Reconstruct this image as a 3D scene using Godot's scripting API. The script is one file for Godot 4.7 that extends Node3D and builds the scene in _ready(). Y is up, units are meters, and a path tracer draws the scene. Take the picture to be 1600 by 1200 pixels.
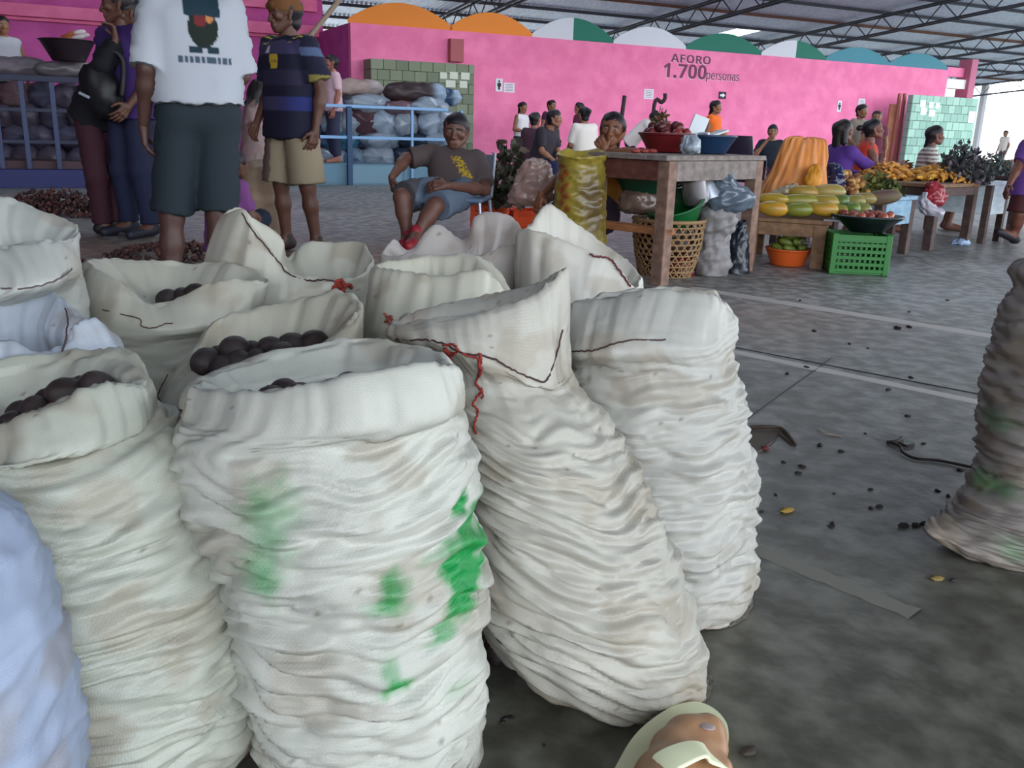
extends Node3D
# A market hall in the morning: open sacks of palm fruit in front, stalls, vendors and a pink wall behind.

const F := 1400.0          # focal length in pixels of the 1600 x 1200 frame
const PITCH := 0.2783
const ROLL := 0.0314
const EYE := Vector3(0, 0.92, 0)
var cam_basis := Basis(Vector3.RIGHT, -PITCH) * Basis(Vector3.BACK, ROLL)
var wall_at := Vector3.ZERO   # foot of the long wall's left corner
var wall_u := Vector3.RIGHT   # along the long wall, to the right
var wall_n := Vector3.BACK    # out of the wall, into the hall
var used := {}
var mats := {}
var rng := RandomNumberGenerator.new()
var noise := FastNoiseLite.new()
var noise2 := FastNoiseLite.new()
var ceil_n := 0

func _ready() -> void:
	rng.seed = 7
	camera_and_light()
	setup_noise()
	build_shell()
	build_sacks()
	build_far_left()
	build_stalls()
	build_people()
	build_floor_bits()

func camera_and_light() -> void:
	var cam := Camera3D.new()
	cam.name = "camera"
	cam.fov = rad_to_deg(2.0 * atan(600.0 / F))
	cam.near = 0.05
	cam.far = 300.0
	cam.transform = Transform3D(cam_basis, EYE)
	add_child(cam)
	cam.current = true
	var env := Environment.new()
	env.background_mode = Environment.BG_SKY
	var sm := ProceduralSkyMaterial.new()
	sm.sky_top_color = Color(0.88, 0.94, 1.0)
	sm.sky_horizon_color = Color(0.98, 0.99, 1.0)
	sm.ground_bottom_color = Color(0.42, 0.40, 0.38)
	sm.ground_horizon_color = Color(0.6, 0.6, 0.6)
	sm.sky_energy_multiplier = 1.0
	sm.sun_angle_max = 0.0
	var sky := Sky.new()
	sky.sky_material = sm
	env.sky = sky
	env.background_energy_multiplier = 4.0
	env.tonemap_mode = Environment.TONE_MAPPER_LINEAR
	env.tonemap_exposure = 1.5
	env.sdfgi_enabled = true
	env.ssao_enabled = true
	env.ssil_enabled = true
	var we := WorldEnvironment.new()
	we.name = "environment"
	we.environment = env
	add_child(we)
	wall_at = pt(550, 191, 17.8)
	wall_at.y = 0
	var e := pt(1480, 224, 25.0)
	e.y = 0
	wall_u = (e - wall_at).normalized()
	wall_n = Vector3(-wall_u.z, 0, wall_u.x)

# ---------------------------------------------------------------- placing
func ray(px: float, py: float) -> Vector3:
	return cam_basis * Vector3((px - 800.0) / F, (600.0 - py) / F, -1.0)

func pt(px: float, py: float, d: float) -> Vector3:   # the point seen there, d metres ahead
	var r := ray(px, py)
	return EYE + r * (d / -r.z)

func fl(px: float, py: float, h := 0.0) -> Vector3:   # the point seen there on a level h above the floor
	var r := ray(px, py)
	return EYE + r * ((h - EYE.y) / r.y)

func on_wall(px: float, py: float, off := 0.0) -> Vector3:
	var r := ray(px, py)
	var k := (wall_at + wall_n * off - EYE).dot(wall_n) / r.dot(wall_n)
	return EYE + r * k

func wp(s: float, h: float, t: float) -> Vector3:
	return wall_at + wall_u * s + wall_n * t + Vector3(0, h, 0)

func to_s(p: Vector3) -> float:
	return (p - wall_at).dot(wall_u)

func to_t(p: Vector3) -> float:
	return (p - wall_at).dot(wall_n)

func setup_noise() -> void:
	noise.seed = 11
	noise.noise_type = FastNoiseLite.TYPE_SIMPLEX
	noise.frequency = 1.0
	noise.fractal_type = FastNoiseLite.FRACTAL_NONE
	noise2.seed = 5
	noise2.noise_type = FastNoiseLite.TYPE_SIMPLEX
	noise2.frequency = 1.0
	noise2.fractal_octaves = 3

# ---------------------------------------------------------------- naming
func numbered(n: String) -> String:
	var k: int = used.get(n, -1) + 1
	used[n] = k
	return n if k == 0 else "%s_%03d" % [n, k]

func meta(o: Node, label: String, category: String, group := "", kind := "") -> void:
	if label: o.set_meta("label", label)
	if category: o.set_meta("category", category)
	if group: o.set_meta("group", group)
	if kind: o.set_meta("kind", kind)

func thing(called: String, label: String, category: String, at := Vector3.ZERO, group := "", turn := 0.0) -> Node3D:
	var o := Node3D.new()
	o.name = numbered(called)
	add_child(o)
	o.position = at
	o.rotation.y = turn
	meta(o, label, category, group)
	return o

func obj(called: String, mb: MB, m: Material, parent: Node = null, at := Vector3.ZERO) -> MeshInstance3D:
	return obj_mesh(called, mb.mesh(), m, parent, at)

func obj_mesh(called: String, me: Mesh, m: Material, parent: Node = null, at := Vector3.ZERO) -> MeshInstance3D:
	var o := MeshInstance3D.new()
	o.mesh = me
	o.material_override = m
	o.position = at
	if parent == null:
		o.name = numbered(called)
		add_child(o)
	else:
		o.name = called
		parent.add_child(o, true)
	return o

func struct(called: String, mb: MB, m: Material) -> MeshInstance3D:
	var o := obj(called, mb, m)
	o.set_meta("kind", "structure")
	return o

func copy_of(o: Node3D, label := "", at := Vector3.INF, turn := INF) -> Node3D:
	var c: Node3D = o.duplicate()
	c.name = numbered(String(o.name).rstrip("0123456789").rstrip("_"))
	add_child(c)
	if label: c.set_meta("label", label)
	if at != Vector3.INF: c.position = at
	if turn != INF: c.rotation.y = turn
	return c

# ---------------------------------------------------------------- materials
func mat(key: String, c := Color.WHITE, rough := 0.8, metal := 0.0) -> StandardMaterial3D:
	if mats.has(key): return mats[key]
	var m := StandardMaterial3D.new()
	m.resource_name = key
	m.albedo_color = c
	m.roughness = rough
	m.metallic = metal
	mats[key] = m
	return m

func cmat(c: Color, rough := 0.8, metal := 0.0) -> StandardMaterial3D:
	return mat("%s_%.2f_%.2f" % [c.to_html(), rough, metal], c, rough, metal)

func vmat(rough := 0.8, key := "vc") -> StandardMaterial3D:   # colour comes with the vertices
	var k := "%s_%.2f" % [key, rough]
	if mats.has(k): return mats[k]
	var m := mat(k, Color.WHITE, rough)
	m.vertex_color_use_as_albedo = true
	return m

func noise_tex(freq: float, dark: Color, light: Color, size := 512, seed_ := 1, oct := 5, mid := 0.5) -> NoiseTexture2D:
	var n := FastNoiseLite.new()
	n.noise_type = FastNoiseLite.TYPE_SIMPLEX
	n.frequency = freq
	n.seed = seed_
	n.fractal_octaves = oct
	var g := Gradient.new()
	g.set_color(0, dark)
	g.set_color(1, light)
	g.set_offset(0, mid - 0.3)
	g.set_offset(1, mid + 0.3)
	var t := NoiseTexture2D.new()
	t.width = size
	t.height = size
	t.seamless = true
	t.noise = n
	t.color_ramp = g
	return t

func bump_tex(freq: float, strength := 4.0, size := 512, seed_ := 1, oct := 4) -> NoiseTexture2D:
	var n := FastNoiseLite.new()
	n.noise_type = FastNoiseLite.TYPE_SIMPLEX
	n.frequency = freq
	n.seed = seed_
	n.fractal_octaves = oct
	var t := NoiseTexture2D.new()
	t.width = size
	t.height = size
	t.seamless = true
	t.noise = n
	t.as_normal_map = true
	t.bump_strength = strength
	return t

func tri_mat(key: String, albedo: Texture2D, scale: float, rough := 0.85, bump: Texture2D = null, tint := Color.WHITE, bump_amt := 0.5) -> StandardMaterial3D:
	if mats.has(key): return mats[key]
	var m := mat(key, tint, rough)
	m.albedo_texture = albedo
	m.uv1_triplanar = true
	m.uv1_world_triplanar = true
	m.uv1_scale = Vector3.ONE * scale
	if bump:
		m.normal_enabled = true
		m.normal_texture = bump
		m.normal_scale = bump_amt
	return m

func lin(c: Color) -> Color:
	return c.srgb_to_linear()

# ---------------------------------------------------------------- mesh building
class MB:
	var V := PackedVector3Array()
	var N := PackedVector3Array()
	var C := PackedColorArray()
	var T := PackedVector2Array()
	var I := PackedInt32Array()
	var col := Color.WHITE

	func tri(a: Vector3, b: Vector3, c: Vector3, out: Vector3) -> void:
		var n := (b - a).cross(c - a)
		if n.length_squared() < 1e-18: return
		n = n.normalized()
		var k := V.size()
		V.append(a); V.append(b); V.append(c)
		if n.dot(out) < 0.0:
			n = -n
			I.append(k); I.append(k + 1); I.append(k + 2)
		else:
			I.append(k); I.append(k + 2); I.append(k + 1)
		for i in 3:
			N.append(n); C.append(col); T.append(Vector2.ZERO)

	func quad(a: Vector3, b: Vector3, c: Vector3, d: Vector3, out: Vector3) -> void:
		tri(a, b, c, out)
		tri(a, c, d, out)

	func box(c: Vector3, size: Vector3, b := Basis.IDENTITY, bev := 0.0) -> void:
		var h := size * 0.5
		if bev <= 0.0: bev = minf(0.004, 0.12 * minf(size.x, minf(size.y, size.z)))
		var p := {}
		for sx in [-1, 1]:
			for sy in [-1, 1]:
				for sz in [-1, 1]:
					var s := Vector3(sx, sy, sz)
					for ax in 3:
						var q := s * (h - Vector3.ONE * bev)
						q[ax] = s[ax] * h[ax]
						p[[sx, sy, sz, ax]] = c + b * q
					tri(p[[sx, sy, sz, 0]], p[[sx, sy, sz, 1]], p[[sx, sy, sz, 2]], b * s)
		for ax in 3:
			var a1 := (ax + 1) % 3
			var a2 := (ax + 2) % 3
			for s0 in [-1, 1]:
				var k := []
				for ss in [[-1, -1], [1, -1], [1, 1], [-1, 1]]:
					var q := [0, 0, 0]
					q[ax] = s0; q[a1] = ss[0]; q[a2] = ss[1]
					k.append(p[[q[0], q[1], q[2], ax]])
				var o := Vector3.ZERO
				o[ax] = s0
				quad(k[0], k[1], k[2], k[3], b * o)
			for s1 in [-1, 1]:
				for s2 in [-1, 1]:
					var k2 := []
					for e in [[-1, a1], [1, a1], [1, a2], [-1, a2]]:
						var q2 := [0, 0, 0]
						q2[ax] = e[0]; q2[a1] = s1; q2[a2] = s2
						k2.append(p[[q2[0], q2[1], q2[2], e[1]]])
					var o2 := Vector3.ZERO
					o2[a1] = s1; o2[a2] = s2
					quad(k2[0], k2[1], k2[2], k2[3], b * o2)

	func bar(a: Vector3, b: Vector3, w: float, d: float, up := Vector3.UP) -> void:   # a squared bar from a to b
		var y := (b - a)
		var l := y.length()
		y /= l
		var x := up.cross(y)
		if x.length() < 1e-4: x = Vector3.RIGHT.cross(y)
		x = x.normalized()
		box((a + b) * 0.5, Vector3(w, l, d), Basis(x, y, x.cross(y)))

	func grid(rows: Array, closed: bool, cols: Array = [], flip := false, uv_rows: Array = []) -> void:   # rows of points, smooth normals
		var k := V.size()
		var nr := rows.size()
		var nc: int = rows[0].size()
		var acc := PackedVector3Array()
		acc.resize(nr * nc)
		for r in nr:
			V.append_array(rows[r])
			for c in nc:
				C.append(col if cols.is_empty() else cols[r][c])
				T.append(uv_rows[r][c] if uv_rows else Vector2(c, r))
		for r in nr - 1:
			var p0: PackedVector3Array = rows[r]
			var p1: PackedVector3Array = rows[r + 1]
			for c in (nc if closed else nc - 1):
				var c1 := (c + 1) % nc
				var n := (p0[c1] - p1[c]).cross(p1[c1] - p0[c])
				var i0 := r * nc + c
				var i1 := r * nc + c1
				var i2 := i0 + nc
				var i3 := i1 + nc
				acc[i0] += n; acc[i1] += n; acc[i2] += n; acc[i3] += n
				if flip:
					I.append(k + i0); I.append(k + i1); I.append(k + i2)
					I.append(k + i1); I.append(k + i3); I.append(k + i2)
				else:
					I.append(k + i0); I.append(k + i2); I.append(k + i1)
					I.append(k + i1); I.append(k + i2); I.append(k + i3)
		var s := -1.0 if flip else 1.0
		for n in acc:
			N.append(n.normalized() * s if n.length_squared() > 1e-24 else Vector3.UP)

	func tube(path: PackedVector3Array, radii, sides := 8, caps := true) -> void:
		var rows := []
		var n := path.size()
		var up := Vector3.UP
		var last := Vector3.ZERO
		for i in n:
			var d := (path[mini(i + 1, n - 1)] - path[maxi(i - 1, 0)]).normalized()
			var x := last - d * last.dot(d)
			if x.length() < 1e-3:
				x = d.cross(Vector3.UP if absf(d.y) < 0.9 else Vector3.RIGHT)
			x = x.normalized()
			last = x
			var y := d.cross(x)
			var r: float = radii[i] if radii is Array or radii is PackedFloat32Array else radii
			var row := PackedVector3Array()
			for k in sides:
				var a := TAU * k / sides
				row.append(path[i] + (x * cos(a) + y * sin(a)) * r)
			if caps and i == 0:
				var z := PackedVector3Array(); z.resize(sides); z.fill(path[0]); rows.append(z)
			rows.append(row)
			if caps and i == n - 1:
				var z2 := PackedVector3Array(); z2.resize(sides); z2.fill(path[i]); rows.append(z2)
		grid(rows, true, [], true)

	func lathe(profile: Array, sides := 24, at := Vector3.ZERO, b := Basis.IDENTITY, wob := 0.0) -> void:   # profile of [radius, height], bottom outside first
		var rows := []
		for q in profile:
			var row := PackedVector3Array()
			for k in sides:
				var a := TAU * k / sides
				var r: float = q[0] * (1.0 + wob * sin(3 * a + q[1] * 20.0))
				row.append(at + b * Vector3(cos(a) * r, q[1], sin(a) * r))
			rows.append(row)
		grid(rows, true)

	func ball(at: Vector3, r: Vector3, b := Basis.IDENTITY, nu := 14, nv := 8, nz: FastNoiseLite = null, amp := 0.0, fr := 1.0) -> void:
		var rows := []
		for i in nv + 1:
			var row := PackedVector3Array()
			var th := PI * i / nv
			for k in nu:
				var a := TAU * k / nu
				var d := Vector3(sin(th) * cos(a), -cos(th), sin(th) * sin(a))
				var m := 1.0
				if nz: m += amp * nz.get_noise_3dv((d + at * 7.0) * fr)
				row.append(at + b * (d * r * m))
			rows.append(row)
		grid(rows, true)

	func prism(poly: PackedVector2Array, o: Vector3, x: Vector3, y: Vector3, depth: Vector3) -> void:   # a flat outline pushed out by depth
		var c := Vector2.ZERO
		for q in poly: c += q
		c /= poly.size()
		var t := Geometry2D.triangulate_polygon(poly)
		for i in range(0, t.size(), 3):
			var a := o + x * poly[t[i]].x + y * poly[t[i]].y
			var b := o + x * poly[t[i + 1]].x + y * poly[t[i + 1]].y
			var e := o + x * poly[t[i + 2]].x + y * poly[t[i + 2]].y
			tri(a, b, e, -depth)
			tri(a + depth, b + depth, e + depth, depth)
		var cw := 1.0 if Geometry2D.is_polygon_clockwise(poly) else -1.0
		for i in poly.size():
			var p := poly[i]
			var q := poly[(i + 1) % poly.size()]
			var out2 := Vector2(-(q - p).y, (q - p).x) * cw
			quad(o + x * p.x + y * p.y, o + x * q.x + y * q.y, o + x * q.x + y * q.y + depth, o + x * p.x + y * p.y + depth, x * out2.x + y * out2.y)

	func mesh() -> ArrayMesh:
		var a := []
		a.resize(Mesh.ARRAY_MAX)
		a[Mesh.ARRAY_VERTEX] = V
		a[Mesh.ARRAY_NORMAL] = N
		a[Mesh.ARRAY_COLOR] = C
		a[Mesh.ARRAY_TEX_UV] = T
		a[Mesh.ARRAY_INDEX] = I
		var m := ArrayMesh.new()
		m.add_surface_from_arrays(Mesh.PRIMITIVE_TRIANGLES, a)
		return m

func spline(p: Array, per: int, closed := false) -> PackedVector3Array:   # Catmull-Rom through the points
	var out := PackedVector3Array()
	var n := p.size()
	for i in (n if closed else n - 1):
		var a: Vector3 = p[(i - 1 + n) % n] if closed else p[maxi(i - 1, 0)]
		var b: Vector3 = p[i]
		var c: Vector3 = p[(i + 1) % n]
		var d: Vector3 = p[(i + 2) % n] if closed else p[mini(i + 2, n - 1)]
		for k in per:
			out.append(b.cubic_interpolate(c, a, d, float(k) / per))
	if not closed: out.append(p[n - 1])
	return out

# ---------------------------------------------------------------- the hall
const S0 := -15.0
const S1 := 34.0
const T0 := -13.0
const T1 := 26.0
const SIDE := 15.0
const SIDE_T := 5.0

func roof_y(t: float) -> float:
	return 3.62 + 0.082 * (t + 12.0)

func build_shell() -> void:
	build_floor()
	build_walls()
	build_roof()
	build_signs()
	build_partitions()

func build_floor() -> void:
	var mb := MB.new()
	var rows := []
	var cols := []
	var cs := 0.4
	var x0 := -16.0
	var z0 := 4.0
	for r in 80:
		var row := PackedVector3Array()
		var cr := PackedColorArray()
		var z := z0 - pow(r / 79.0, 1.5) * 44.0
		for c in 100:
			var p := Vector3(x0 + c * 0.42, 0, z)
			row.append(p)
			var k := 0.5 + 0.25 * noise2.get_noise_2d(p.x * 0.45, p.z * 0.45) + 0.14 * noise.get_noise_2d(p.x * 1.7 + 40, p.z * 1.7)
			var a := Color(0.40, 0.39, 0.37).lerp(Color(0.60, 0.59, 0.575), k)
			a = a.lerp(Color(0.76, 0.76, 0.77), 0.42 * smoothstep(-3.0, -5.5, p.z))  # far floor paled in the vertex colour, standing in for light from the right
			var rust := clampf(1.15 - Vector2((p.x + 1.6) / 3.0, (p.z + 6.4) / 1.3).length(), 0.0, 1.0) * clampf(0.7 + noise.get_noise_2d(p.x, p.z * 2.0), 0, 1)
			a = a.lerp(Color(0.68, 0.46, 0.34), rust * 0.75)
			var rust2 := clampf(1.1 - Vector2((p.x - 1.3) / 1.0, (p.z + 4.6) / 0.4).length(), 0.0, 1.0)
			a = a.lerp(Color(0.55, 0.40, 0.34), rust2 * 0.7)
			var pale := clampf(1.0 - absf(p.z + 9.2) / 1.6, 0.0, 1.0) * clampf((-p.x - 1.0) / 2.0, 0, 1)
			a = a.lerp(Color(0.76, 0.74, 0.74), pale * 0.8)
			var oil := clampf(noise2.get_noise_2d(p.x * 0.9 + 9.0, p.z * 0.9) * 2.0 - 0.35, 0, 1)
			a = a.lerp(Color(0.36, 0.34, 0.31), oil * 0.6)
			var near_shade := clampf(1.25 - Vector2((p.x - 0.9) / 2.2, (p.z + 1.1) / 1.5).length() + 0.35 * noise2.get_noise_2d(p.x * 1.4, p.z * 1.4), 0.0, 1.0)
			a = a.lerp(Color(0.36, 0.355, 0.29), near_shade * 0.65)  # dimmer light on the near floor, painted as a dark olive tone
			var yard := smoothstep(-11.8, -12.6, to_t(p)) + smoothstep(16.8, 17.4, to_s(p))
			a = a.lerp(Color(0.86, 0.83, 0.78), clampf(yard, 0.0, 1.0))  # sunlit look painted into the yard ground, to bounce light onto the roof
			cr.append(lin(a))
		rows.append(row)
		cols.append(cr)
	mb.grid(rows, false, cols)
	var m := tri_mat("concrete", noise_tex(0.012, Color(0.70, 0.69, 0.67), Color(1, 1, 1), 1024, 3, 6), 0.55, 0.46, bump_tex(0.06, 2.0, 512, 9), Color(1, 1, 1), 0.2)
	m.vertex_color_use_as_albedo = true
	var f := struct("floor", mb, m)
	# slab underneath so that the ground has thickness
	var sb := MB.new()
	sb.box(Vector3(5, -0.12, -18), Vector3(60, 0.2, 56))
	obj("subbase", sb, cmat(Color(0.3, 0.3, 0.3)), f)
	# the pale cement bands across the slabs
	var band := cmat(Color(0.70, 0.67, 0.65), 0.7)
	for q in [[[1080, 450], [1640, 540], 0.105], [[1080, 536], [1640, 652], 0.062], [[1180, 858], [1430, 960], 0.05]]:
		var a: Vector3 = fl(q[0][0], q[0][1])
		var b: Vector3 = fl(q[1][0], q[1][1])
		var w: float = q[2]
		var side := (b - a).cross(Vector3.UP).normalized() * w * 0.5
		var bb := MB.new()
		var rr := []
		for i in 15:
			var p := a.lerp(b, i / 14.0)
			var j := side * (1.0 + 0.25 * noise.get_noise_1d(i * 1.3))
			rr.append(PackedVector3Array([p - j + Vector3(0, 0, 0), p - j * 0.9 + Vector3(0, 0.003, 0), p + j * 0.9 + Vector3(0, 0.003, 0), p + j]))
		bb.grid(rr, false)
		if w > 0.055:
			obj("cement_band", bb, band, f)
		else:
			obj("cement_band", bb, cmat(Color(0.45, 0.44, 0.40), 0.8), f)
	# hairline joints that run beside the bands
	for q in [[[1090, 532], [1560, 622]], [[1120, 690], [1300, 560]]]:
		var gb := MB.new()
		gb.tube(PackedVector3Array([fl(q[0][0], q[0][1], 0.0), fl((q[0][0] + q[1][0]) / 2.0, (q[0][1] + q[1][1]) / 2.0, 0.0), fl(q[1][0], q[1][1], 0.0)]), 0.004, 5)
		obj("joint", gb, cmat(Color(0.2, 0.19, 0.18)), f)

func wall_slab(mb: MB, sa: float, sb: float, h0: float, h1: float, t0: float, t1: float) -> void:
	mb.box(wp((sa + sb) / 2, (h0 + h1) / 2, (t0 + t1) / 2), Vector3(absf(sb - sa), absf(h1 - h0), absf(t1 - t0)), Basis(wall_u, Vector3.UP, wall_n))

func build_walls() -> void:
	var pink := tri_mat("pink_paint", noise_tex(0.01, Color(0.90, 0.44, 0.62), Color(0.96, 0.52, 0.69), 512, 21, 5), 0.35, 0.75, bump_tex(0.08, 2.0, 512, 4), Color(1, 1, 1), 0.2)
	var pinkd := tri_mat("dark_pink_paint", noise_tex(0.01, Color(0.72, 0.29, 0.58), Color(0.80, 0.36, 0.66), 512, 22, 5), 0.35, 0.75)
	var h := on_wall(900, 63).y
	var s_end := to_s(on_wall(1482, 114))
	var mb := MB.new()
	wall_slab(mb, 0, s_end, 0, h, -0.15, 0)
	struct("wall_back", mb, pink)
	# the return at the left corner and the deeper wall beyond it
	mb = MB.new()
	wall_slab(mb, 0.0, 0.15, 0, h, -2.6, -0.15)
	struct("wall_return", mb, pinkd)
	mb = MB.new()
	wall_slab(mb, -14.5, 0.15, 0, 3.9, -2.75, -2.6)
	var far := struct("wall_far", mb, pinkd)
	var r := ray(0, 24)
	var k := (wall_at - wall_n * 2.6 - EYE).dot(wall_n) / r.dot(wall_n)
	var y0 := (EYE + r * k).y
	r = ray(0, 5)
	var y1 := (EYE + r * k).y
	mb = MB.new()
	wall_slab(mb, -14.4, 0.0, y0, y1, -2.6, -2.35)
	wall_slab(mb, -14.4, 0.0, y0 - 0.06, y0, -2.6, -2.5)
	struct("trim_1", mb, pink)
	mb = MB.new()
	wall_slab(mb, -14.4, 0.0, y1 + 0.28, y1 + 0.5, -2.6, -2.45)
	struct("trim_2", mb, pink)
	# closed side on the left, with thickness
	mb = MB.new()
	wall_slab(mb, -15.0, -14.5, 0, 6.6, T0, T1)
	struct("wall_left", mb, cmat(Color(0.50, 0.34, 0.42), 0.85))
	# pink pier and white beam at the right end of the wall
	mb = MB.new()
	var sp := to_s(on_wall(1526, 118))
	wall_slab(mb, sp - 0.12, sp + 0.12, 0, on_wall(1526, 92).y, -0.5, -0.1)
	struct("trim_3", mb, cmat(Color(0.72, 0.42, 0.52), 0.8))
	mb = MB.new()
	wall_slab(mb, s_end - 0.1, sp - 0.12, 0, on_wall(1500, 150).y, -0.6, -0.45)
	struct("wall_end", mb, pink)
	mb = MB.new()
	wall_slab(mb, s_end - 0.05, sp - 0.05, on_wall(1500, 138).y, on_wall(1500, 123).y, -0.45, -0.2)
	struct("trim_4", mb, cmat(Color(0.9, 0.9, 0.88), 0.7))
	mb = MB.new()
	wall_slab(mb, s_end - 0.1, sp - 0.12, on_wall(1500, 119).y, on_wall(1500, 104).y, -0.45, -0.3)
	struct("trim_5", mb, pink)
	# the white building across the yard
	mb = MB.new()
	wall_slab(mb, 12.0, 40.0, 0, 6.0, -17.4, -17.0)
	var yard := struct("wall_yard", mb, tri_mat("whitewash", noise_tex(0.02, Color(0.86, 0.86, 0.85), Color(0.95, 0.95, 0.94), 256, 31), 0.3, 0.8))
	mb = MB.new()
	wall_slab(mb, 22.6, 30.0, 2.6, 2.75, -17.0, -16.93)
	wall_slab(mb, 22.6, 22.75, 0, 2.6, -17.0, -16.93)
	obj("door_frame", mb, cmat(Color(0.80, 0.76, 0.74), 0.8), yard)
	# scalloped boards on top of the wall
	var orange := cmat(Color(0.90, 0.52, 0.16), 0.7)
	var white := cmat(Color(0.80, 0.81, 0.84), 0.7)
	var green := cmat(Color(0.03, 0.42, 0.34), 0.7)
	var teal := cmat(Color(0.24, 0.50, 0.56), 0.7)
	var arch := [
		[545, 36, 708, 48, 8, 0, [[0.0, 1.0, orange, "orange arched board on top of the pink wall, the first at the corner"]]],
		[704, 47, 833, 58, 23, 0, [[0.0, 1.0, orange, "second orange arched board on the wall, next to the white and green one"]]],
		[833, 58, 960, 70, 31, 0, [[0.0, 0.49, white, "white half of the arched board beside the second orange board"], [0.49, 1.0, green, "green half of the arched board left of the large white arch"]]],
		[960, 70, 1073, 79, 45, 0, [[0.0, 1.0, white, "full white arched board above the painted capacity notice"]]],
		[1073, 79, 1191, 90, 55, 0, [[0.0, 1.0, green, "full dark green arched board right of the full white arch"]]],
		[1191, 90, 1292, 97, 66, 0, [[0.0, 0.52, white, "white half of the narrow arched board beyond the full green arch"], [0.52, 1.0, green, "green half of the narrow arched board beside the teal arches"]]],
		[1292, 97, 1391, 106, 77, 0, [[0.0, 1.0, teal, "teal arched board, the nearer of two at the right end"]]],
		[1391, 106, 1482, 114, 86, 0, [[0.0, 1.0, teal, "teal arched board, the last one at the right end of the wall"]]]]
	for a in arch:
		var sa := to_s(on_wall(a[0], a[1]))
		var sb := to_s(on_wall(a[2], a[3]))
		var hp := on_wall((a[0] + a[2]) / 2.0, a[4]).y - h
		for part in a[6]:
			var poly := PackedVector2Array([Vector2(0, 0)])
			var n := 18
			var w := (sb - sa)
			for i in n + 1:
				var f: float = lerpf(part[0], part[1], i / float(n))
				var yy := hp * (1.0 - pow(absf(2.0 * f - 1.0), 2.0))
				poly.append(Vector2((f - part[0]) * w, 0.07 + yy * 0.93))
			poly.append(Vector2((part[1] - part[0]) * w, 0))
			var pb := MB.new()
			pb.prism(poly, wp(sa + part[0] * w, h, -0.07), wall_u, Vector3.UP, wall_n * 0.03)
			var o := obj("arched_board", pb, part[2])
			meta(o, part[3], "board", "painted arched boards on top of the wall")

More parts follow.
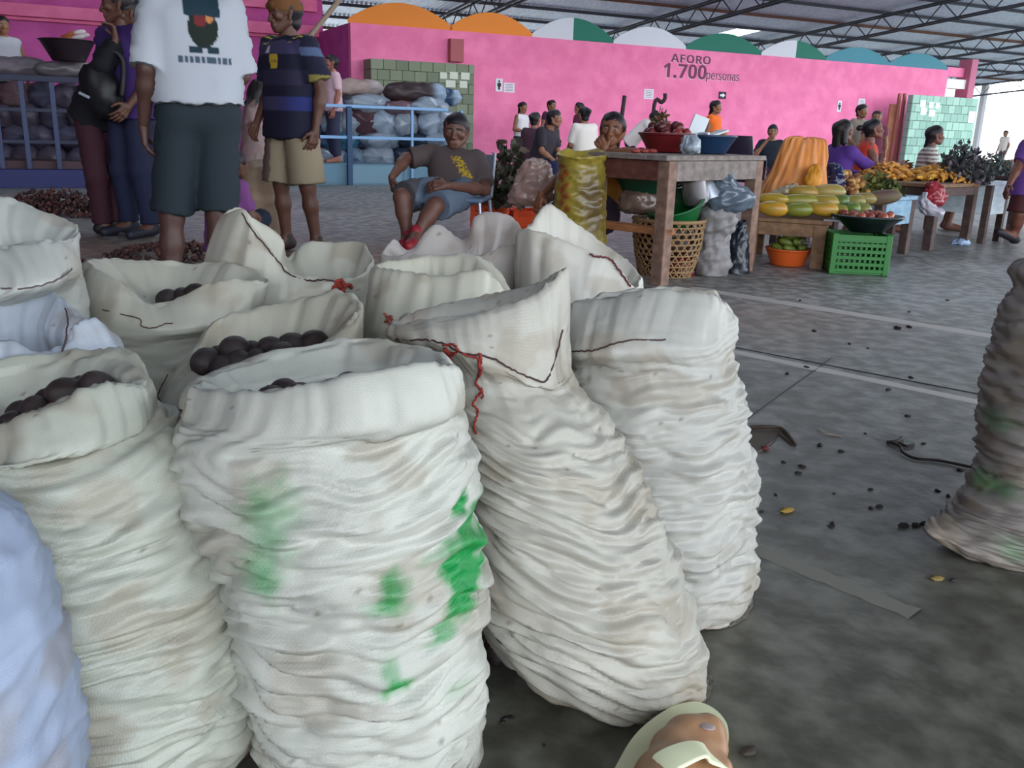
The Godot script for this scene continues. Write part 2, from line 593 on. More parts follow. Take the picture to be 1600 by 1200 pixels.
func build_roof() -> void:
	var mb := MB.new()
	var slope := (wall_n + Vector3(0, 0.082, 0))
	var sheet := tri_mat("roof_metal", noise_tex(0.02, Color(0.76, 0.84, 0.94), Color(0.90, 0.95, 1.0), 512, 41), 0.4, 0.42, null, Color(1, 1, 1))
	sheet.metallic = 0.1
	# skylight openings: where a translucent sheet is missing
	var gaps := []
	for q in [[1150, 57, 1190, 52], [1340, 74, 1380, 71], [560, 3, 592, 1]]:
		var best := []
		for e in [[q[0], q[1]], [q[2], q[3]]]:
			var r := ray(e[0], e[1])
			var lo := 0.0
			for i in 600:   # march to the roof
				lo += 0.1
				var p := EYE + r * lo
				if p.y > roof_y(to_t(p)): break
			best.append(Vector2(to_s(EYE + r * lo), to_t(EYE + r * lo)))
		gaps.append([minf(best[0].x, best[1].x), maxf(best[0].x, best[1].x), (best[0].y + best[1].y) / 2])
	var root := Node3D.new()
	root.name = "ceiling"
	add_child(root)
	root.set_meta("kind", "structure")
	var s := S0
	while s < S1 - 0.01:
		var cuts := [T0, T1]
		for g in gaps:
			if s + 0.5 > g[0] - 0.5 and s + 0.5 < g[1] + 0.5:
				cuts = [T0, g[2] - 0.9, g[2] + 0.9, T1]
		var col_n := int(round(s - S0))
		if col_n % 5 == 2 and s > -6.0:   # added openings in the unseen roof, to brighten the pink wall
			cuts = [T0, 1.5, 4.5, 6.0, 9.5, T1]
		if s >= SIDE:   # the hall is open to the yard on the right
			cuts[cuts.size() - 1] = SIDE_T
			if cuts.size() > 2: cuts = [T0, SIDE_T]
		for c in range(0, cuts.size(), 2):
			mb = MB.new()
			var r0 := PackedVector3Array()
			var r1 := PackedVector3Array()
			for i in 41:
				var ss := s + i / 40.0 * 1.02
				var y := 0.018 * sin(i / 40.0 * TAU * 8.0)
				r0.append(wp(ss, roof_y(cuts[c]) + y, cuts[c]))
				r1.append(wp(ss, roof_y(cuts[c + 1]) + y, cuts[c + 1]))
			mb.grid([r0, r1], false)
			obj("roof_sheet", mb, sheet, root)
		s += 1.0
	# purlins along the hall and lattice trusses across it
	var steel := cmat(Color(0.23, 0.25, 0.29), 0.6, 0.3)
	var rusty := cmat(Color(0.40, 0.29, 0.24), 0.75, 0.1)
	mb = MB.new()
	var k := 0
	var t := T0 + 0.3
	var pur := Node3D.new()
	pur.name = "trim_6"
	add_child(pur)
	pur.set_meta("kind", "structure")
	while t < T1:
		mb = MB.new()
		var se := S1 if t < SIDE_T else SIDE
		mb.box(wp((S0 + se) / 2, roof_y(t) - 0.06, t), Vector3(se - S0, 0.08, 0.05), Basis(wall_u, Vector3.UP, wall_n))
		obj("purlin", mb, rusty if k % 4 == 1 else steel, pur)
		k += 1
		t += 1.7
	var idx := 7
	var s_tr := S0 + 3.0
	while s_tr < S1:
		var n := Node3D.new()
		n.name = "trim_%d" % idx
		idx += 1
		add_child(n)
		n.set_meta("kind", "structure")
		var drop := 0.62
		var te := T1 if s_tr < SIDE else SIDE_T
		for y in [0.16, drop]:
			for off in [-0.09, 0.09]:
				mb = MB.new()
				mb.bar(wp(s_tr + off, roof_y(T0) - y, T0), wp(s_tr + off, roof_y(te) - y, te), 0.05, 0.05)
				obj("chord", mb, steel, n)
		mb = MB.new()
		var tt := T0
		var j := 0
		while tt < te - 0.5:
			var ya := drop if j % 2 == 0 else 0.16
			var yb := 0.16 if j % 2 == 0 else drop
			mb.bar(wp(s_tr, roof_y(tt) - ya, tt), wp(s_tr, roof_y(tt + 0.5) - yb, tt + 0.5), 0.025, 0.025)
			j += 1
			tt += 0.5
		obj("lattice", mb, steel, n)
		s_tr += 5.6
	# posts that carry the roof on the open right side and behind the camera
	mb = MB.new()
	for q in [[S1 - 0.4, T0 + 0.5], [S1 - 0.4, SIDE_T - 0.3], [SIDE - 0.3, 11.0], [SIDE - 0.3, T1 - 0.3], [9.0, T1 - 0.3], [2.0, T1 - 0.3], [-8.0, T1 - 0.3]]:
		var mbp := MB.new()
		mbp.box(wp(q[0], roof_y(q[1]) / 2, q[1]), Vector3(0.22, roof_y(q[1]), 0.22), Basis(wall_u, Vector3.UP, wall_n))
		struct("trim_%d" % idx, mbp, cmat(Color(0.6, 0.6, 0.6), 0.8))
		idx += 1

func plate(called: String, label: String, cat: String, px: float, py: float, w: float, h: float, m: Material, off := 0.0, thick := 0.012) -> Node3D:
	var o := thing(called, label, cat)
	var c := on_wall(px, py, off)
	o.position = c
	o.basis = Basis(wall_u, Vector3.UP, wall_n)
	var mb := MB.new()
	mb.box(Vector3(0, 0, thick / 2 + 0.001), Vector3(w, h, thick))
	obj("plate", mb, m, o)
	return o

func letters(text: String, size: float, depth: float, m: Material, parent: Node, at: Vector3, font := "Droid Sans", sx := 1.0, bold := false) -> MeshInstance3D:
	var t := TextMesh.new()
	var f := SystemFont.new()
	f.font_names = PackedStringArray([font])
	if bold: f.font_weight = 700
	t.font = f
	t.text = text
	t.font_size = 64
	t.pixel_size = size / 64.0
	t.depth = depth
	t.curve_step = 2.0
	var o := obj_mesh("lettering", t, m, parent, at)
	o.scale.x = sx
	return o

func build_signs() -> void:
	# the capacity notice painted on the wall in two tones: a pale edge under a dark face
	var dark := cmat(Color(0.46, 0.20, 0.33), 0.8)
	var pale := cmat(Color(0.93, 0.74, 0.80), 0.8)
	var o := thing("capacity_notice", "capacity notice lettered AFORO 1.700 personas high on the pink wall", "sign")
	o.position = on_wall(1080, 107, 0.0)
	o.basis = Basis(wall_u, Vector3.UP, wall_n)
	var px := 0.0138
	for q in [["AFORO", 1080, 93, 15.5, 1.42, true], ["1.700", 1070, 112, 27.5, 1.18, true], ["personas", 1129, 119, 17.0, 0.92, false]]:
		var p := o.transform.affine_inverse() * on_wall(q[1], q[2], 0.0)
		var s: float = q[3] * px * 1.08
		letters(q[0], s, 0.006, pale, o, p + Vector3(-0.017, -0.017, 0.004), "Droid Sans", q[4], q[5])
		letters(q[0], s, 0.008, dark, o, p + Vector3(0, 0, 0.008), "Droid Sans", q[4], q[5])
	var paper := cmat(Color(0.88, 0.87, 0.90), 0.8)
	var ink := cmat(Color(0.12, 0.10, 0.12), 0.7)
	var grey := cmat(Color(0.62, 0.55, 0.62), 0.8)
	for q in [["restroom_sign", "white restroom sign with a black figure beside the left notice sheet", 779.5, 133, 0.155, 0.25, true], ["restroom_sign", "white restroom sign with a black figure toward the right end of the pink wall", 1311, 166, 0.13, 0.26, true]]:
		var pl := plate(q[0], q[1], "sign", q[2], q[3], q[4], q[5], paper)
		var mb := MB.new()
		mb.ball(Vector3(0, 0.073, 0.016), Vector3(0.022, 0.022, 0.006), Basis.IDENTITY, 12, 6)
		mb.prism(PackedVector2Array([Vector2(-0.035, 0.045), Vector2(0.035, 0.045), Vector2(0.045, -0.02), Vector2(0.022, -0.03), Vector2(0.02, -0.09), Vector2(-0.02, -0.09), Vector2(-0.022, -0.03), Vector2(-0.045, -0.02)]), Vector3(0, 0, 0.013), Vector3.RIGHT, Vector3.UP, Vector3(0, 0, 0.004))
		obj("figure", mb, ink, pl)
	for q in [["notice_sheet", "white printed notice sheet beside the left restroom sign", 795.5, 137, 0.24, 0.185], ["notice_sheet", "white printed notice sheet above the bending person in white", 1013.5, 147, 0.25, 0.21], ["notice_sheet", "white notice sheet on the wall above the standing couple at the right", 1346, 161, 0.22, 0.2]]:
		var pl2 := plate(q[0], q[1], "notice", q[2], q[3], q[4], q[5], paper, 0.0, 0.006)
		var mb2 := MB.new()
		for i in 5:
			mb2.box(Vector3(0.0, q[5] * (0.32 - 0.16 * i), 0.0075), Vector3(q[4] * (0.74 - 0.12 * (i % 2)), 0.013, 0.002))
		obj("print_line", mb2, grey, pl2)
	var ar := plate("arrow_sign", "small black sign with a white arrow pointing right", "sign", 1128.5, 149, 0.205, 0.155, ink)
	var mb3 := MB.new()
	mb3.prism(PackedVector2Array([Vector2(-0.07, 0.022), Vector2(0.0, 0.022), Vector2(0.0, 0.052), Vector2(0.072, 0.0), Vector2(0.0, -0.052), Vector2(0.0, -0.022), Vector2(-0.07, -0.022)]), Vector3(0, 0, 0.013), Vector3.RIGHT, Vector3.UP, Vector3(0, 0, 0.004))
	obj("arrow", mb3, paper, ar)
	# a pink duct box that stands out from the wall above the left partition
	var mb4 := MB.new()
	var sa := to_s(on_wall(700, 80))
	wall_slab(mb4, sa, sa + 0.28, on_wall(706, 97).y, on_wall(706, 61).y, 0, 0.14)
	var d := obj("duct_box", mb4, cmat(Color(0.66, 0.36, 0.38), 0.8))
	meta(d, "narrow pinkish duct box on the wall above the left block partition", "duct")

func block_wall(o: Node3D, sa: float, sb: float, h: float, t0: float, t1: float, bw: float, bh: float, mt: Array, hide_below: float) -> void:
	var mb := MB.new()
	var j := 0.008
	wall_slab(mb, sa + 0.012, sb - 0.012, 0.0, h - 0.01, t0, t1 - 0.012)
	obj("core", mb, cmat(Color(0.36, 0.37, 0.31), 0.9), o)
	mb = MB.new()
	mb.box(Vector3(0, 0, 0), Vector3(bw - j, bh - j, 0.03), Basis.IDENTITY, 0.004)
	var full := mb.mesh()
	mb = MB.new()
	mb.box(Vector3(0, 0, 0), Vector3(bw / 2 - j, bh - j, 0.03), Basis.IDENTITY, 0.004)
	var half := mb.mesh()
	var row := 0
	var y := h - bh / 2
	while y > hide_below:
		var x := sa + (0.0 if row % 2 == 0 else -bw / 2)
		while x < sb - 0.02:
			var x0 := maxf(x, sa)
			var x1 := minf(x + bw, sb)
			if x1 - x0 > bw * 0.3:
				var me := full if x1 - x0 > bw * 0.8 else half
				var b := obj_mesh("block", me, mt[rng.randi() % mt.size()], o)
				b.transform = Transform3D(Basis(wall_u, Vector3.UP, wall_n), wp((x0 + x1) / 2, y, t1 - 0.012 + rng.randf() * 0.004))
			x += bw
		# blocks on the end that faces the corner
		var e := obj_mesh("block", full, mt[0], o)
		e.transform = Transform3D(Basis(wall_n, Vector3.UP, -wall_u) * Basis.from_scale(Vector3((t1 - t0) / bw, 1, 1)), wp(sa + 0.012, y, (t0 + t1) / 2))
		row += 1
		y -= bh

func build_partitions() -> void:
	var g := []
	for c in [Color(0.43, 0.47, 0.37), Color(0.46, 0.49, 0.39), Color(0.40, 0.44, 0.35), Color(0.48, 0.52, 0.43)]: g.append(cmat(c, 0.55))
	var a := thing("block_partition", "low green block partition behind the stacked sacks at the left", "partition")
	var off := 0.45
	var sa := to_s(on_wall(579, 91, off))
	var sb := to_s(on_wall(742, 103, off))
	var h := on_wall(660, 96, off).y
	block_wall(a, sa, sb, h, 0.0, off, 0.245, 0.185, g, h - 1.75)
	var g2 := []
	for c in [Color(0.50, 0.66, 0.60), Color(0.54, 0.70, 0.63), Color(0.47, 0.63, 0.57), Color(0.58, 0.73, 0.66)]: g2.append(cmat(c, 0.5))
	var b := thing("block_partition", "pale mint block partition at the right end of the wall", "partition")
	off = 1.0
	var sa2 := to_s(on_wall(1427, 150, off))
	var sb2 := to_s(on_wall(1529, 155, off))
	var h2 := on_wall(1480, 151, off).y
	block_wall(b, sa2, sb2, h2, off - 0.15, off, 0.235, 0.2, g2, 0.2)
	# slips of paper stuck on the partitions
	var paper := cmat(Color(0.80, 0.82, 0.76), 0.8)
	var n := 0
	for q in [[693, 118, 0.14, 0.12], [709, 118, 0.17, 0.13], [727, 119, 0.18, 0.13], [704, 131, 0.2, 0.13], [724, 132, 0.16, 0.13]]:
		var pl := plate("paper_slip", ["pale paper slip stuck on the green partition, upper left one", "pale paper slip stuck on the green partition, upper middle one", "pale paper slip stuck on the green partition, upper right one", "pale paper slip stuck on the green partition, lower left one", "pale paper slip stuck on the green partition, lower right one"][n], "paper", q[0], q[1], q[2], q[3], paper, 0.458, 0.004)
		n += 1
	n = 0
	var paper2 := cmat(Color(0.90, 0.94, 0.93), 0.8)
	for q in [[1442, 162, 0.19, 0.17], [1455, 164, 0.15, 0.14], [1465, 165, 0.15, 0.14], [1443, 174, 0.2, 0.17], [1456, 177, 0.22, 0.16], [1518, 183, 0.24, 0.28]]:
		var pl := plate("paper_slip", ["white paper slip on the mint partition, top left of the cluster", "white paper slip on the mint partition, top middle of the cluster", "white paper slip on the mint partition, top right of the cluster", "white paper slip on the mint partition, bottom left of the cluster", "white paper slip on the mint partition, bottom right of the cluster", "larger white sheet alone at the right edge of the mint partition"][n], "paper", q[0], q[1], q[2], q[3], paper2, 1.008, 0.004)
		n += 1
	# the wooden door leaf and its post beside the mint partition
	var dn := thing("door_2", "", "")
	dn.set_meta("kind", "structure")
	var mb := MB.new()
	var s0 := to_s(on_wall(1391, 170, 0.6))
	wall_slab(mb, s0, sa2, 0, on_wall(1405, 163, 0.6).y, 0.55, 0.6)
	obj("leaf", mb, tri_mat("door_wood", noise_tex(0.015, Color(0.55, 0.33, 0.25), Color(0.66, 0.42, 0.32), 256, 51), 0.8, 0.7), dn)
	for px in [1404, 1412]:
		mb = MB.new()
		var sp := to_s(on_wall(px, 150, 0.6))
		wall_slab(mb, sp - 0.035, sp + 0.035, 0, on_wall(px, 146, 0.6).y, 0.6, 0.66)
		obj("post", mb, cmat(Color(0.62, 0.38, 0.32), 0.7), dn)

# ---------------------------------------------------------------- sacks
# A sack is lofted through rings, bottom to top. A ring is either the ellipse between its left and right end
# ["e", left, right, distance, half depth, folds] or a loop of points ["l", [...], folds], right end first, then front, left, back.
var sack_rows := []
var sack_cols := []

func ring_points(q: Array, n: int) -> PackedVector3Array:
	var out := PackedVector3Array()
	if q[0] == "e":
		var l := pt(q[1], q[2], q[5])
		var r := pt(q[3], q[4], q[5])
		var c := (l + r) * 0.5
		var a := (r - l) * 0.5
		var ah := Vector3(a.x, 0, a.z).normalized()
		var b: Vector3 = ah.cross(Vector3.UP) * -q[6]
		if b.z < 0: b = -b
		for i in n:
			var t := TAU * i / n
			out.append(c + a * cos(t) + b * sin(t))
	else:
		var p := []
		for k in q[1]: p.append(pt(k[0], k[1], k[2]))
		var m := p.size()
		for i in n:
			var f := float(i) / n * m
			var j := int(f)
			out.append((p[j] as Vector3).cubic_interpolate(p[(j + 1) % m], p[(j - 1 + m) % m], p[(j + 2) % m], f - j))
	return out

func loft(rings: Array, n: int, step: float) -> Array:   # rows of points, and per row the fold weight
	var rr := []
	var w := []
	for q in rings:
		rr.append(ring_points(q, n))
		w.append(float(q[7]) if q[0] == "e" and q.size() > 7 else (float(q[2]) if q[0] == "l" and q.size() > 2 else 1.0))
	var rows := []
	var ws := []
	for i in rr.size() - 1:
		var a: PackedVector3Array = rr[maxi(i - 1, 0)]
		var b: PackedVector3Array = rr[i]
		var c: PackedVector3Array = rr[i + 1]
		var d: PackedVector3Array = rr[mini(i + 2, rr.size() - 1)]
		var l := 0.0
		for k in 8: l = maxf(l, b[k * n / 8].distance_to(c[k * n / 8]))
		var per := clampi(ceili(l / step), 2, 60)
		for s in per:
			var f := float(s) / per
			var row := PackedVector3Array()
			row.resize(n)
			for k in n:
				row[k] = b[k].cubic_interpolate(c[k], a[k], d[k], f)
			rows.append(row)
			ws.append(lerpf(w[i], w[i + 1], f))
	rows.append(rr[rr.size() - 1])
	ws.append(w[w.size() - 1])
	return [rows, ws]

func sack_material() -> StandardMaterial3D:
	if mats.has("woven"): return mats["woven"]
	var im := Image.create(256, 256, false, Image.FORMAT_RGB8)
	for y in 256:
		for x in 256:
			var cx := x / 16
			var cy := y / 16
			var fx := (x % 16) / 16.0 - 0.5
			var fy := (y % 16) / 16.0 - 0.5
			var nx := 0.0
			var ny := 0.0
			if (cx + cy) % 2 == 0:
				nx = fx * 1.3
				ny = fy * 0.5
			else:
				nx = fx * 0.5
				ny = fy * 1.3
			im.set_pixel(x, y, Color(0.5 + nx * 0.4, 0.5 + ny * 0.4, 0.92))
	var m := vmat(0.5, "woven")
	mats.erase("woven_0.50")
	mats["woven"] = m
	m.normal_enabled = true
	m.normal_texture = ImageTexture.create_from_image(im)
	m.normal_scale = 0.35
	m.metallic_specular = 0.5
	return m

func sack(called: String, label: String, rings: Array, opt := {}) -> MeshInstance3D:
	var n: int = opt.get("n", 112)
	var lf := loft(rings, n, opt.get("step", 0.0065))
	var rows: Array = lf[0]
	var ws: Array = lf[1]
	var amp: float = opt.get("amp", 0.02)
	var sd: float = opt.get("seed", 0.0)
	var fq: float = opt.get("freq", 17.0)
	var tone: Color = opt.get("tone", Color(0.80, 0.79, 0.75))
	var base := lin(tone)
	var paint: Array = opt.get("paint", [])
	var group: String = opt.get("group", "white woven sacks of palm fruit")
	var new_rows := []
	var cols := []
	var uvs := []
	var run := PackedFloat32Array()
	run.resize(n)
	var nr := rows.size()
	var cosv := PackedFloat32Array()
	var sinv := PackedFloat32Array()
	for k in n:
		cosv.append(cos(TAU * k / n))
		sinv.append(sin(TAU * k / n))
	var len0 := 0.0
	var dirt := lin(opt.get("dirt", Color(0.52, 0.45, 0.36)))
	var greenc := lin(opt.get("paint_col", Color(0.04, 0.50, 0.22)))
	var pleat: float = opt.get("pleat", 1.0)
	var pfreq: float = opt.get("pfreq", 2.6)
	var stripe: int = opt.get("stripe", 0)
	var stripe_col := lin(opt.get("stripe_col", Color.WHITE))
	for r in nr:
		var row: PackedVector3Array = rows[r]
		var up: PackedVector3Array = rows[mini(r + 1, nr - 1)]
		var dn: PackedVector3Array = rows[maxi(r - 1, 0)]
		var out := PackedVector3Array()
		out.resize(n)
		var cr := PackedColorArray()
		cr.resize(n)
		var uv := PackedVector2Array()
		uv.resize(n)
		var w: float = ws[r]
		var inside := w < 0.0   # past the rim, on the inner face
		var wa := absf(w)
		if r > 0: len0 += row[n / 4].distance_to(dn[n / 4])
		for k in n:
			var p := row[k]
			var tu := row[(k + 1) % n] - row[(k - 1 + n) % n]
			var tv := up[k] - dn[k]
			var nm := tv.cross(tu)
			var nl := nm.length()
			if nl > 1e-9: nm /= nl
			var c := cosv[k]
			var s := sinv[k]
			var lw := len0 + 0.02 * noise.get_noise_3d(c * 1.0 + sd, s * 1.0, len0 * 5.0)
			var a := noise.get_noise_3d(c * 0.55 + sd, s * 0.55 - sd, lw * fq * 1.25)
			var b := noise.get_noise_3d(c * 0.9 - sd, s * 0.9 + sd, lw * fq * 2.3)
			var g := noise.get_noise_3d(p.x * 9.0 + sd, p.y * 9.0, p.z * 9.0)
			var b2 := noise.get_noise_3d(c * 1.8 + sd, s * 1.8, lw * fq * 4.6)
			var fold := 0.9 * (pow(absf(a), 0.65) - 0.38) + 0.6 * (pow(absf(b), 0.65) - 0.36) + 0.26 * (pow(absf(b2), 0.7) - 0.33)
			var pl := noise.get_noise_3d(c * pfreq + sd, s * pfreq, len0 * 3.5)
			var pl2 := noise.get_noise_3d(c * 13.0 + sd, s * 13.0, len0 * 6.0)
			var disp := amp * (fold * wa + 0.22 * g * wa) + (1.0 - wa) * pleat * (0.0048 * pl + 0.0022 * pl2)
			out[k] = p + nm * (-disp if inside else disp)
			if out[k].y < 0.002: out[k].y = 0.002
			var v := 1.0 + 0.06 * noise.get_noise_3d(p.x * 6.0, p.y * 6.0 + sd, p.z * 6.0)
			var col := base * v
			var dd := clampf((noise2.get_noise_3d(p.x * 5.0 + sd, p.y * 7.0, p.z * 5.0) - 0.18) * 1.8, 0.0, 0.35)
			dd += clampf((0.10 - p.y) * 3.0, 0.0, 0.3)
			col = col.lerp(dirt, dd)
			var sp := noise.get_noise_3d(p.x * 60.0, p.y * 60.0, p.z * 60.0)
			if sp > 0.88 and noise.get_noise_3d(p.z * 60.0, p.x * 60.0, p.y * 60.0) > 0.5: col = col.lerp(dirt * 0.5, 0.7)
			if paint and nm.z > -0.1:
				for q in paint:
					var e := Vector2((p.x - q[0]) / q[2], (p.y - q[1]) / q[3]).length()
					var soft: float = q[5]
					var f: float = clampf((1.0 + soft - e - 0.5 * noise2.get_noise_2d(p.x * 25.0, p.y * 25.0)) / (2.0 * soft), 0.0, 1.0) * q[4]
					col = col.lerp(q[6] if q.size() > 6 else greenc, f)
			if stripe > 0 and sin(TAU * k / n * stripe + len0 * 3.0) > 0.35: col = col.lerp(stripe_col, 0.6)
			cr[k] = col
			uv[k] = Vector2(k * 1.15 / n / 0.05, len0 / 0.05)
		new_rows.append(out)
		cols.append(cr)
		uvs.append(uv)
	for r in nr:   # close the loop with a last column of its own texture coordinate
		new_rows[r].append(new_rows[r][0])
		cols[r].append(cols[r][0])
		uvs[r].append(Vector2(1.15 / 0.05, uvs[r][0].y))
	var mb := MB.new()
	mb.grid(new_rows, false, cols, false, uvs)
	# one normal along the seam
	var nc := n + 1
	for r in nr:
		var avg := (mb.N[r * nc] + mb.N[r * nc + n]).normalized()
		mb.N[r * nc] = avg
		mb.N[r * nc + n] = avg
	sack_rows = new_rows
	var root := thing(called, label, opt.get("category", "sack"), Vector3.ZERO, group)
	var o := obj(opt.get("part", "fabric"), mb, opt.get("material", sack_material()), root)
	return o

func screen(p: Vector3) -> Vector2:
	var q := cam_basis.inverse() * (p - EYE)
	return Vector2(800 - F * q.x / q.z, 600 + F * q.y / q.z)

func on_cloth(rows: Array, px: float, py: float, lift := 0.003) -> Vector3:   # the nearest point of the last sack that is seen there
	var best := 1e9
	var bp := Vector3.ZERO
	var r := ray(px, py).normalized()
	for row in rows:
		for p in row:
			var d: Vector3 = p - EYE
			var along := d.dot(r)
			var off := (d - r * along).length()
			if off < 0.014:
				var score := along + off * 4.0
				if score < best:
					best = score
					bp = p
	if best > 1e8: return pt(px, py, 1.5)
	return EYE + r * ((bp - EYE).dot(r) - lift)

func stitch(root: Node, rows: Array, pts: Array, rad: float, c: Color, called := "stitching", lift := 0.002) -> void:
	var p := []
	for q in pts: p.append(on_cloth(rows, q[0], q[1], lift))
	var sp := spline(p, 6)
	for i in sp.size():
		sp[i] += Vector3(noise.get_noise_1d(i * 3.1), noise.get_noise_1d(i * 3.1 + 50), noise.get_noise_1d(i * 3.1 + 90)) * rad * 0.8
	var mb := MB.new()
	mb.tube(sp, rad, 6)
	obj(called, mb, cmat(c, 0.8), root)

func blob(px: float, py: float, rx: float, ry: float, d: float, strength: float, soft := 0.5) -> Array:
	var p := pt(px, py, d)
	var e := pt(px + rx, py, d)
	var f := pt(px, py - ry, d)
	return [p.x, p.y, absf(e.x - p.x), absf(f.y - p.y), strength, soft]

func build_sacks() -> void:
	var o: MeshInstance3D
	var red := Color(0.52, 0.14, 0.12)
	var brown := Color(0.23, 0.13, 0.13)
	# front centre, with sprayed paint
	var g := 1.02
	o = sack("sack", "full white sack at front centre with green spray paint smears", [
		["e", 560, 1190, 610, 1192, 1.15, 0.02, 0.0], ["e", 452, 1188, 725, 1198, 1.15, 0.13, 0.5], ["e", 418, 1138, 745, 1150, 1.15, 0.155], ["e", 384, 1010, 750, 1015, 1.15, 0.165],
		["e", 348, 880, 748, 865, 1.16, 0.175], ["e", 312, 760, 734, 740, 1.18, 0.185], ["e", 284, 690, 720, 664, 1.2, 0.185, 0.8], ["e", 290, 654, 708, 630, 1.2, 0.175, 0.3],
		["l", [[722, 622, 1.2], [684, 655, 1.07], [520, 674, 1.02], [366, 672, 1.06], [286, 640, 1.19], [320, 595, 1.32], [520, 550, 1.38], [680, 565, 1.32]], 0.1],
		["l", [[719, 578, 1.2], [664, 570, 1.09], [520, 596, 1.045], [385, 615, 1.08], [299, 602, 1.2], [375, 566, 1.32], [545, 528, 1.38], [668, 545, 1.32]], 0.05],
		["l", [[698, 588, 1.2], [640, 588, 1.12], [520, 612, 1.08], [398, 630, 1.11], [338, 612, 1.2], [400, 596, 1.29], [545, 572, 1.34], [650, 572, 1.29]], -0.1],
		["e", 350, 650, 690, 620, 1.2, 0.11, -0.1], ["e", 480, 650, 560, 650, 1.2, 0.03, 0.0]],
		{"seed": 1.3, "tone": Color(0.692, 0.688, 0.648), "n": 144, "step": 0.005, "amp": 0.021, "paint": [
			blob(422, 830, 34, 75, g, 0.5, 0.6), blob(408, 886, 34, 14, g, 0.5, 0.5), blob(440, 790, 30, 30, g, 0.25, 0.7), blob(615, 918, 17, 28, g, 0.8, 0.5), blob(604, 936, 28, 10, g, 0.5, 0.6),
			blob(612, 1030, 12, 22, g, 0.6, 0.5), blob(622, 1054, 24, 13, g, 0.95, 0.4), blob(690, 886, 30, 8, g, 0.55, 0.5), blob(708, 832, 10, 15, g, 1.0, 0.2),
			blob(718, 885, 24, 32, g, 0.95, 0.25), blob(716, 930, 29, 46, g, 1.0, 0.2), blob(712, 972, 22, 22, g, 0.85, 0.35), blob(690, 996, 20, 14, g, 0.7, 0.3), blob(672, 1010, 16, 7, g, 0.5, 0.4), blob(700, 1095, 16, 10, g, 0.3, 0.6)]})
	frayed(o, 418, 1140, 1.13)
	fruit_in([[385, 634, 1.125], [425, 628, 1.115], [470, 624, 1.11], [520, 619, 1.11], [570, 613, 1.115], [615, 606, 1.13], [545, 607, 1.15], [445, 615, 1.15]], 0.022, "dark palm fruit glimpsed in the slit mouth of the green-smeared sack", "fruit in the mouth of the green-smeared sack")
	# front left, mouth open over fruit
	o = sack("sack", "full white sack at front left, its rolled mouth open over dark fruit", [
		["e", 130, 1205, 210, 1206, 1.12, 0.02, 0.0], ["e", -20, 1215, 335, 1212, 1.12, 0.14, 0.5], ["e", -45, 1150, 384, 1150, 1.12, 0.17], ["e", -60, 1050, 396, 1040, 1.12, 0.18],
		["e", -90, 900, 366, 880, 1.13, 0.185], ["e", -120, 800, 328, 770, 1.15, 0.185], ["e", -150, 720, 282, 690, 1.17, 0.18, 0.7], ["e", -160, 700, 234, 650, 1.18, 0.17, 0.25],
		["l", [[243, 640, 1.2], [180, 690, 1.08], [60, 714, 1.02], [-60, 735, 1.05], [-180, 690, 1.18], [-140, 620, 1.3], [60, 580, 1.37], [196, 575, 1.32]], 0.1],
		["l", [[238, 606, 1.2], [160, 604, 1.12], [60, 641, 1.07], [-50, 675, 1.09], [-175, 640, 1.18], [-120, 590, 1.3], [70, 553, 1.36], [196, 548, 1.31]], 0.05],
		["l", [[210, 600, 1.2], [152, 616, 1.15], [60, 656, 1.11], [-40, 690, 1.13], [-120, 660, 1.18], [-80, 640, 1.27], [60, 618, 1.31], [160, 585, 1.27]], -0.1],
		["e", -60, 700, 190, 640, 1.19, 0.1, -0.1], ["e", 40, 680, 90, 675, 1.19, 0.03, 0.0]],
		{"seed": 4.7, "tone": Color(0.647, 0.649, 0.599), "n": 144, "step": 0.005, "amp": 0.021})
	fruit_in([[22, 668, 1.16], [55, 645, 1.18], [102, 616, 1.21], [34, 652, 1.21], [150, 604, 1.23], [78, 632, 1.23], [128, 612, 1.26], [-20, 690, 1.17]], 0.023, "dark round palm fruit in the mouth of the front left sack", "fruit in the mouth of the front left sack")
	# the bluish sack cut off at the lower left corner
	sack("sack", "bluish white sack cut off at the lower left corner", [
		["e", -190, 1495, -20, 1495, 0.82, 0.03, 0.0], ["e", -280, 1450, 110, 1450, 0.82, 0.13, 0.6], ["e", -300, 1250, 112, 1250, 0.82, 0.15, 0.7], ["e", -310, 1080, 82, 1080, 0.83, 0.155, 0.6], ["e", -310, 940, 40, 940, 0.84, 0.15, 0.6], ["e", -300, 850, -4, 850, 0.86, 0.13, 0.4], ["e", -240, 800, -60, 800, 0.87, 0.08, 0.1], ["e", -170, 785, -130, 785, 0.87, 0.02, 0.0]],
		{"seed": 8.1, "tone": Color(0.561, 0.602, 0.688), "n": 96, "step": 0.009, "amp": 0.018})
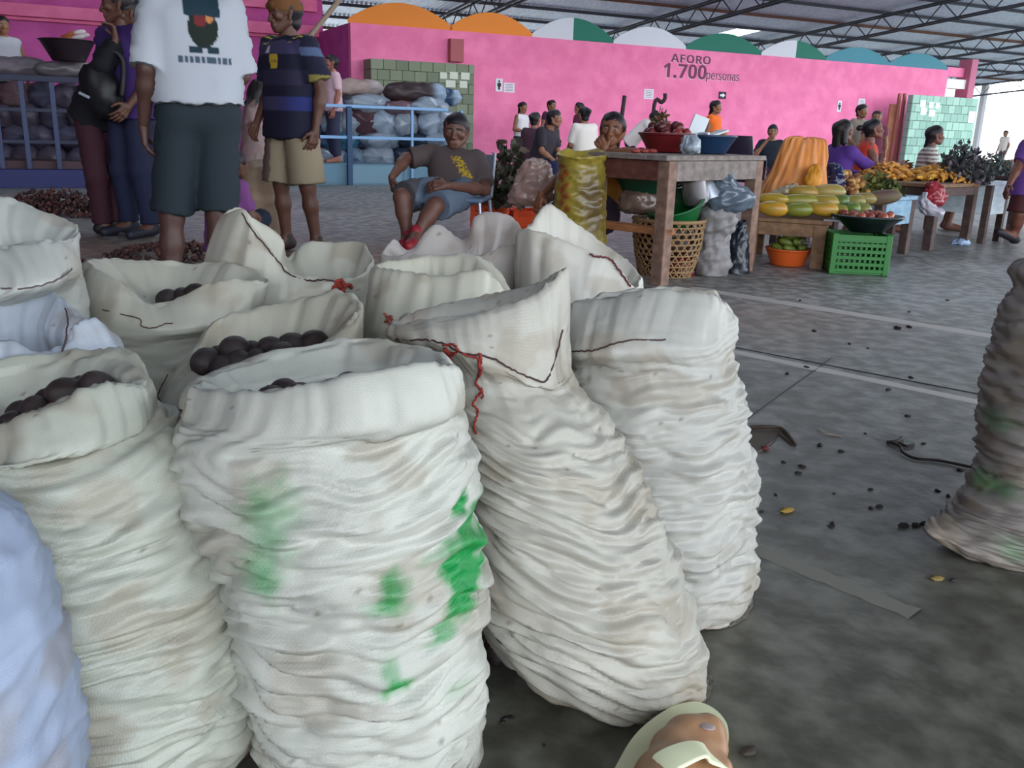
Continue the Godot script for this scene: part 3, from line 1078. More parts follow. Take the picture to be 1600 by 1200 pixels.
	# leaning sack right of centre
	o = sack("sack", "leaning white sack with a pointed folded flap and a hanging red thread", [
		["e", 900, 1058, 980, 1085, 1.37, 0.02, 0.0], ["e", 800, 1022, 1086, 1106, 1.37, 0.11, 0.4], ["e", 750, 955, 1100, 1078, 1.38, 0.15, 0.8], ["e", 734, 870, 1084, 985, 1.39, 0.17],
		["e", 728, 780, 1054, 880, 1.42, 0.175], ["e", 712, 690, 1010, 770, 1.46, 0.175], ["e", 696, 620, 955, 670, 1.5, 0.165, 0.7], ["e", 690, 560, 898, 592, 1.53, 0.13, 0.2],
		["l", [[888, 540, 1.55], [852, 598, 1.42], [752, 557, 1.385], [668, 534, 1.41], [612, 530, 1.5], [650, 500, 1.62], [780, 478, 1.68], [868, 480, 1.64]], 0.1],
		["l", [[885, 426, 1.55], [838, 468, 1.47], [740, 494, 1.43], [660, 502, 1.45], [606, 512, 1.5], [655, 484, 1.58], [760, 462, 1.63], [850, 442, 1.6]], 0.02],
		["l", [[868, 446, 1.55], [825, 482, 1.5], [740, 506, 1.47], [665, 512, 1.48], [630, 518, 1.51], [665, 500, 1.55], [760, 480, 1.59], [835, 458, 1.57]], -0.05],
		["e", 650, 560, 850, 530, 1.53, 0.06, -0.1], ["e", 740, 550, 780, 545, 1.53, 0.02, 0.0]],
		{"seed": 12.9, "tone": Color(0.655, 0.637, 0.592), "n": 144, "step": 0.0055, "amp": 0.022})
	var rt := o
	stitch(rt, sack_rows, [[618, 531], [660, 531], [690, 536], [720, 551], [748, 555], [775, 562], [800, 577], [828, 590], [850, 596], [862, 578], [872, 545], [880, 515]], 0.0016, brown)
	stitch(rt, sack_rows, [[748, 552], [752, 562], [749, 578], [745, 592], [744, 602], [752, 610], [747, 618], [739, 632], [746, 640], [744, 655], [740, 668], [745, 677]], 0.0019, red, "hanging_thread", 0.004)
	stitch(rt, sack_rows, [[751, 553], [748, 566], [751, 575], [747, 588]], 0.0026, red, "hanging_thread", 0.004)
	stitch(rt, sack_rows, [[752, 606], [755, 618], [753, 622]], 0.0016, red, "hanging_thread", 0.004)
	for q in [[[692, 540], [706, 538], [716, 547], [704, 552], [694, 546], [700, 556], [712, 552]], [[722, 552], [735, 557], [750, 560]], [[696, 544], [703, 560], [707, 570]]]:
		stitch(rt, sack_rows, q, 0.0020, red, "knot", 0.004)
	# right-hand sack
	o = sack("sack", "full white sack with shiny ribs, right of the leaning sack", [
		["e", 1020, 985, 1080, 985, 1.68, 0.02, 0.0], ["e", 945, 980, 1148, 978, 1.68, 0.12, 0.4], ["e", 920, 930, 1166, 930, 1.68, 0.15, 0.8], ["e", 905, 800, 1174, 800, 1.69, 0.16],
		["e", 890, 680, 1166, 680, 1.71, 0.165], ["e", 880, 600, 1150, 595, 1.73, 0.16, 0.8], ["e", 880, 552, 1142, 545, 1.74, 0.155, 0.35],
		["l", [[1153, 508, 1.75], [1112, 536, 1.62], [1000, 540, 1.57], [915, 552, 1.59], [870, 530, 1.72], [900, 500, 1.85], [1010, 490, 1.92], [1110, 490, 1.86]], 0.1],
		["l", [[1135, 488, 1.75], [1118, 462, 1.70], [1020, 455, 1.67], [930, 468, 1.68], [876, 478, 1.72], [930, 462, 1.78], [1030, 449, 1.80], [1115, 455, 1.79]], 0.02],
		["e", 900, 505, 1120, 490, 1.74, 0.03, -0.1], ["e", 980, 530, 1040, 525, 1.74, 0.01, 0.0]],
		{"seed": 21.4, "tone": Color(0.655, 0.644, 0.612), "n": 144, "step": 0.0065, "amp": 0.025, "freq": 19.0})
	stitch(o, sack_rows, [[882, 547], [905, 549], [930, 547], [955, 538], [985, 532], [1040, 531]], 0.0016, brown)
	# second row
	o = sack("sack", "open white sack in the second row with a drooping left lip and dark fruit showing", [
		["e", 350, 945, 450, 945, 1.62, 0.03, 0.0], ["e", 270, 930, 520, 930, 1.62, 0.13, 0.5], ["e", 248, 800, 548, 800, 1.62, 0.16], ["e", 242, 710, 562, 690, 1.62, 0.165, 0.8], ["e", 252, 650, 560, 610, 1.62, 0.155, 0.3],
		["l", [[566, 510, 1.62], [522, 580, 1.5], [420, 628, 1.45], [310, 652, 1.47], [246, 632, 1.52], [325, 545, 1.75], [440, 520, 1.8], [538, 500, 1.76]], 0.1],
		["l", [[564, 484, 1.62], [510, 535, 1.53], [420, 572, 1.49], [336, 592, 1.5], [290, 575, 1.58], [345, 498, 1.74], [440, 473, 1.78], [527, 454, 1.74]], 0.02],
		["l", [[530, 515, 1.62], [490, 552, 1.56], [410, 590, 1.53], [345, 602, 1.55], [312, 575, 1.6], [350, 545, 1.69], [430, 535, 1.72], [500, 518, 1.69]], -0.1],
		["e", 330, 600, 500, 570, 1.62, 0.08, -0.1], ["e", 400, 590, 440, 585, 1.62, 0.02, 0.0]],
		{"seed": 30.2, "tone": Color(0.678, 0.659, 0.594), "n": 128, "step": 0.007, "amp": 0.014})
	stitch(o, sack_rows, [[262, 586], [251, 606], [247, 622], [256, 633], [275, 640], [292, 642]], 0.0013, brown)
	fruit_in([[322, 567, 1.58], [366, 546, 1.60], [344, 562, 1.63], [392, 552, 1.63], [424, 547, 1.61], [456, 542, 1.63], [490, 538, 1.64], [405, 565, 1.58], [375, 568, 1.57], [440, 556, 1.58], [350, 575, 1.56]], 0.026, "dark round palm fruit in the mouth of the second-row sack", "fruit in the mouth of the second-row sack")
	o = sack("sack", "wide open white sack in the left of the second row, collar folded to its left", [
		["e", 200, 812, 300, 812, 2.0, 0.03, 0.0], ["e", 125, 795, 385, 795, 2.0, 0.16, 0.5], ["e", 108, 690, 402, 690, 2.0, 0.18], ["e", 106, 600, 406, 590, 2.0, 0.18], ["e", 112, 530, 404, 515, 2.0, 0.17, 0.4],
		["l", [[416, 458, 2.0], [350, 500, 1.86], [250, 514, 1.81], [165, 490, 1.85], [113, 452, 1.98], [170, 440, 2.15], [280, 430, 2.2], [380, 435, 2.13]], 0.1],
		["l", [[418, 441, 2.0], [345, 440, 1.91], [243, 477, 1.87], [180, 437, 1.91], [134, 408, 2.0], [190, 405, 2.13], [290, 412, 2.18], [365, 412, 2.12]], 0.0],
		["l", [[390, 450, 2.0], [330, 452, 1.95], [255, 484, 1.93], [205, 460, 1.94], [178, 445, 2.0], [220, 452, 2.08], [280, 458, 2.1], [340, 450, 2.07]], -0.1],
		["e", 215, 480, 350, 470, 2.0, 0.06, -0.1], ["e", 270, 485, 300, 482, 2.0, 0.02, 0.0]],
		{"seed": 37.7, "tone": Color(0.678, 0.663, 0.610), "material": vmat(0.45, "woven_far"), "n": 112, "step": 0.009, "amp": 0.016})
	stitch(o, sack_rows, [[160, 484], [215, 497], [222, 510], [240, 512], [258, 506], [270, 505]], 0.0013, Color(0.36, 0.27, 0.22))
	fruit_in([[262, 468, 2.04], [285, 466, 2.05], [304, 462, 2.05]], 0.027, "dark palm fruit in the mouth of the wide open left sack", "fruit in the mouth of the wide open left sack")
	o = sack("sack", "white sack with a tall peaked flap, brown stitching and a red knot", [
		["e", 410, 740, 490, 740, 2.3, 0.03, 0.0], ["e", 335, 722, 562, 720, 2.3, 0.15, 0.5], ["e", 318, 600, 584, 600, 2.3, 0.17], ["e", 316, 500, 588, 500, 2.3, 0.17, 0.5],
		["l", [[588, 440, 2.3], [532, 456, 2.15], [450, 470, 2.1], [370, 470, 2.12], [314, 430, 2.25], [350, 410, 2.42], [450, 415, 2.48], [550, 425, 2.44]], 0.1],
		["l", [[582, 408, 2.3], [564, 430, 2.2], [528, 438, 2.15], [482, 434, 2.14], [449, 424, 2.14], [420, 388, 2.15], [392, 352, 2.17], [376, 328, 2.2], [346, 338, 2.27], [368, 326, 2.31], [400, 345, 2.36], [438, 370, 2.4], [450, 405, 2.43], [477, 379, 2.45], [525, 379, 2.45], [566, 380, 2.42]], 0.0],
		["l", [[566, 430, 2.3], [550, 440, 2.24], [522, 448, 2.21], [482, 446, 2.2], [452, 440, 2.2], [424, 420, 2.2], [398, 396, 2.22], [384, 376, 2.24], [370, 372, 2.28], [384, 372, 2.31], [408, 392, 2.34], [436, 408, 2.36], [456, 424, 2.38], [478, 420, 2.39], [520, 420, 2.39], [552, 422, 2.37]], -0.05],
		["e", 400, 470, 545, 460, 2.3, 0.06, -0.1], ["e", 460, 475, 490, 472, 2.3, 0.02, 0.0]],
		{"seed": 44.1, "tone": Color(0.687, 0.671, 0.620), "material": vmat(0.45, "woven_far"), "n": 112, "step": 0.009, "amp": 0.013})
	stitch(o, sack_rows, [[378, 333], [390, 354], [406, 374], [420, 391], [436, 410], [450, 427], [480, 438], [505, 437], [528, 441]], 0.0019, brown)
	for q in [[[524, 440], [532, 438], [538, 446], [531, 455], [521, 453], [524, 446], [533, 447]], [[534, 442], [544, 446], [551, 449]], [[527, 442], [533, 450], [538, 456]]]:
		stitch(o, sack_rows, q, 0.0042, Color(0.60, 0.20, 0.16), "knot", 0.006)
	o = sack("sack", "white sack behind the leaning one, small red knot at its left", [
		["e", 620, 825, 720, 825, 1.95, 0.03, 0.0], ["e", 585, 800, 780, 800, 1.95, 0.14, 0.5], ["e", 572, 650, 800, 650, 1.95, 0.16], ["e", 570, 540, 800, 530, 1.95, 0.16, 0.5],
		["l", [[802, 470, 1.95], [752, 492, 1.82], [680, 507, 1.78], [602, 510, 1.8], [570, 480, 1.93], [610, 440, 2.08], [690, 425, 2.13], [770, 425, 2.07]], 0.1],
		["l", [[791, 455, 1.93], [757, 424, 1.87], [690, 434, 1.85], [620, 426, 1.86], [580, 417, 1.93], [640, 402, 2.02], [690, 397, 2.06], [750, 403, 2.03]], 0.02],
		["l", [[770, 460, 1.93], [745, 440, 1.9], [690, 450, 1.88], [632, 442, 1.89], [610, 436, 1.94], [650, 432, 1.99], [690, 430, 2.01], [740, 432, 1.99]], -0.1],
		["e", 630, 465, 750, 460, 1.94, 0.05, -0.1], ["e", 680, 470, 705, 470, 1.94, 0.02, 0.0]],
		{"seed": 51.6, "tone": Color(0.687, 0.671, 0.610), "material": vmat(0.45, "woven_far"), "n": 112, "step": 0.009, "amp": 0.013})
	for q in [[[600, 490], [606, 496], [612, 505]], [[604, 500], [610, 494], [614, 500]], [[601, 503], [607, 500], [611, 507]]]:
		stitch(o, sack_rows, q, 0.0026, Color(0.58, 0.28, 0.24), "knot", 0.004)
	sack("sack", "thin plastic-lined white sack with jagged peaks at the back of the group", [
		["e", 660, 712, 760, 712, 2.45, 0.03, 0.0], ["e", 612, 692, 820, 690, 2.45, 0.15, 0.5], ["e", 600, 560, 828, 560, 2.45, 0.17], ["e", 598, 475, 828, 470, 2.45, 0.16, 0.5],
		["l", [[832, 435, 2.45], [775, 450, 2.3], [700, 455, 2.26], [640, 445, 2.3], [594, 425, 2.43], [630, 405, 2.58], [710, 400, 2.62], [790, 405, 2.58]], 0.1],
		["l", [[822, 402, 2.4], [806, 384, 2.36], [775, 392, 2.32], [742, 402, 2.3], [708, 402, 2.3], [672, 400, 2.32], [640, 398, 2.34], [612, 402, 2.38], [597, 396, 2.43], [616, 376, 2.49], [641, 391, 2.52], [680, 351, 2.54], [724, 375, 2.54], [746, 337, 2.53], [786, 334, 2.5], [816, 358, 2.46]], 0.0],
		["l", [[806, 410, 2.42], [795, 408, 2.4], [770, 414, 2.38], [742, 420, 2.36], [708, 420, 2.36], [672, 418, 2.37], [645, 414, 2.38], [624, 412, 2.41], [616, 410, 2.43], [628, 406, 2.46], [648, 408, 2.48], [680, 396, 2.49], [722, 400, 2.49], [746, 390, 2.48], [776, 388, 2.47], [798, 396, 2.44]], -0.05],
		["e", 650, 440, 770, 435, 2.43, 0.05, -0.1], ["e", 700, 445, 725, 445, 2.43, 0.02, 0.0]],
		{"seed": 58.3, "tone": Color(0.714, 0.679, 0.653), "n": 128, "step": 0.009, "amp": 0.014, "material": plastic_liner()})
	o = sack("sack", "white sack with a sloping pointed flap and dark red stitching, nearest the wooden table", [
		["e", 870, 735, 950, 735, 2.3, 0.03, 0.0], ["e", 828, 722, 992, 720, 2.3, 0.13, 0.5], ["e", 812, 600, 1006, 600, 2.3, 0.15], ["e", 808, 510, 1004, 500, 2.3, 0.15, 0.5],
		["l", [[1004, 462, 2.3], [962, 474, 2.18], [900, 474, 2.14], [838, 462, 2.17], [806, 430, 2.28], [830, 410, 2.42], [890, 410, 2.46], [960, 425, 2.42]], 0.1],
		["l", [[1001, 436, 2.3], [990, 449, 2.22], [958, 412, 2.2], [916, 393, 2.19], [868, 374, 2.19], [826, 360, 2.22], [806, 366, 2.28], [828, 352, 2.33], [856, 320, 2.38], [898, 349, 2.41], [945, 383, 2.42], [985, 411, 2.37]], 0.0],
		["l", [[985, 450, 2.3], [976, 456, 2.25], [950, 432, 2.24], [912, 416, 2.23], [870, 398, 2.23], [838, 388, 2.25], [826, 392, 2.28], [838, 384, 2.31], [860, 370, 2.34], [896, 386, 2.36], [938, 410, 2.36], [970, 434, 2.34]], -0.05],
		["e", 850, 450, 950, 450, 2.28, 0.05, -0.1], ["e", 890, 460, 910, 460, 2.28, 0.02, 0.0]],
		{"seed": 65.9, "tone": Color(0.705, 0.685, 0.645), "material": vmat(0.45, "woven_far"), "n": 112, "step": 0.009, "amp": 0.013})
	stitch(o, sack_rows, [[922, 397], [932, 401], [945, 402], [957, 408], [966, 421], [976, 434], [985, 447]], 0.0024, Color(0.36, 0.13, 0.14), "stitching", 0.004)
	# left edge
	o = sack("sack", "tall glossy white sack at the left edge, its wide collar tipped to the right", [
		["e", -40, 888, 40, 888, 1.75, 0.03, 0.0], ["e", -100, 870, 110, 870, 1.75, 0.14, 0.5], ["e", -120, 700, 124, 700, 1.75, 0.17], ["e", -120, 560, 124, 540, 1.75, 0.17, 0.6], ["e", -116, 490, 120, 460, 1.75, 0.165, 0.2],
		["l", [[126, 408, 1.75], [90, 440, 1.6], [20, 453, 1.55], [-70, 460, 1.58], [-140, 430, 1.72], [-100, 370, 1.9], [0, 350, 1.95], [92, 366, 1.9]], 0.1],
		["l", [[112, 376, 1.75], [62, 378, 1.66], [0, 388, 1.62], [-60, 390, 1.63], [-130, 360, 1.72], [-60, 300, 1.86], [22, 313, 1.9], [117, 350, 1.86]], 0.02],
		["l", [[92, 388, 1.75], [55, 396, 1.7], [0, 402, 1.67], [-50, 402, 1.68], [-100, 380, 1.73], [-50, 350, 1.8], [18, 355, 1.83], [90, 375, 1.8]], -0.1],
		["e", -60, 420, 70, 410, 1.74, 0.06, -0.1], ["e", 0, 425, 20, 425, 1.74, 0.02, 0.0]],
		{"seed": 72.5, "tone": Color(0.647, 0.649, 0.623), "material": vmat(0.45, "woven_far"), "n": 112, "step": 0.008, "amp": 0.014})
	stitch(o, sack_rows, [[2, 451], [50, 449], [90, 437], [112, 420]], 0.0016, Color(0.35, 0.3, 0.3))
	o = sack("sack", "white sack at the left edge between the tall glossy sack and the front left sack", [
		["e", -20, 985, 60, 985, 1.5, 0.03, 0.0], ["e", -80, 975, 120, 975, 1.5, 0.13, 0.5], ["e", -100, 800, 150, 800, 1.5, 0.16], ["e", -100, 660, 185, 640, 1.5, 0.165, 0.6],
		["l", [[196, 555, 1.5], [150, 590, 1.4], [60, 600, 1.36], [-40, 610, 1.38], [-110, 550, 1.47], [-70, 500, 1.62], [20, 480, 1.66], [120, 500, 1.62]], 0.1],
		["l", [[176, 520, 1.5], [148, 500, 1.45], [118, 508, 1.42], [103, 540, 1.40], [60, 552, 1.38], [20, 535, 1.39], [-20, 540, 1.39], [-70, 540, 1.42], [-105, 510, 1.47], [-85, 475, 1.54], [-40, 455, 1.6], [10, 455, 1.63], [60, 454, 1.64], [92, 460, 1.61], [108, 482, 1.56], [135, 500, 1.52]], 0.02],
		["l", [[140, 540, 1.5], [125, 540, 1.47], [105, 545, 1.45], [90, 556, 1.44], [55, 564, 1.43], [20, 552, 1.43], [-15, 556, 1.43], [-50, 555, 1.45], [-75, 530, 1.48], [-60, 515, 1.52], [-30, 505, 1.55], [10, 505, 1.57], [45, 505, 1.57], [70, 510, 1.55], [85, 520, 1.53], [110, 530, 1.51]], -0.1],
		["e", -50, 580, 90, 570, 1.49, 0.06, -0.1], ["e", 10, 580, 30, 580, 1.49, 0.02, 0.0]],
		{"seed": 79.2, "tone": Color(0.617, 0.642, 0.680), "n": 112, "step": 0.008, "amp": 0.014})
	stitch(o, sack_rows, [[102, 482], [106, 500], [104, 520], [100, 538], [97, 550]], 0.0013, brown)
	# the sack cut off at the right edge, with its bottom corner sticking out
	var gp := [blob(1595, 690, 30, 20, 1.8, 0.5, 0.6), blob(1590, 790, 30, 14, 1.8, 0.45, 0.6), blob(1592, 870, 20, 12, 1.8, 0.3, 0.6)]
	o = sack("sack", "grubby white sack cut off at the right edge, a pointed bottom corner sticking out", [
		["e", 1600, 905, 1680, 908, 1.95, 0.02, 0.0], ["l", [[1790, 860, 1.95], [1720, 905, 1.83], [1610, 897, 1.82], [1500, 862, 1.85], [1448, 829, 1.9], [1520, 840, 2.02], [1640, 850, 2.08], [1750, 850, 2.05]], 0.3],
		["e", 1490, 800, 1840, 830, 1.96, 0.14], ["e", 1530, 745, 1850, 755, 1.97, 0.16], ["e", 1545, 640, 1860, 650, 2.0, 0.17], ["e", 1560, 550, 1855, 560, 2.02, 0.165], ["e", 1574, 480, 1840, 485, 2.05, 0.14, 0.5], ["e", 1590, 450, 1820, 455, 2.06, 0.1, 0.2], ["e", 1578, 425, 1830, 425, 2.06, 0.1, 0.1], ["e", 1600, 405, 1800, 400, 2.06, 0.05, 0.1], ["e", 1680, 402, 1720, 400, 2.06, 0.01, 0.0]],
		{"seed": 86.8, "tone": Color(0.459, 0.430, 0.411), "n": 128, "step": 0.007, "amp": 0.022, "paint": gp})

func plastic_liner() -> StandardMaterial3D:
	if mats.has("liner"): return mats["liner"]
	var m: StandardMaterial3D = sack_material().duplicate()
	m.resource_name = "liner"
	m.roughness = 0.28
	m.normal_scale = 0.25
	mats["liner"] = m
	return m

func frayed(root: Node, px: float, py: float, d: float) -> void:   # torn threads at a bottom corner
	var mb := MB.new()
	for i in 26:
		var a := pt(px + rng.randf_range(-6, 14), py + rng.randf_range(-40, 30), d)
		var b := a + Vector3(rng.randf_range(-0.022, 0.004), rng.randf_range(-0.018, 0.014), rng.randf_range(-0.005, 0.018))
		mb.tube(spline([a, a.lerp(b, 0.5) + Vector3(0, rng.randf_range(-0.006, 0.006), 0), b], 4), 0.0007, 4)
	obj("frayed_threads", mb, cmat(Color(0.78, 0.78, 0.75), 0.7), root)

var fruit_mesh: ArrayMesh

func fruit_mat() -> StandardMaterial3D:
	if mats.has("fruit"): return mats["fruit"]
	var m := tri_mat("fruit", noise_tex(0.03, Color(0.10, 0.075, 0.075), Color(0.23, 0.155, 0.145), 128, 61), 12.0, 0.38, bump_tex(0.10, 8.0, 128, 62), Color(1, 1, 1), 1.0)
	m.uv1_world_triplanar = false
	return m

func fruit_shape() -> ArrayMesh:
	if fruit_mesh == null:
		var mb := MB.new()
		mb.ball(Vector3.ZERO, Vector3(1, 1.12, 1), Basis.IDENTITY, 18, 12, noise, 0.03, 3.0)
		fruit_mesh = mb.mesh()
	return fruit_mesh

func fruit_in(list: Array, r: float, label: String, group: String) -> void:
	for q in list:
		var o := obj_mesh("palm_fruit", fruit_shape(), fruit_mat(), null, pt(q[0], q[1], q[2]))
		o.basis = Basis.from_euler(Vector3(rng.randf() * 3, rng.randf() * 3, rng.randf() * 3)).scaled(Vector3.ONE * r * rng.randf_range(0.92, 1.08))
		meta(o, label, "fruit", group)

# ---------------------------------------------------------------- bodies: a smooth field round tapered bones, meshed as surface nets
# bone: [a, b, radius at a, radius at b, mode]  mode 0 joins, 1 carves away, 2 joins and ends flat at b
func field_mesh(bones: Array, cell: float, k: float, mb: MB, col, flat_col := Color.WHITE, wrinkle := 0.0) -> void:
	var lo := Vector3.ONE * 1e9
	var hi := -lo
	for b in bones:
		if b[4] == 1: continue
		var r: float = maxf(b[2], b[3]) + 2.0 * cell
		lo = lo.min((b[0] as Vector3).min(b[1]) - Vector3.ONE * r)
		hi = hi.max((b[0] as Vector3).max(b[1]) + Vector3.ONE * r)
	var nx := int((hi.x - lo.x) / cell) + 2
	var ny := int((hi.y - lo.y) / cell) + 2
	var nz := int((hi.z - lo.z) / cell) + 2
	var sy := nx
	var sz := nx * ny
	var g := PackedFloat32Array()
	g.resize(nx * ny * nz)
	g.fill(9.0)
	for b in bones:
		var a: Vector3 = b[0]
		var e: Vector3 = b[1]
		var ra: float = b[2]
		var rb: float = b[3]
		var mode: int = b[4]
		var reach := maxf(ra, rb) + k + 2.5 * cell
		var bl := ((a.min(e) - Vector3.ONE * reach - lo) / cell)
		var bh := ((a.max(e) + Vector3.ONE * reach - lo) / cell)
		var x0 := maxi(0, int(bl.x)); var x1 := mini(nx - 1, int(bh.x) + 1)
		var y0 := maxi(0, int(bl.y)); var y1 := mini(ny - 1, int(bh.y) + 1)
		var z0 := maxi(0, int(bl.z)); var z1 := mini(nz - 1, int(bh.z) + 1)
		var ab := e - a
		var l2 := maxf(ab.length_squared(), 1e-10)
		var ln := sqrt(l2)
		var dr := rb - ra
		for z in range(z0, z1 + 1):
			for y in range(y0, y1 + 1):
				var at := z * sz + y * sy
				var p := lo + Vector3(x0, y, z) * cell - a
				for x in range(x0, x1 + 1):
					var t := p.dot(ab) / l2
					var tc := clampf(t, 0.0, 1.0)
					var d := (p - ab * tc).length() - (ra + dr * tc)
					if mode == 2 and t > 0.9: d = maxf(d, (t - 1.0) * ln)
					p.x += cell
					var i := at + x
					var o := g[i]
					if mode == 1:
						d = -d
						var h1 := maxf(k - absf(o - d), 0.0)
						g[i] = maxf(o, d) + h1 * h1 / (4.0 * k)
					elif o > 8.0:
						g[i] = d
					else:
						var h := maxf(k - absf(o - d), 0.0)
						g[i] = minf(o, d) - h * h / (4.0 * k)
	var ids := {}
	var base := mb.V.size()
	var lim := 1.8 * cell
	var offs := PackedInt32Array([0, 1, sy, sy + 1, sz, sz + 1, sz + sy, sz + sy + 1])
	var corner := [Vector3(0, 0, 0), Vector3(1, 0, 0), Vector3(0, 1, 0), Vector3(1, 1, 0), Vector3(0, 0, 1), Vector3(1, 0, 1), Vector3(0, 1, 1), Vector3(1, 1, 1)]
	var edges := [[0, 1], [2, 3], [4, 5], [6, 7], [0, 2], [1, 3], [4, 6], [5, 7], [0, 4], [1, 5], [2, 6], [3, 7]]
	var v := PackedFloat32Array()
	v.resize(8)
	for z in nz - 1:
		for y in ny - 1:
			var at := z * sz + y * sy
			for x in nx - 1:
				var i := at + x
				if absf(g[i]) > lim: continue
				var m := 0
				for q in 8:
					v[q] = g[i + offs[q]]
					if v[q] < 0.0: m += 1
				if m == 0 or m == 8: continue
				var s := Vector3.ZERO
				var n := 0
				for ed in edges:
					var va := v[ed[0]]
					var vb := v[ed[1]]
					if (va < 0.0) != (vb < 0.0):
						s += (corner[ed[0]] as Vector3).lerp(corner[ed[1]], va / (va - vb))
						n += 1
				ids[i] = mb.V.size()
				var p := lo + (Vector3(x, y, z) + s / n) * cell
				mb.V.append(p)
				mb.N.append(Vector3.ZERO)
				mb.T.append(Vector2.ZERO)
				mb.C.append(col.call(p) if col != null else flat_col)
	var V := mb.V
	var N := mb.N
	for i: int in ids:
		for ax in 3:
			var st: int = [1, sy, sz][ax]
			var s1: int = [sy, sz, 1][ax]
			var s2: int = [sz, 1, sy][ax]
			if i + st >= g.size(): continue
			var ga := g[i]
			var gb := g[i + st]
			if (ga < 0.0) == (gb < 0.0): continue
			if not (ids.has(i - s1) and ids.has(i - s2) and ids.has(i - s1 - s2)): continue
			var q0: int = ids[i]
			var q1: int = ids[i - s1]
			var q2: int = ids[i - s1 - s2]
			var q3: int = ids[i - s2]
			if ga < 0.0:
				var w := q1
				q1 = q3
				q3 = w
			var nn := (V[q2] - V[q0]).cross(V[q3] - V[q1])
			N[q0] += nn; N[q1] += nn; N[q2] += nn; N[q3] += nn
			mb.I.append(q0); mb.I.append(q1); mb.I.append(q2)
			mb.I.append(q0); mb.I.append(q2); mb.I.append(q3)
	for i in range(base, V.size()):
		var q := -N[i].normalized()
		N[i] = q
		if wrinkle > 0.0:
			var p := V[i]
			V[i] = p + q * wrinkle * (noise.get_noise_3d(p.x * 9.0, p.y * 13.0, p.z * 9.0) + 0.5 * noise.get_noise_3d(p.x * 22.0, p.y * 26.0, p.z * 22.0))
	mb.V = V
	mb.N = N

const STAND := {
	"hl": Vector3(0.085, 0.87, 0), "hr": Vector3(-0.085, 0.87, 0), "kl": Vector3(0.10, 0.46, 0.02), "kr": Vector3(-0.10, 0.46, 0.02),
	"al": Vector3(0.11, 0.075, -0.02), "ar": Vector3(-0.11, 0.075, -0.02), "tl": Vector3(0.135, 0.03, 0.16), "tr": Vector3(-0.135, 0.03, 0.16),
	"sl": Vector3(0.165, 1.345, 0), "sr": Vector3(-0.165, 1.345, 0), "el": Vector3(0.225, 1.07, -0.02), "er": Vector3(-0.225, 1.07, -0.02),
	"wl": Vector3(0.235, 0.83, 0.06), "wr": Vector3(-0.235, 0.83, 0.06), "nk": Vector3(0, 1.40, 0.0), "hd": Vector3(0, 1.535, 0.02)}
const SIT := {
	"hl": Vector3(0.085, 0.50, 0), "hr": Vector3(-0.085, 0.50, 0), "kl": Vector3(0.11, 0.48, 0.40), "kr": Vector3(-0.11, 0.48, 0.40),
	"al": Vector3(0.11, 0.075, 0.36), "ar": Vector3(-0.11, 0.075, 0.36), "tl": Vector3(0.125, 0.03, 0.53), "tr": Vector3(-0.125, 0.03, 0.53),
	"sl": Vector3(0.165, 0.97, 0.02), "sr": Vector3(-0.165, 0.97, 0.02), "el": Vector3(0.225, 0.70, 0.06), "er": Vector3(-0.225, 0.70, 0.06),
	"wl": Vector3(0.14, 0.60, 0.28), "wr": Vector3(-0.14, 0.60, 0.28), "nk": Vector3(0, 1.03, 0.03), "hd": Vector3(0, 1.165, 0.06)}

func head_bones() -> Array:
	var z := Vector3.ZERO
	var b := [
		[Vector3(0, 0.035, 0.012), Vector3(0, 0.03, -0.035), 0.085, 0.079, 0],
		[Vector3(0, 0.0, 0.028), Vector3(0, -0.062, 0.042), 0.060, 0.043, 0],
		[Vector3(0.045, -0.045, 0.0), Vector3(0.012, -0.088, 0.062), 0.030, 0.024, 0],
		[Vector3(-0.045, -0.045, 0.0), Vector3(-0.012, -0.088, 0.062), 0.030, 0.024, 0],
		[Vector3(0.042, -0.012, 0.066), Vector3(0.046, -0.02, 0.05), 0.022, 0.022, 0],
		[Vector3(-0.042, -0.012, 0.066), Vector3(-0.046, -0.02, 0.05), 0.022, 0.022, 0],
		[Vector3(0.045, 0.026, 0.066), Vector3(-0.045, 0.026, 0.066), 0.022, 0.022, 0],
		[Vector3(0.031, 0.004, 0.108), Vector3(0.033, 0.004, 0.100), 0.017, 0.017, 1],
		[Vector3(-0.031, 0.004, 0.108), Vector3(-0.033, 0.004, 0.100), 0.017, 0.017, 1],
		[Vector3(0.031, 0.003, 0.079), Vector3(0.031, 0.0035, 0.079), 0.0125, 0.0125, 0],
		[Vector3(-0.031, 0.003, 0.079), Vector3(-0.031, 0.0035, 0.079), 0.0125, 0.0125, 0],
		[Vector3(0, 0.008, 0.090), Vector3(0, -0.034, 0.106), 0.009, 0.013, 0],
		[Vector3(0.014, -0.037, 0.093), Vector3(-0.014, -0.037, 0.093), 0.010, 0.010, 0],
		[Vector3(0.017, -0.061, 0.082), Vector3(-0.017, -0.061, 0.082), 0.0105, 0.0105, 0],
		[Vector3(0.014, -0.070, 0.081), Vector3(-0.014, -0.070, 0.081), 0.010, 0.010, 0],
		[Vector3(0.083, 0.014, -0.012), Vector3(0.078, -0.032, -0.002), 0.014, 0.009, 0],
		[Vector3(-0.083, 0.014, -0.012), Vector3(-0.078, -0.032, -0.002), 0.014, 0.009, 0]]
	return b

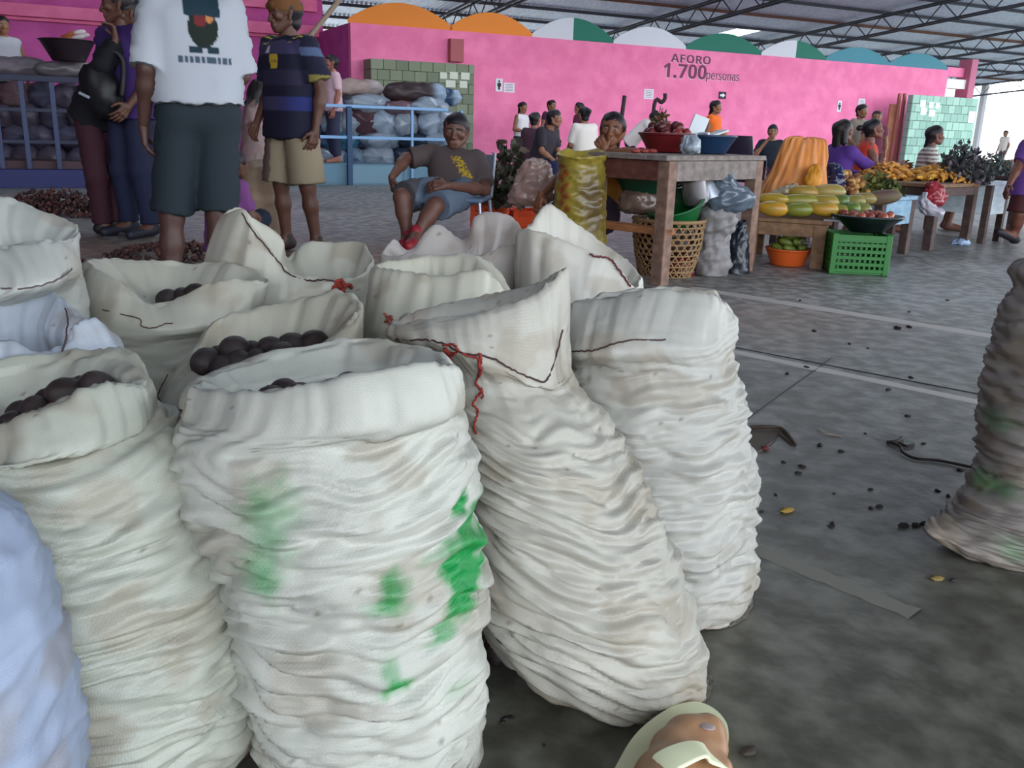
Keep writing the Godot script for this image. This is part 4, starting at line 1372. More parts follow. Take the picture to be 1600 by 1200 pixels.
func face_colour(p: Vector3, skin: Color, lips: Color) -> Color:
	if p.z > 0.05:
		var ax := absf(p.x)
		var e := Vector2(ax - 0.031, (p.y - 0.004) * 1.7)
		if e.length() < 0.0075: return Color(0.012, 0.008, 0.006)
		if e.length() < 0.0115: return Color(0.26, 0.24, 0.22)
		if absf(p.y - 0.025 + ax * 0.05) < 0.006 and ax > 0.014 and ax < 0.052: return Color(0.012, 0.009, 0.008)
		if absf(p.y + 0.066) < 0.011 and ax < 0.024: return lips
	return skin

func hand_bones(wr: Vector3, dir: Vector3, palm: Vector3, curl: float, side: float, spread := 1.0) -> Array:
	var d := dir.normalized()
	var n := (palm - d * palm.dot(d)).normalized()
	var x := d.cross(n) * side   # towards the thumb
	var out := [[wr, wr + d * 0.03, 0.024, 0.024, 0], [wr + d * 0.03 + x * 0.018, wr + d * 0.088 + x * 0.026, 0.019, 0.014, 0], [wr + d * 0.03 - x * 0.012, wr + d * 0.082 - x * 0.028, 0.019, 0.013, 0], [wr + d * 0.04, wr + d * 0.088, 0.018, 0.014, 0]]
	var lens := [0.072, 0.080, 0.074, 0.058]
	for i in 4:
		var off := (1.5 - i) * 0.0205
		var p := wr + d * (0.090 - 0.004 * absf(i - 1.2)) + x * off
		var dd := (d + x * (1.5 - i) * 0.07 * spread).normalized()
		var c := curl
		var r := 0.0088
		for s in 3:
			c += curl * 0.9
			var seg: float = lens[i] * [0.45, 0.32, 0.23][s]
			var q := p + (dd * cos(c * 0.55) + n * sin(c * 0.55)) * seg
			out.append([p, q, r, r - 0.0008, 0])
			r -= 0.0008
			p = q
	var t0 := wr + d * 0.028 + x * 0.026
	var t1 := t0 + (d * 0.55 + x * 0.75 + n * 0.25).normalized() * 0.036
	var t2 := t1 + (d * 0.85 + x * 0.35 + n * (0.2 + curl * 0.5)).normalized() * 0.030
	var t3 := t2 + (d * 0.95 + x * 0.05 + n * (0.25 + curl * 0.6)).normalized() * 0.022
	out.append([t0, t1, 0.0135, 0.0105, 0])
	out.append([t1, t2, 0.0100, 0.0092, 0])
	out.append([t2, t3, 0.0092, 0.0080, 0])
	return out

# spec: label, at, yaw, scale, pose (SIT/STAND), j (joint overrides), px (joints given as [px, py, distance]), skin, top, bottom, hair, shoes, look [yaw, pitch, tilt], hands {l: [dir, palm, curl]}, fine
func person(spec: Dictionary) -> Node3D:
	var at: Vector3 = spec.at
	var sc: float = spec.get("scale", 1.0)
	var yaw: float = spec.get("yaw", 0.0)
	var o := thing("person", spec.label, "person", at, spec.get("group", ""), yaw)
	var J: Dictionary = (spec.get("pose", STAND) as Dictionary).duplicate()
	for k in spec.get("j", {}): J[k] = spec.j[k]
	for k in spec.get("px", {}):
		var q: Array = spec.px[k]
		J[k] = (pt(q[0], q[1], q[2]) - at).rotated(Vector3.UP, -yaw) / sc
	for k in J: J[k] = (J[k] as Vector3) * sc
	var fine: bool = spec.get("fine", false)
	var bc := (0.013 if fine else 0.02)
	var hc := (0.0042 if fine else 0.0075)
	var skin := lin(spec.get("skin", Color(0.50, 0.33, 0.25)))
	var w: float = spec.get("build", 1.0) * sc
	var p: Vector3 = (J.hl + J.hr) * 0.5
	var c: Vector3 = (J.sl + J.sr) * 0.5
	var up := (c - p).normalized()
	var hl_: Vector3 = (J.hl - J.hr).normalized()
	var sl_: Vector3 = (J.sl - J.sr).normalized()
	var mid := p.lerp(c, 0.42)
	var none = null
	# --- body
	var mb := MB.new()
	var B := []
	B.append([J.hl, J.hr, 0.092 * w, 0.092 * w, 0])
	for s in [1.0, -1.0]:
		B.append([p + hl_ * s * 0.05 * w, mid + hl_ * s * 0.055 * w, 0.092 * w, 0.085 * w, 0])
		B.append([mid + hl_ * s * 0.055 * w, c - up * 0.075 * sc + sl_ * s * 0.075 * w, 0.085 * w, 0.098 * w, 0])
	B.append([J.sl - sl_ * 0.02 * w - up * 0.015, J.sr + sl_ * 0.02 * w - up * 0.015, 0.056 * w, 0.056 * w, 0])
	B.append([c - up * 0.01, J.nk, 0.062 * w, 0.052 * w, 0])
	var face: Vector3 = Vector3(0, 0, 1)
	var hb := Basis.from_euler(Vector3(-spec.get("look", [0, 0, 0])[1], spec.get("look", [0, 0, 0])[0], spec.get("look", [0, 0, 0])[2]))
	var hd: Vector3 = J.hd
	B.append([J.nk, hd + hb * Vector3(0, -0.03, -0.025) * sc, 0.052 * sc, 0.050 * sc, 0])
	for s in ["l", "r"]:
		var sh: Vector3 = J["s" + s]
		var el: Vector3 = J["e" + s]
		var wr: Vector3 = J["w" + s]
		var hp: Vector3 = J["h" + s]
		var kn: Vector3 = J["k" + s]
		var an: Vector3 = J["a" + s]
		var to: Vector3 = J["t" + s]
		B.append([sh, sh.lerp(el, 0.5), 0.051 * w, 0.044 * w, 0])
		B.append([sh.lerp(el, 0.5), el, 0.044 * w, 0.037 * w, 0])
		B.append([el, el.lerp(wr, 0.3), 0.037 * w, 0.038 * w, 0])
		B.append([el.lerp(wr, 0.3), wr, 0.038 * w, 0.025 * w, 0])
		B.append([hp, kn, 0.078 * w, 0.054 * w, 0])
		B.append([kn, kn.lerp(an, 0.35), 0.052 * w, 0.051 * w, 0])
		B.append([kn.lerp(an, 0.35), an, 0.051 * w, 0.034 * w, 0])
		var fd := (to - an)
		fd.y = 0
		fd = fd.normalized() if fd.length() > 0.01 else Vector3(0, 0, 1)
		B.append([an, to, 0.036 * sc, 0.026 * sc, 0])
		B.append([an - Vector3(0, 0.03, 0) * sc - fd * 0.03 * sc, to, 0.032 * sc, 0.024 * sc, 0])
	field_mesh(B, bc, 0.035, mb, none, skin)
	var hB := []
	for b in head_bones(): hB.append([hd + hb * (b[0] * sc), hd + hb * (b[1] * sc), b[2] * sc, b[3] * sc, b[4]])
	var lips := skin.lerp(Color(0.20, 0.06, 0.05), 0.3)
	var inv := hb.inverse()
	field_mesh(hB, hc, 0.014, mb, func(q: Vector3) -> Color: return face_colour(inv * (q - hd) / sc, skin, lips))
	for s in ["l", "r"]:
		var h: Array = spec.get("hands", {}).get(s, [])
		var wr: Vector3 = J["w" + s]
		var d: Vector3 = (wr - J["e" + s]).normalized() if h.is_empty() or h[0] == null else h[0]
		var side := 1.0 if s == "l" else -1.0
		var palm: Vector3 = (hl_ * -side) if h.size() < 2 or h[1] == null else h[1]
		var hB2 := []
		for b in hand_bones(Vector3.ZERO, d, palm, 0.45 if h.size() < 3 else h[2], -side): hB2.append([wr + b[0] * sc, wr + b[1] * sc, b[2] * sc, b[3] * sc, b[4]])
		field_mesh(hB2, hc, 0.008, mb, none, skin)
	obj("body", mb, vmat(0.55, "skin"), o)
	# --- clothes
	var top: Dictionary = spec.get("top", {})
	if top:
		mb = MB.new()
		var L: float = top.get("loose", 0.016) * sc
		var T := []
		var hem: Vector3 = p - up * top.get("hem", 0.06) * sc
		for s in [1.0, -1.0]:
			T.append([c - up * 0.07 * sc + sl_ * s * 0.078 * w, hem + hl_ * s * (0.062 * w), 0.100 * w + L, 0.104 * w + L * 1.6, 2])
		T.append([c - up * 0.07 * sc, hem, 0.105 * w + L, 0.108 * w + L * 1.6, 2])
		T.append([J.sl - sl_ * 0.015 * w - up * 0.015, J.sr + sl_ * 0.015 * w - up * 0.015, 0.060 * w + L * 0.6, 0.060 * w + L * 0.6, 0])
		T.append([c - up * 0.01, c.lerp(J.nk, 0.75), 0.075 * w, 0.062 * w + L * 0.4, 2])
		var sv: float = top.get("sleeve", 0.6)
		for s in ["l", "r"]:
			var sh: Vector3 = J["s" + s]
			var el: Vector3 = J["e" + s]
			var wr: Vector3 = J["w" + s]
			var wide: float = top.get("cuff", 0.0) * sc
			if sv > 0.0:
				T.append([sh, sh.lerp(el, minf(sv, 1.0)), 0.056 * w + L * 0.8, 0.050 * w + L * 0.8 + wide, 2 if sv <= 1.0 else 0])
			if sv > 1.0:
				T.append([el, el.lerp(wr, sv - 1.0), 0.044 * w + L * 0.8, 0.034 * w + L * 0.6 + wide, 2])
		var tf = none
		if top.has("fn"):
			var raw = top.fn
			tf = func(q: Vector3) -> Color: return raw.call(q / sc)
		field_mesh(T, bc * (0.9 if not top.has("cell") else top.cell), 0.03, mb, tf, lin(top.get("col", Color.WHITE)), top.get("wrinkle", 0.006))
		obj(top.get("name", "shirt"), mb, vmat(0.85, "cloth"), o)
	var bot: Dictionary = spec.get("bottom", {})
	if bot:
		mb = MB.new()
		var L: float = bot.get("loose", 0.02) * sc
		var Q := []
		var waist := p + up * 0.09 * sc
		Q.append([J.hl, J.hr, 0.096 * w + L * 0.25, 0.096 * w + L * 0.25, 0])
		Q.append([p + up * 0.0, waist, 0.108 * w, 0.10 * w, 2])
		Q.append([p + hl_ * 0.055 * w, waist + hl_ * 0.05 * w, 0.096 * w + L * 0.15, 0.092 * w, 2])
		Q.append([p - hl_ * 0.055 * w, waist - hl_ * 0.05 * w, 0.096 * w + L * 0.15, 0.092 * w, 2])
		var ln: float = bot.get("len", 2.0)
		if bot.get("skirt", false):
			var kn2: Vector3 = (J.kl + J.kr) * 0.5
			for s in [1.0, 0.0, -1.0]:
				Q.append([p + hl_ * s * 0.08 * w, p.lerp(kn2, ln) + hl_ * s * 0.12 * w, 0.105 * w + L, 0.11 * w + L * 2.0, 2])
		else:
			for s in ["l", "r"]:
				var hp: Vector3 = J["h" + s]
				var kn: Vector3 = J["k" + s]
				var an: Vector3 = J["a" + s]
				Q.append([hp, hp.lerp(kn, minf(ln, 1.0)), 0.091 * w + L * 0.4, 0.062 * w + L * (1.5 if ln <= 1.0 else 1.0), 2 if ln <= 1.0 else 0])
				if ln > 1.0:
					Q.append([kn, kn.lerp(an, ln - 1.0), 0.060 * w + L, 0.045 * w + L, 2])
		field_mesh(Q, bc * 0.9, 0.03, mb, bot.get("fn", none), lin(bot.get("col", Color.GRAY)), bot.get("wrinkle", 0.006))
		obj(bot.get("name", "skirt" if bot.get("skirt", false) else ("trousers" if ln > 1.2 else "shorts")), mb, vmat(0.85, "cloth"), o)
	# --- hair
	var hair: String = spec.get("hair", "short")
	if hair != "none":
		mb = MB.new()
		var R := []
		var hcol: Color = spec.get("hair_col", Color(0.055, 0.045, 0.05))
		var add := func(a: Vector3, b: Vector3, ra: float, rb: float, m: int) -> void: R.append([hd + hb * (a * sc), hd + hb * (b * sc), ra * sc, rb * sc, m])
		add.call(Vector3(0, 0.045, 0.008), Vector3(0, 0.036, -0.04), 0.089, 0.086, 0)
		add.call(Vector3(0, 0.02, -0.03), Vector3(0, -0.045, -0.045), 0.082, 0.060, 0)
		if hair == "long" or hair == "tail":
			add.call(Vector3(0, -0.03, -0.06), Vector3(0, -0.13, -0.085), 0.055, 0.04, 0)
			add.call(Vector3(0, -0.12, -0.085), Vector3(0, -0.24, -0.10), 0.04, 0.02, 0)
		if hair == "bun":
			add.call(Vector3(0, 0.05, -0.12), Vector3(0, 0.055, -0.15), 0.03, 0.038, 0)
		if hair == "loose":
			for s in [1.0, -1.0]:
				add.call(Vector3(s * 0.06, 0.02, -0.02), Vector3(s * 0.075, -0.11, -0.03), 0.045, 0.035, 0)
			add.call(Vector3(0, -0.02, -0.05), Vector3(0, -0.13, -0.06), 0.07, 0.06, 0)
		add.call(Vector3(0, -0.035, 0.13), Vector3(0, -0.13, 0.10), 0.098, 0.10, 1)
		add.call(Vector3(0, -0.006, 0.125), Vector3(0, -0.012, 0.126), 0.070, 0.07, 1)
		if hair == "short":
			for s in [1.0, -1.0]: add.call(Vector3(s * 0.10, -0.045, 0.03), Vector3(s * 0.10, -0.10, 0.0), 0.05, 0.06, 1)
		field_mesh(R, hc * 1.15, 0.012, mb, none, lin(hcol), 0.004)
		obj("hair", mb, vmat(0.55, "hair"), o)
	if spec.has("cap"):
		mb = MB.new()
		var K := []
		for q in [[Vector3(0, 0.05, 0.012), Vector3(0, 0.04, -0.035), 0.093, 0.089, 0], [Vector3(0.035, 0.055, 0.09), Vector3(-0.035, 0.055, 0.09), 0.02, 0.02, 0], [Vector3(0, -0.075, 0.02), Vector3(0, -0.075, -0.04), 0.118, 0.118, 1]]:
			K.append([hd + hb * (q[0] * sc), hd + hb * (q[1] * sc), q[2] * sc, q[3] * sc, q[4]])
		field_mesh(K, hc * 1.15, 0.012, mb, none, lin(spec.cap))
		obj("cap", mb, vmat(0.8, "cloth"), o)
	var shoes: Dictionary = spec.get("shoes", {})
	if shoes:
		for s in ["l", "r"]:
			mb = MB.new()
			var an: Vector3 = J["a" + s]
			var to: Vector3 = J["t" + s]
			var fd := to - an
			fd.y = 0
			fd = fd.normalized() if fd.length() > 0.01 else Vector3(0, 0, 1)
			var S := [[an + Vector3(0, 0.02, 0) * sc, an - Vector3(0, 0.02, 0) * sc, 0.044 * sc, 0.045 * sc, 0], [an - Vector3(0, 0.025, 0) * sc - fd * 0.03 * sc, to + fd * 0.02 * sc, 0.042 * sc, 0.036 * sc, 0]]
			field_mesh(S, bc * 0.7, 0.02, mb, none, lin(shoes.col))
			obj("shoe", mb, vmat(0.6, "shoe"), o)
	return o


func gp(px: float, py: float, d: float) -> Vector3:   # the floor point below what is seen there at d metres
	var p := pt(px, py, d)
	return Vector3(p.x, 0, p.z)

func tall(px: float, top: float, d: float, full := 1.65) -> float:   # scale of a figure whose head reaches that height
	return (pt(px, top, d).y) / full

func build_people() -> void:
	var dark := Color(0.36, 0.24, 0.19)
	var tan := Color(0.56, 0.38, 0.28)
	# the man in the white T-shirt, seen from behind
	var at := gp(312, 200, 4.4)
	person({"label": "man seen from behind in white printed T-shirt and dark green shorts", "at": at, "yaw": PI + 0.42, "scale": 1.0, "fine": true, "skin": Color(0.30, 0.20, 0.17), "build": 1.03, "look": [0.25, 0.15, 0],
		"j": {"sl": Vector3(0.155, 1.40, 0), "sr": Vector3(-0.155, 1.40, 0), "nk": Vector3(0, 1.45, 0), "hd": Vector3(0, 1.585, 0.02), "el": Vector3(0.215, 1.13, -0.05), "wl": Vector3(0.245, 0.88, 0.03), "er": Vector3(-0.20, 1.12, 0.0), "wr": Vector3(-0.14, 1.04, 0.22), "hl": Vector3(0.085, 0.93, 0), "hr": Vector3(-0.085, 0.93, 0), "kl": Vector3(0.15, 0.47, 0.02), "al": Vector3(0.18, 0.075, -0.02), "tl": Vector3(0.22, 0.03, 0.14), "kr": Vector3(-0.06, 0.48, 0.0), "ar": Vector3(-0.05, 0.075, -0.04), "tr": Vector3(-0.07, 0.03, 0.13)},
		"top": {"col": Color(0.74, 0.76, 0.79), "sleeve": 1.0, "loose": 0.022, "cuff": 0.010, "hem": -0.06, "cell": 0.55, "fn": shirt_print, "wrinkle": 0.01},
		"bottom": {"col": Color(0.09, 0.15, 0.17), "len": 0.98, "loose": 0.022, "wrinkle": 0.008}, "hands": {"l": [Vector3(0, -1, 0.1), null, 0.5]}})
	# black jacket and maroon trousers
	at = fl(165, 366)
	var d := -at.z
	person({"label": "person in black jacket and maroon trousers, hand raised to mouth", "at": at, "yaw": -1.25, "scale": 1.0, "fine": true, "skin": dark, "look": [0.1, -0.1, 0],
		"px": {"hl": [135, 176, d - 0.05], "hr": [165, 180, d + 0.12], "kl": [150, 275, d - 0.1], "kr": [178, 270, d + 0.1], "al": [160, 352, d - 0.05], "ar": [182, 348, d + 0.08], "tl": [190, 366, d - 0.02], "tr": [200, 358, d + 0.12],
			"sl": [178, 78, d - 0.16], "sr": [205, 72, d + 0.14], "nk": [200, 58, d], "hd": [203, 22, d], "el": [160, 102, d - 0.25], "wl": [181, 62, d - 0.22], "er": [170, 125, d + 0.15], "wr": [140, 160, d + 0.1]},
		"hands": {"l": [Vector3(-0.1, 1, 0.15), Vector3(0.3, 0, 1), 0.8]},
		"top": {"name": "jacket", "col": Color(0.045, 0.04, 0.075), "sleeve": 1.9, "loose": 0.03, "hem": 0.06, "wrinkle": 0.012}, "bottom": {"col": Color(0.21, 0.07, 0.13), "len": 1.95, "loose": 0.022, "wrinkle": 0.01}, "shoes": {"col": Color(0.10, 0.07, 0.07)}})
	var mb := MB.new()
	mb.ball(pt(160, 142, d - 0.22), Vector3(0.15, 0.22, 0.13), Basis(Vector3.BACK, 0.25), 22, 14, noise, 0.14, 1.6)
	var bp := thing("backpack", "bulky black backpack on the person in maroon trousers", "backpack")
	obj("bag", mb, cmat(Color(0.035, 0.035, 0.06), 0.5), bp)
	mb = MB.new()
	mb.tube(spline([pt(150, 100, d - 0.22), pt(172, 80, d - 0.26), pt(192, 96, d - 0.25), pt(190, 150, d - 0.28)], 6), 0.02, 8)
	obj("strap", mb, cmat(Color(0.05, 0.05, 0.07), 0.6), bp)
	mb = MB.new()
	mb.tube(PackedVector3Array([pt(124, 145, d - 0.33), pt(140, 153, d - 0.34)]), 0.012, 8)
	obj("buckle", mb, cmat(Color(0.6, 0.62, 0.68), 0.4), bp)
	# purple shirt and jeans behind
	at = fl(218, 368)
	d = -at.z
	person({"label": "person in purple shirt and dark blue jeans between the maroon trousers and white T-shirt", "at": at, "yaw": -0.5, "scale": tall(228, -18, d), "fine": true, "skin": dark, "look": [-0.7, 0, 0],
		"j": {"wl": Vector3(0.2, 0.9, 0.15), "el": Vector3(0.24, 1.09, -0.03)},
		"top": {"col": Color(0.20, 0.10, 0.35), "sleeve": 1.0, "loose": 0.025, "wrinkle": 0.01}, "bottom": {"name": "jeans", "col": Color(0.09, 0.13, 0.23), "len": 1.95, "loose": 0.02, "wrinkle": 0.01}, "shoes": {"col": Color(0.12, 0.13, 0.18)}})
	# striped football jersey
	at = fl(462, 394)
	d = -at.z
	person({"label": "man in dark blue striped jersey with yellow trim and beige shorts", "at": at, "yaw": -0.62, "scale": tall(445, -6, d), "fine": true, "skin": dark, "cap": Color(0.42, 0.26, 0.13), "look": [-0.35, -0.05, 0.05], "build": 0.97,
		"j": {"sl": Vector3(0.18, 1.34, 0), "el": Vector3(0.245, 1.07, -0.05), "wl": Vector3(0.235, 0.83, 0.0), "er": Vector3(-0.235, 1.08, -0.03), "wr": Vector3(-0.19, 0.86, 0.13), "kl": Vector3(0.12, 0.46, -0.02), "al": Vector3(0.125, 0.075, -0.08), "tl": Vector3(0.18, 0.03, 0.08)},
		"top": {"name": "jersey", "col": Color(0.08, 0.09, 0.22), "sleeve": 0.78, "cell": 0.7, "loose": 0.028, "cuff": 0.025, "hem": 0.10, "fn": jersey, "wrinkle": 0.008},
		"bottom": {"col": Color(0.52, 0.46, 0.37), "len": 0.97, "loose": 0.045, "wrinkle": 0.008, "fn": func(p: Vector3) -> Color: return lin(Color(0.40, 0.33, 0.30)) if p.x < -0.08 else lin(Color(0.56, 0.51, 0.42))}, "shoes": {"col": Color(0.20, 0.14, 0.12)}})
	mb = MB.new()
	mb.tube(PackedVector3Array([pt(425, 130, d + 0.22), pt(548, -22, d + 0.3)]), 0.018, 8)
	meta(obj("wooden_stick", mb, cmat(Color(0.58, 0.50, 0.44), 0.7)), "long pale wooden stick slanting up behind the jersey man's shoulder", "stick")
	# the man who leans back on a chair
	at = fl(700, 372)
	d = 6.25
	var split := (pt(656, 312, 6.05) - at).rotated(Vector3.UP, 0.15).x
	person({"label": "man in brown T-shirt and blue-grey shorts leaning back on a metal chair", "at": at, "yaw": -0.15, "scale": 1.0, "fine": true, "skin": Color(0.38, 0.25, 0.20), "look": [0.05, 0.0, -0.06],
		"px": {"hl": [733, 297, d + 0.05], "hr": [695, 297, d + 0.1], "kl": [680, 322, d - 0.32], "kr": [628, 308, d - 0.25], "al": [650, 366, d - 0.42], "ar": [637, 372, d - 0.3], "tl": [640, 384, d - 0.58], "tr": [630, 382, d - 0.42],
			"sl": [745, 250, d + 0.16], "sr": [676, 240, d + 0.2], "nk": [715, 237, d + 0.2], "hd": [713, 207, d + 0.18], "el": [757, 296, d - 0.02], "wl": [700, 290, d - 0.30], "er": [634, 248, d + 0.12], "wr": [612, 277, d - 0.1]},
		"hands": {"l": [Vector3(-1, 0.0, 0.2), Vector3(0, -0.6, -0.8), 0.5], "r": [Vector3(0.2, -1, 0.1), Vector3(0.8, 0, -0.5), 0.6]},
		"top": {"col": Color(0.27, 0.235, 0.245), "sleeve": 0.85, "loose": 0.018, "cuff": 0.012, "hem": 0.02, "fn": brown_tee.bind((pt(719, 262, 6.2) - at).rotated(Vector3.UP, 0.15)), "wrinkle": 0.008},
		"bottom": {"col": Color(0.36, 0.42, 0.52), "len": 0.95, "loose": 0.03, "wrinkle": 0.01, "fn": func(p: Vector3) -> Color: return lin(Color(0.27, 0.26, 0.29)) if p.x < split else lin(Color(0.35, 0.40, 0.47))}, "shoes": {"col": Color(0.52, 0.06, 0.12)}})
	# the crouching child
	person({"label": "crouching child in a mauve shirt, half hidden behind the man in white", "at": gp(352, 300, 5.3), "yaw": 2.6, "scale": 0.68, "pose": SIT, "skin": dark, "fine": false,
		"j": {"kl": Vector3(0.14, 0.52, 0.25), "kr": Vector3(-0.14, 0.52, 0.25), "hl": Vector3(0.085, 0.3, -0.05), "hr": Vector3(-0.085, 0.3, -0.05), "al": Vector3(0.12, 0.075, 0.12), "ar": Vector3(-0.12, 0.075, 0.12), "tl": Vector3(0.14, 0.03, 0.28), "tr": Vector3(-0.14, 0.03, 0.28), "sl": Vector3(0.165, 0.80, 0.02), "sr": Vector3(-0.165, 0.80, 0.02), "nk": Vector3(0, 0.85, 0.04), "hd": Vector3(0, 0.97, 0.12), "el": Vector3(0.2, 0.55, 0.1), "er": Vector3(-0.2, 0.55, 0.1), "wl": Vector3(0.1, 0.5, 0.32), "wr": Vector3(-0.1, 0.5, 0.32)},
		"top": {"col": Color(0.44, 0.24, 0.46), "sleeve": 0.8}, "bottom": {"col": Color(0.08, 0.09, 0.17), "len": 1.9}})
	# the woman behind the wooden table
	d = 6.35
	at = gp(935, 210, d)
	person({"label": "woman resting her face on her hand behind the wooden table", "at": at, "yaw": -0.1, "scale": 0.95, "pose": SIT, "fine": true, "skin": Color(0.46, 0.28, 0.19), "hair": "tail", "look": [-0.15, 0.12, -0.08],
		"px": {"hd": [957, 205, d - 0.12], "nk": [950, 237, d - 0.08], "sl": [982, 250, d - 0.06], "sr": [912, 252, d + 0.02], "el": [990, 242, d - 0.36], "wl": [947, 237, d - 0.26], "er": [878, 276, d - 0.12], "wr": [846, 303, d - 0.35], "hl": [945, 340, d + 0.2], "hr": [905, 340, d + 0.2], "kl": [925, 335, d - 0.1], "kr": [895, 335, d - 0.1], "al": [925, 375, d - 0.1], "ar": [895, 375, d - 0.1], "tl": [925, 380, d - 0.2], "tr": [895, 380, d - 0.2]},
		"hands": {"l": [Vector3(-0.5, 0.7, -0.1), Vector3(0.3, -0.2, -1), 0.9], "r": [Vector3(-0.3, -1, 0.3), Vector3(0.5, 0, -0.6), 0.5]},
		"top": {"name": "blouse", "col": Color(0.62, 0.40, 0.12), "sleeve": 0.3, "hem": 0.05}, "bottom": {"col": Color(0.2, 0.14, 0.2), "skirt": true, "len": 0.9}})
	# --- the people along the wall
	person({"label": "woman in white top with a shoulder strap standing at the left of the wall group", "at": gp(815, 190, 17.6), "yaw": 0.9, "scale": tall(815, 160, 17.6), "skin": tan, "hair": "tail", "j": {"wl": Vector3(0.1, 1.02, 0.24), "wr": Vector3(-0.1, 1.02, 0.24), "el": Vector3(0.24, 1.06, 0.02)}, "top": {"name": "tank_top", "col": Color(0.86, 0.84, 0.86), "sleeve": 0.0}, "bottom": {"col": Color(0.10, 0.10, 0.16), "skirt": true, "len": 0.8}})
	person({"label": "young man in dark V-neck T-shirt sitting bent forward, facing right", "at": gp(843, 230, 12.6), "yaw": 0.95, "scale": tall(852, 170, 12.6, 1.265), "pose": SIT, "skin": tan, "look": [0.3, 0, 0], "j": {"sl": Vector3(0.165, 0.95, 0.13), "sr": Vector3(-0.165, 0.95, 0.13), "nk": Vector3(0, 1.0, 0.17), "hd": Vector3(0, 1.125, 0.24), "el": Vector3(0.21, 0.68, 0.18), "er": Vector3(-0.21, 0.68, 0.18), "wl": Vector3(0.05, 0.52, 0.36), "wr": Vector3(-0.12, 0.52, 0.4)}, "top": {"col": Color(0.17, 0.14, 0.19), "sleeve": 0.8}, "bottom": {"col": Color(0.18, 0.2, 0.36), "len": 1.9}})
	person({"label": "woman with round hair bun, mostly hidden behind the young man in dark V-neck", "at": gp(833, 200, 14.4), "yaw": 2.6, "scale": 0.9, "pose": SIT, "skin": tan, "hair": "bun", "top": {"col": Color(0.30, 0.18, 0.24), "sleeve": 0.5}, "bottom": {"col": Color(0.2, 0.2, 0.3), "len": 1.9}})
	person({"label": "man standing at the wall behind the young man in dark V-neck", "at": gp(860, 190, 18.2), "yaw": 0.7, "scale": tall(857, 157, 18.2), "skin": tan, "top": {"col": Color(0.28, 0.12, 0.22), "sleeve": 0.4}, "bottom": {"col": Color(0.1, 0.1, 0.14), "len": 1.9}})
	person({"label": "man facing left, just behind the woman in white with a hair clip", "at": gp(905, 190, 18.0), "yaw": -1.3, "scale": tall(908, 161, 18.0), "skin": tan, "top": {"col": Color(0.45, 0.20, 0.30), "sleeve": 0.5}, "bottom": {"col": Color(0.15, 0.12, 0.16), "len": 1.9}})
	var o := person({"label": "woman seen from behind, white top, patterned skirt, pale hair clip", "at": gp(913, 230, 14.6), "yaw": PI + 0.5, "scale": tall(918, 168, 14.6, 1.28), "pose": SIT, "skin": tan, "hair": "bun", "top": {"col": Color(0.90, 0.86, 0.83), "sleeve": 0.9, "loose": 0.022}, "bottom": {"col": Color(0.45, 0.38, 0.36), "skirt": true, "len": 0.95, "fn": speckle}})
	person({"label": "person in white T-shirt bending over beneath a notice sheet", "at": gp(992, 200, 16.4), "yaw": 1.35, "scale": 0.86, "skin": tan, "look": [0, 0.5, 0], "j": {"sl": Vector3(0.165, 1.24, 0.26), "sr": Vector3(-0.165, 1.24, 0.26), "nk": Vector3(0, 1.28, 0.31), "hd": Vector3(0, 1.37, 0.41), "el": Vector3(0.2, 1.0, 0.34), "er": Vector3(-0.2, 1.0, 0.38), "wl": Vector3(0.14, 0.92, 0.56), "wr": Vector3(-0.14, 0.92, 0.56), "hl": Vector3(0.085, 0.87, -0.08), "hr": Vector3(-0.085, 0.87, -0.08)}, "top": {"col": Color(0.90, 0.85, 0.84), "sleeve": 0.7, "loose": 0.03}, "bottom": {"col": Color(0.20, 0.10, 0.17), "len": 1.0}})
	person({"label": "woman in orange top facing right, below the arrow sign", "at": gp(1114, 200, 15.0), "yaw": 1.0, "scale": tall(1118, 158, 15.0), "skin": tan, "hair": "long", "j": {"wl": Vector3(0.2, 1.0, 0.2), "wr": Vector3(-0.2, 1.0, 0.2)}, "top": {"col": Color(0.93, 0.42, 0.10), "sleeve": 0.35}, "bottom": {"col": Color(0.20, 0.16, 0.24), "len": 1.9}})
	person({"label": "boy in dark T-shirt sitting by the wall, arm raised to his face", "at": gp(1205, 225, 14.0), "yaw": -0.2, "scale": 0.84, "pose": SIT, "skin": tan, "j": {"er": Vector3(-0.30, 0.72, 0.20), "wr": Vector3(-0.08, 1.03, 0.24), "wl": Vector3(0.1, 0.55, 0.3)}, "top": {"col": Color(0.11, 0.15, 0.19), "sleeve": 0.8}, "bottom": {"col": Color(0.26, 0.14, 0.24), "len": 1.0}})
	# --- vendors on the right
	person({"label": "woman in purple long-sleeved top reaching over the heaped produce", "at": gp(1306, 240, 8.7), "yaw": 1.9, "scale": 0.84, "pose": SIT, "skin": Color(0.40, 0.25, 0.19), "hair": "loose", "look": [-0.1, 0.1, 0], "fine": true, "hair_col": Color(0.10, 0.06, 0.07),
		"j": {"sl": Vector3(0.165, 0.96, 0.06), "sr": Vector3(-0.175, 0.95, 0.06), "er": Vector3(-0.22, 0.80, 0.28), "wr": Vector3(-0.12, 0.68, 0.52), "el": Vector3(0.2, 0.75, 0.22), "wl": Vector3(0.12, 0.68, 0.46)}, "top": {"col": Color(0.33, 0.19, 0.52), "sleeve": 1.95, "wrinkle": 0.008}, "bottom": {"col": Color(0.16, 0.16, 0.30), "skirt": true, "len": 0.95}})
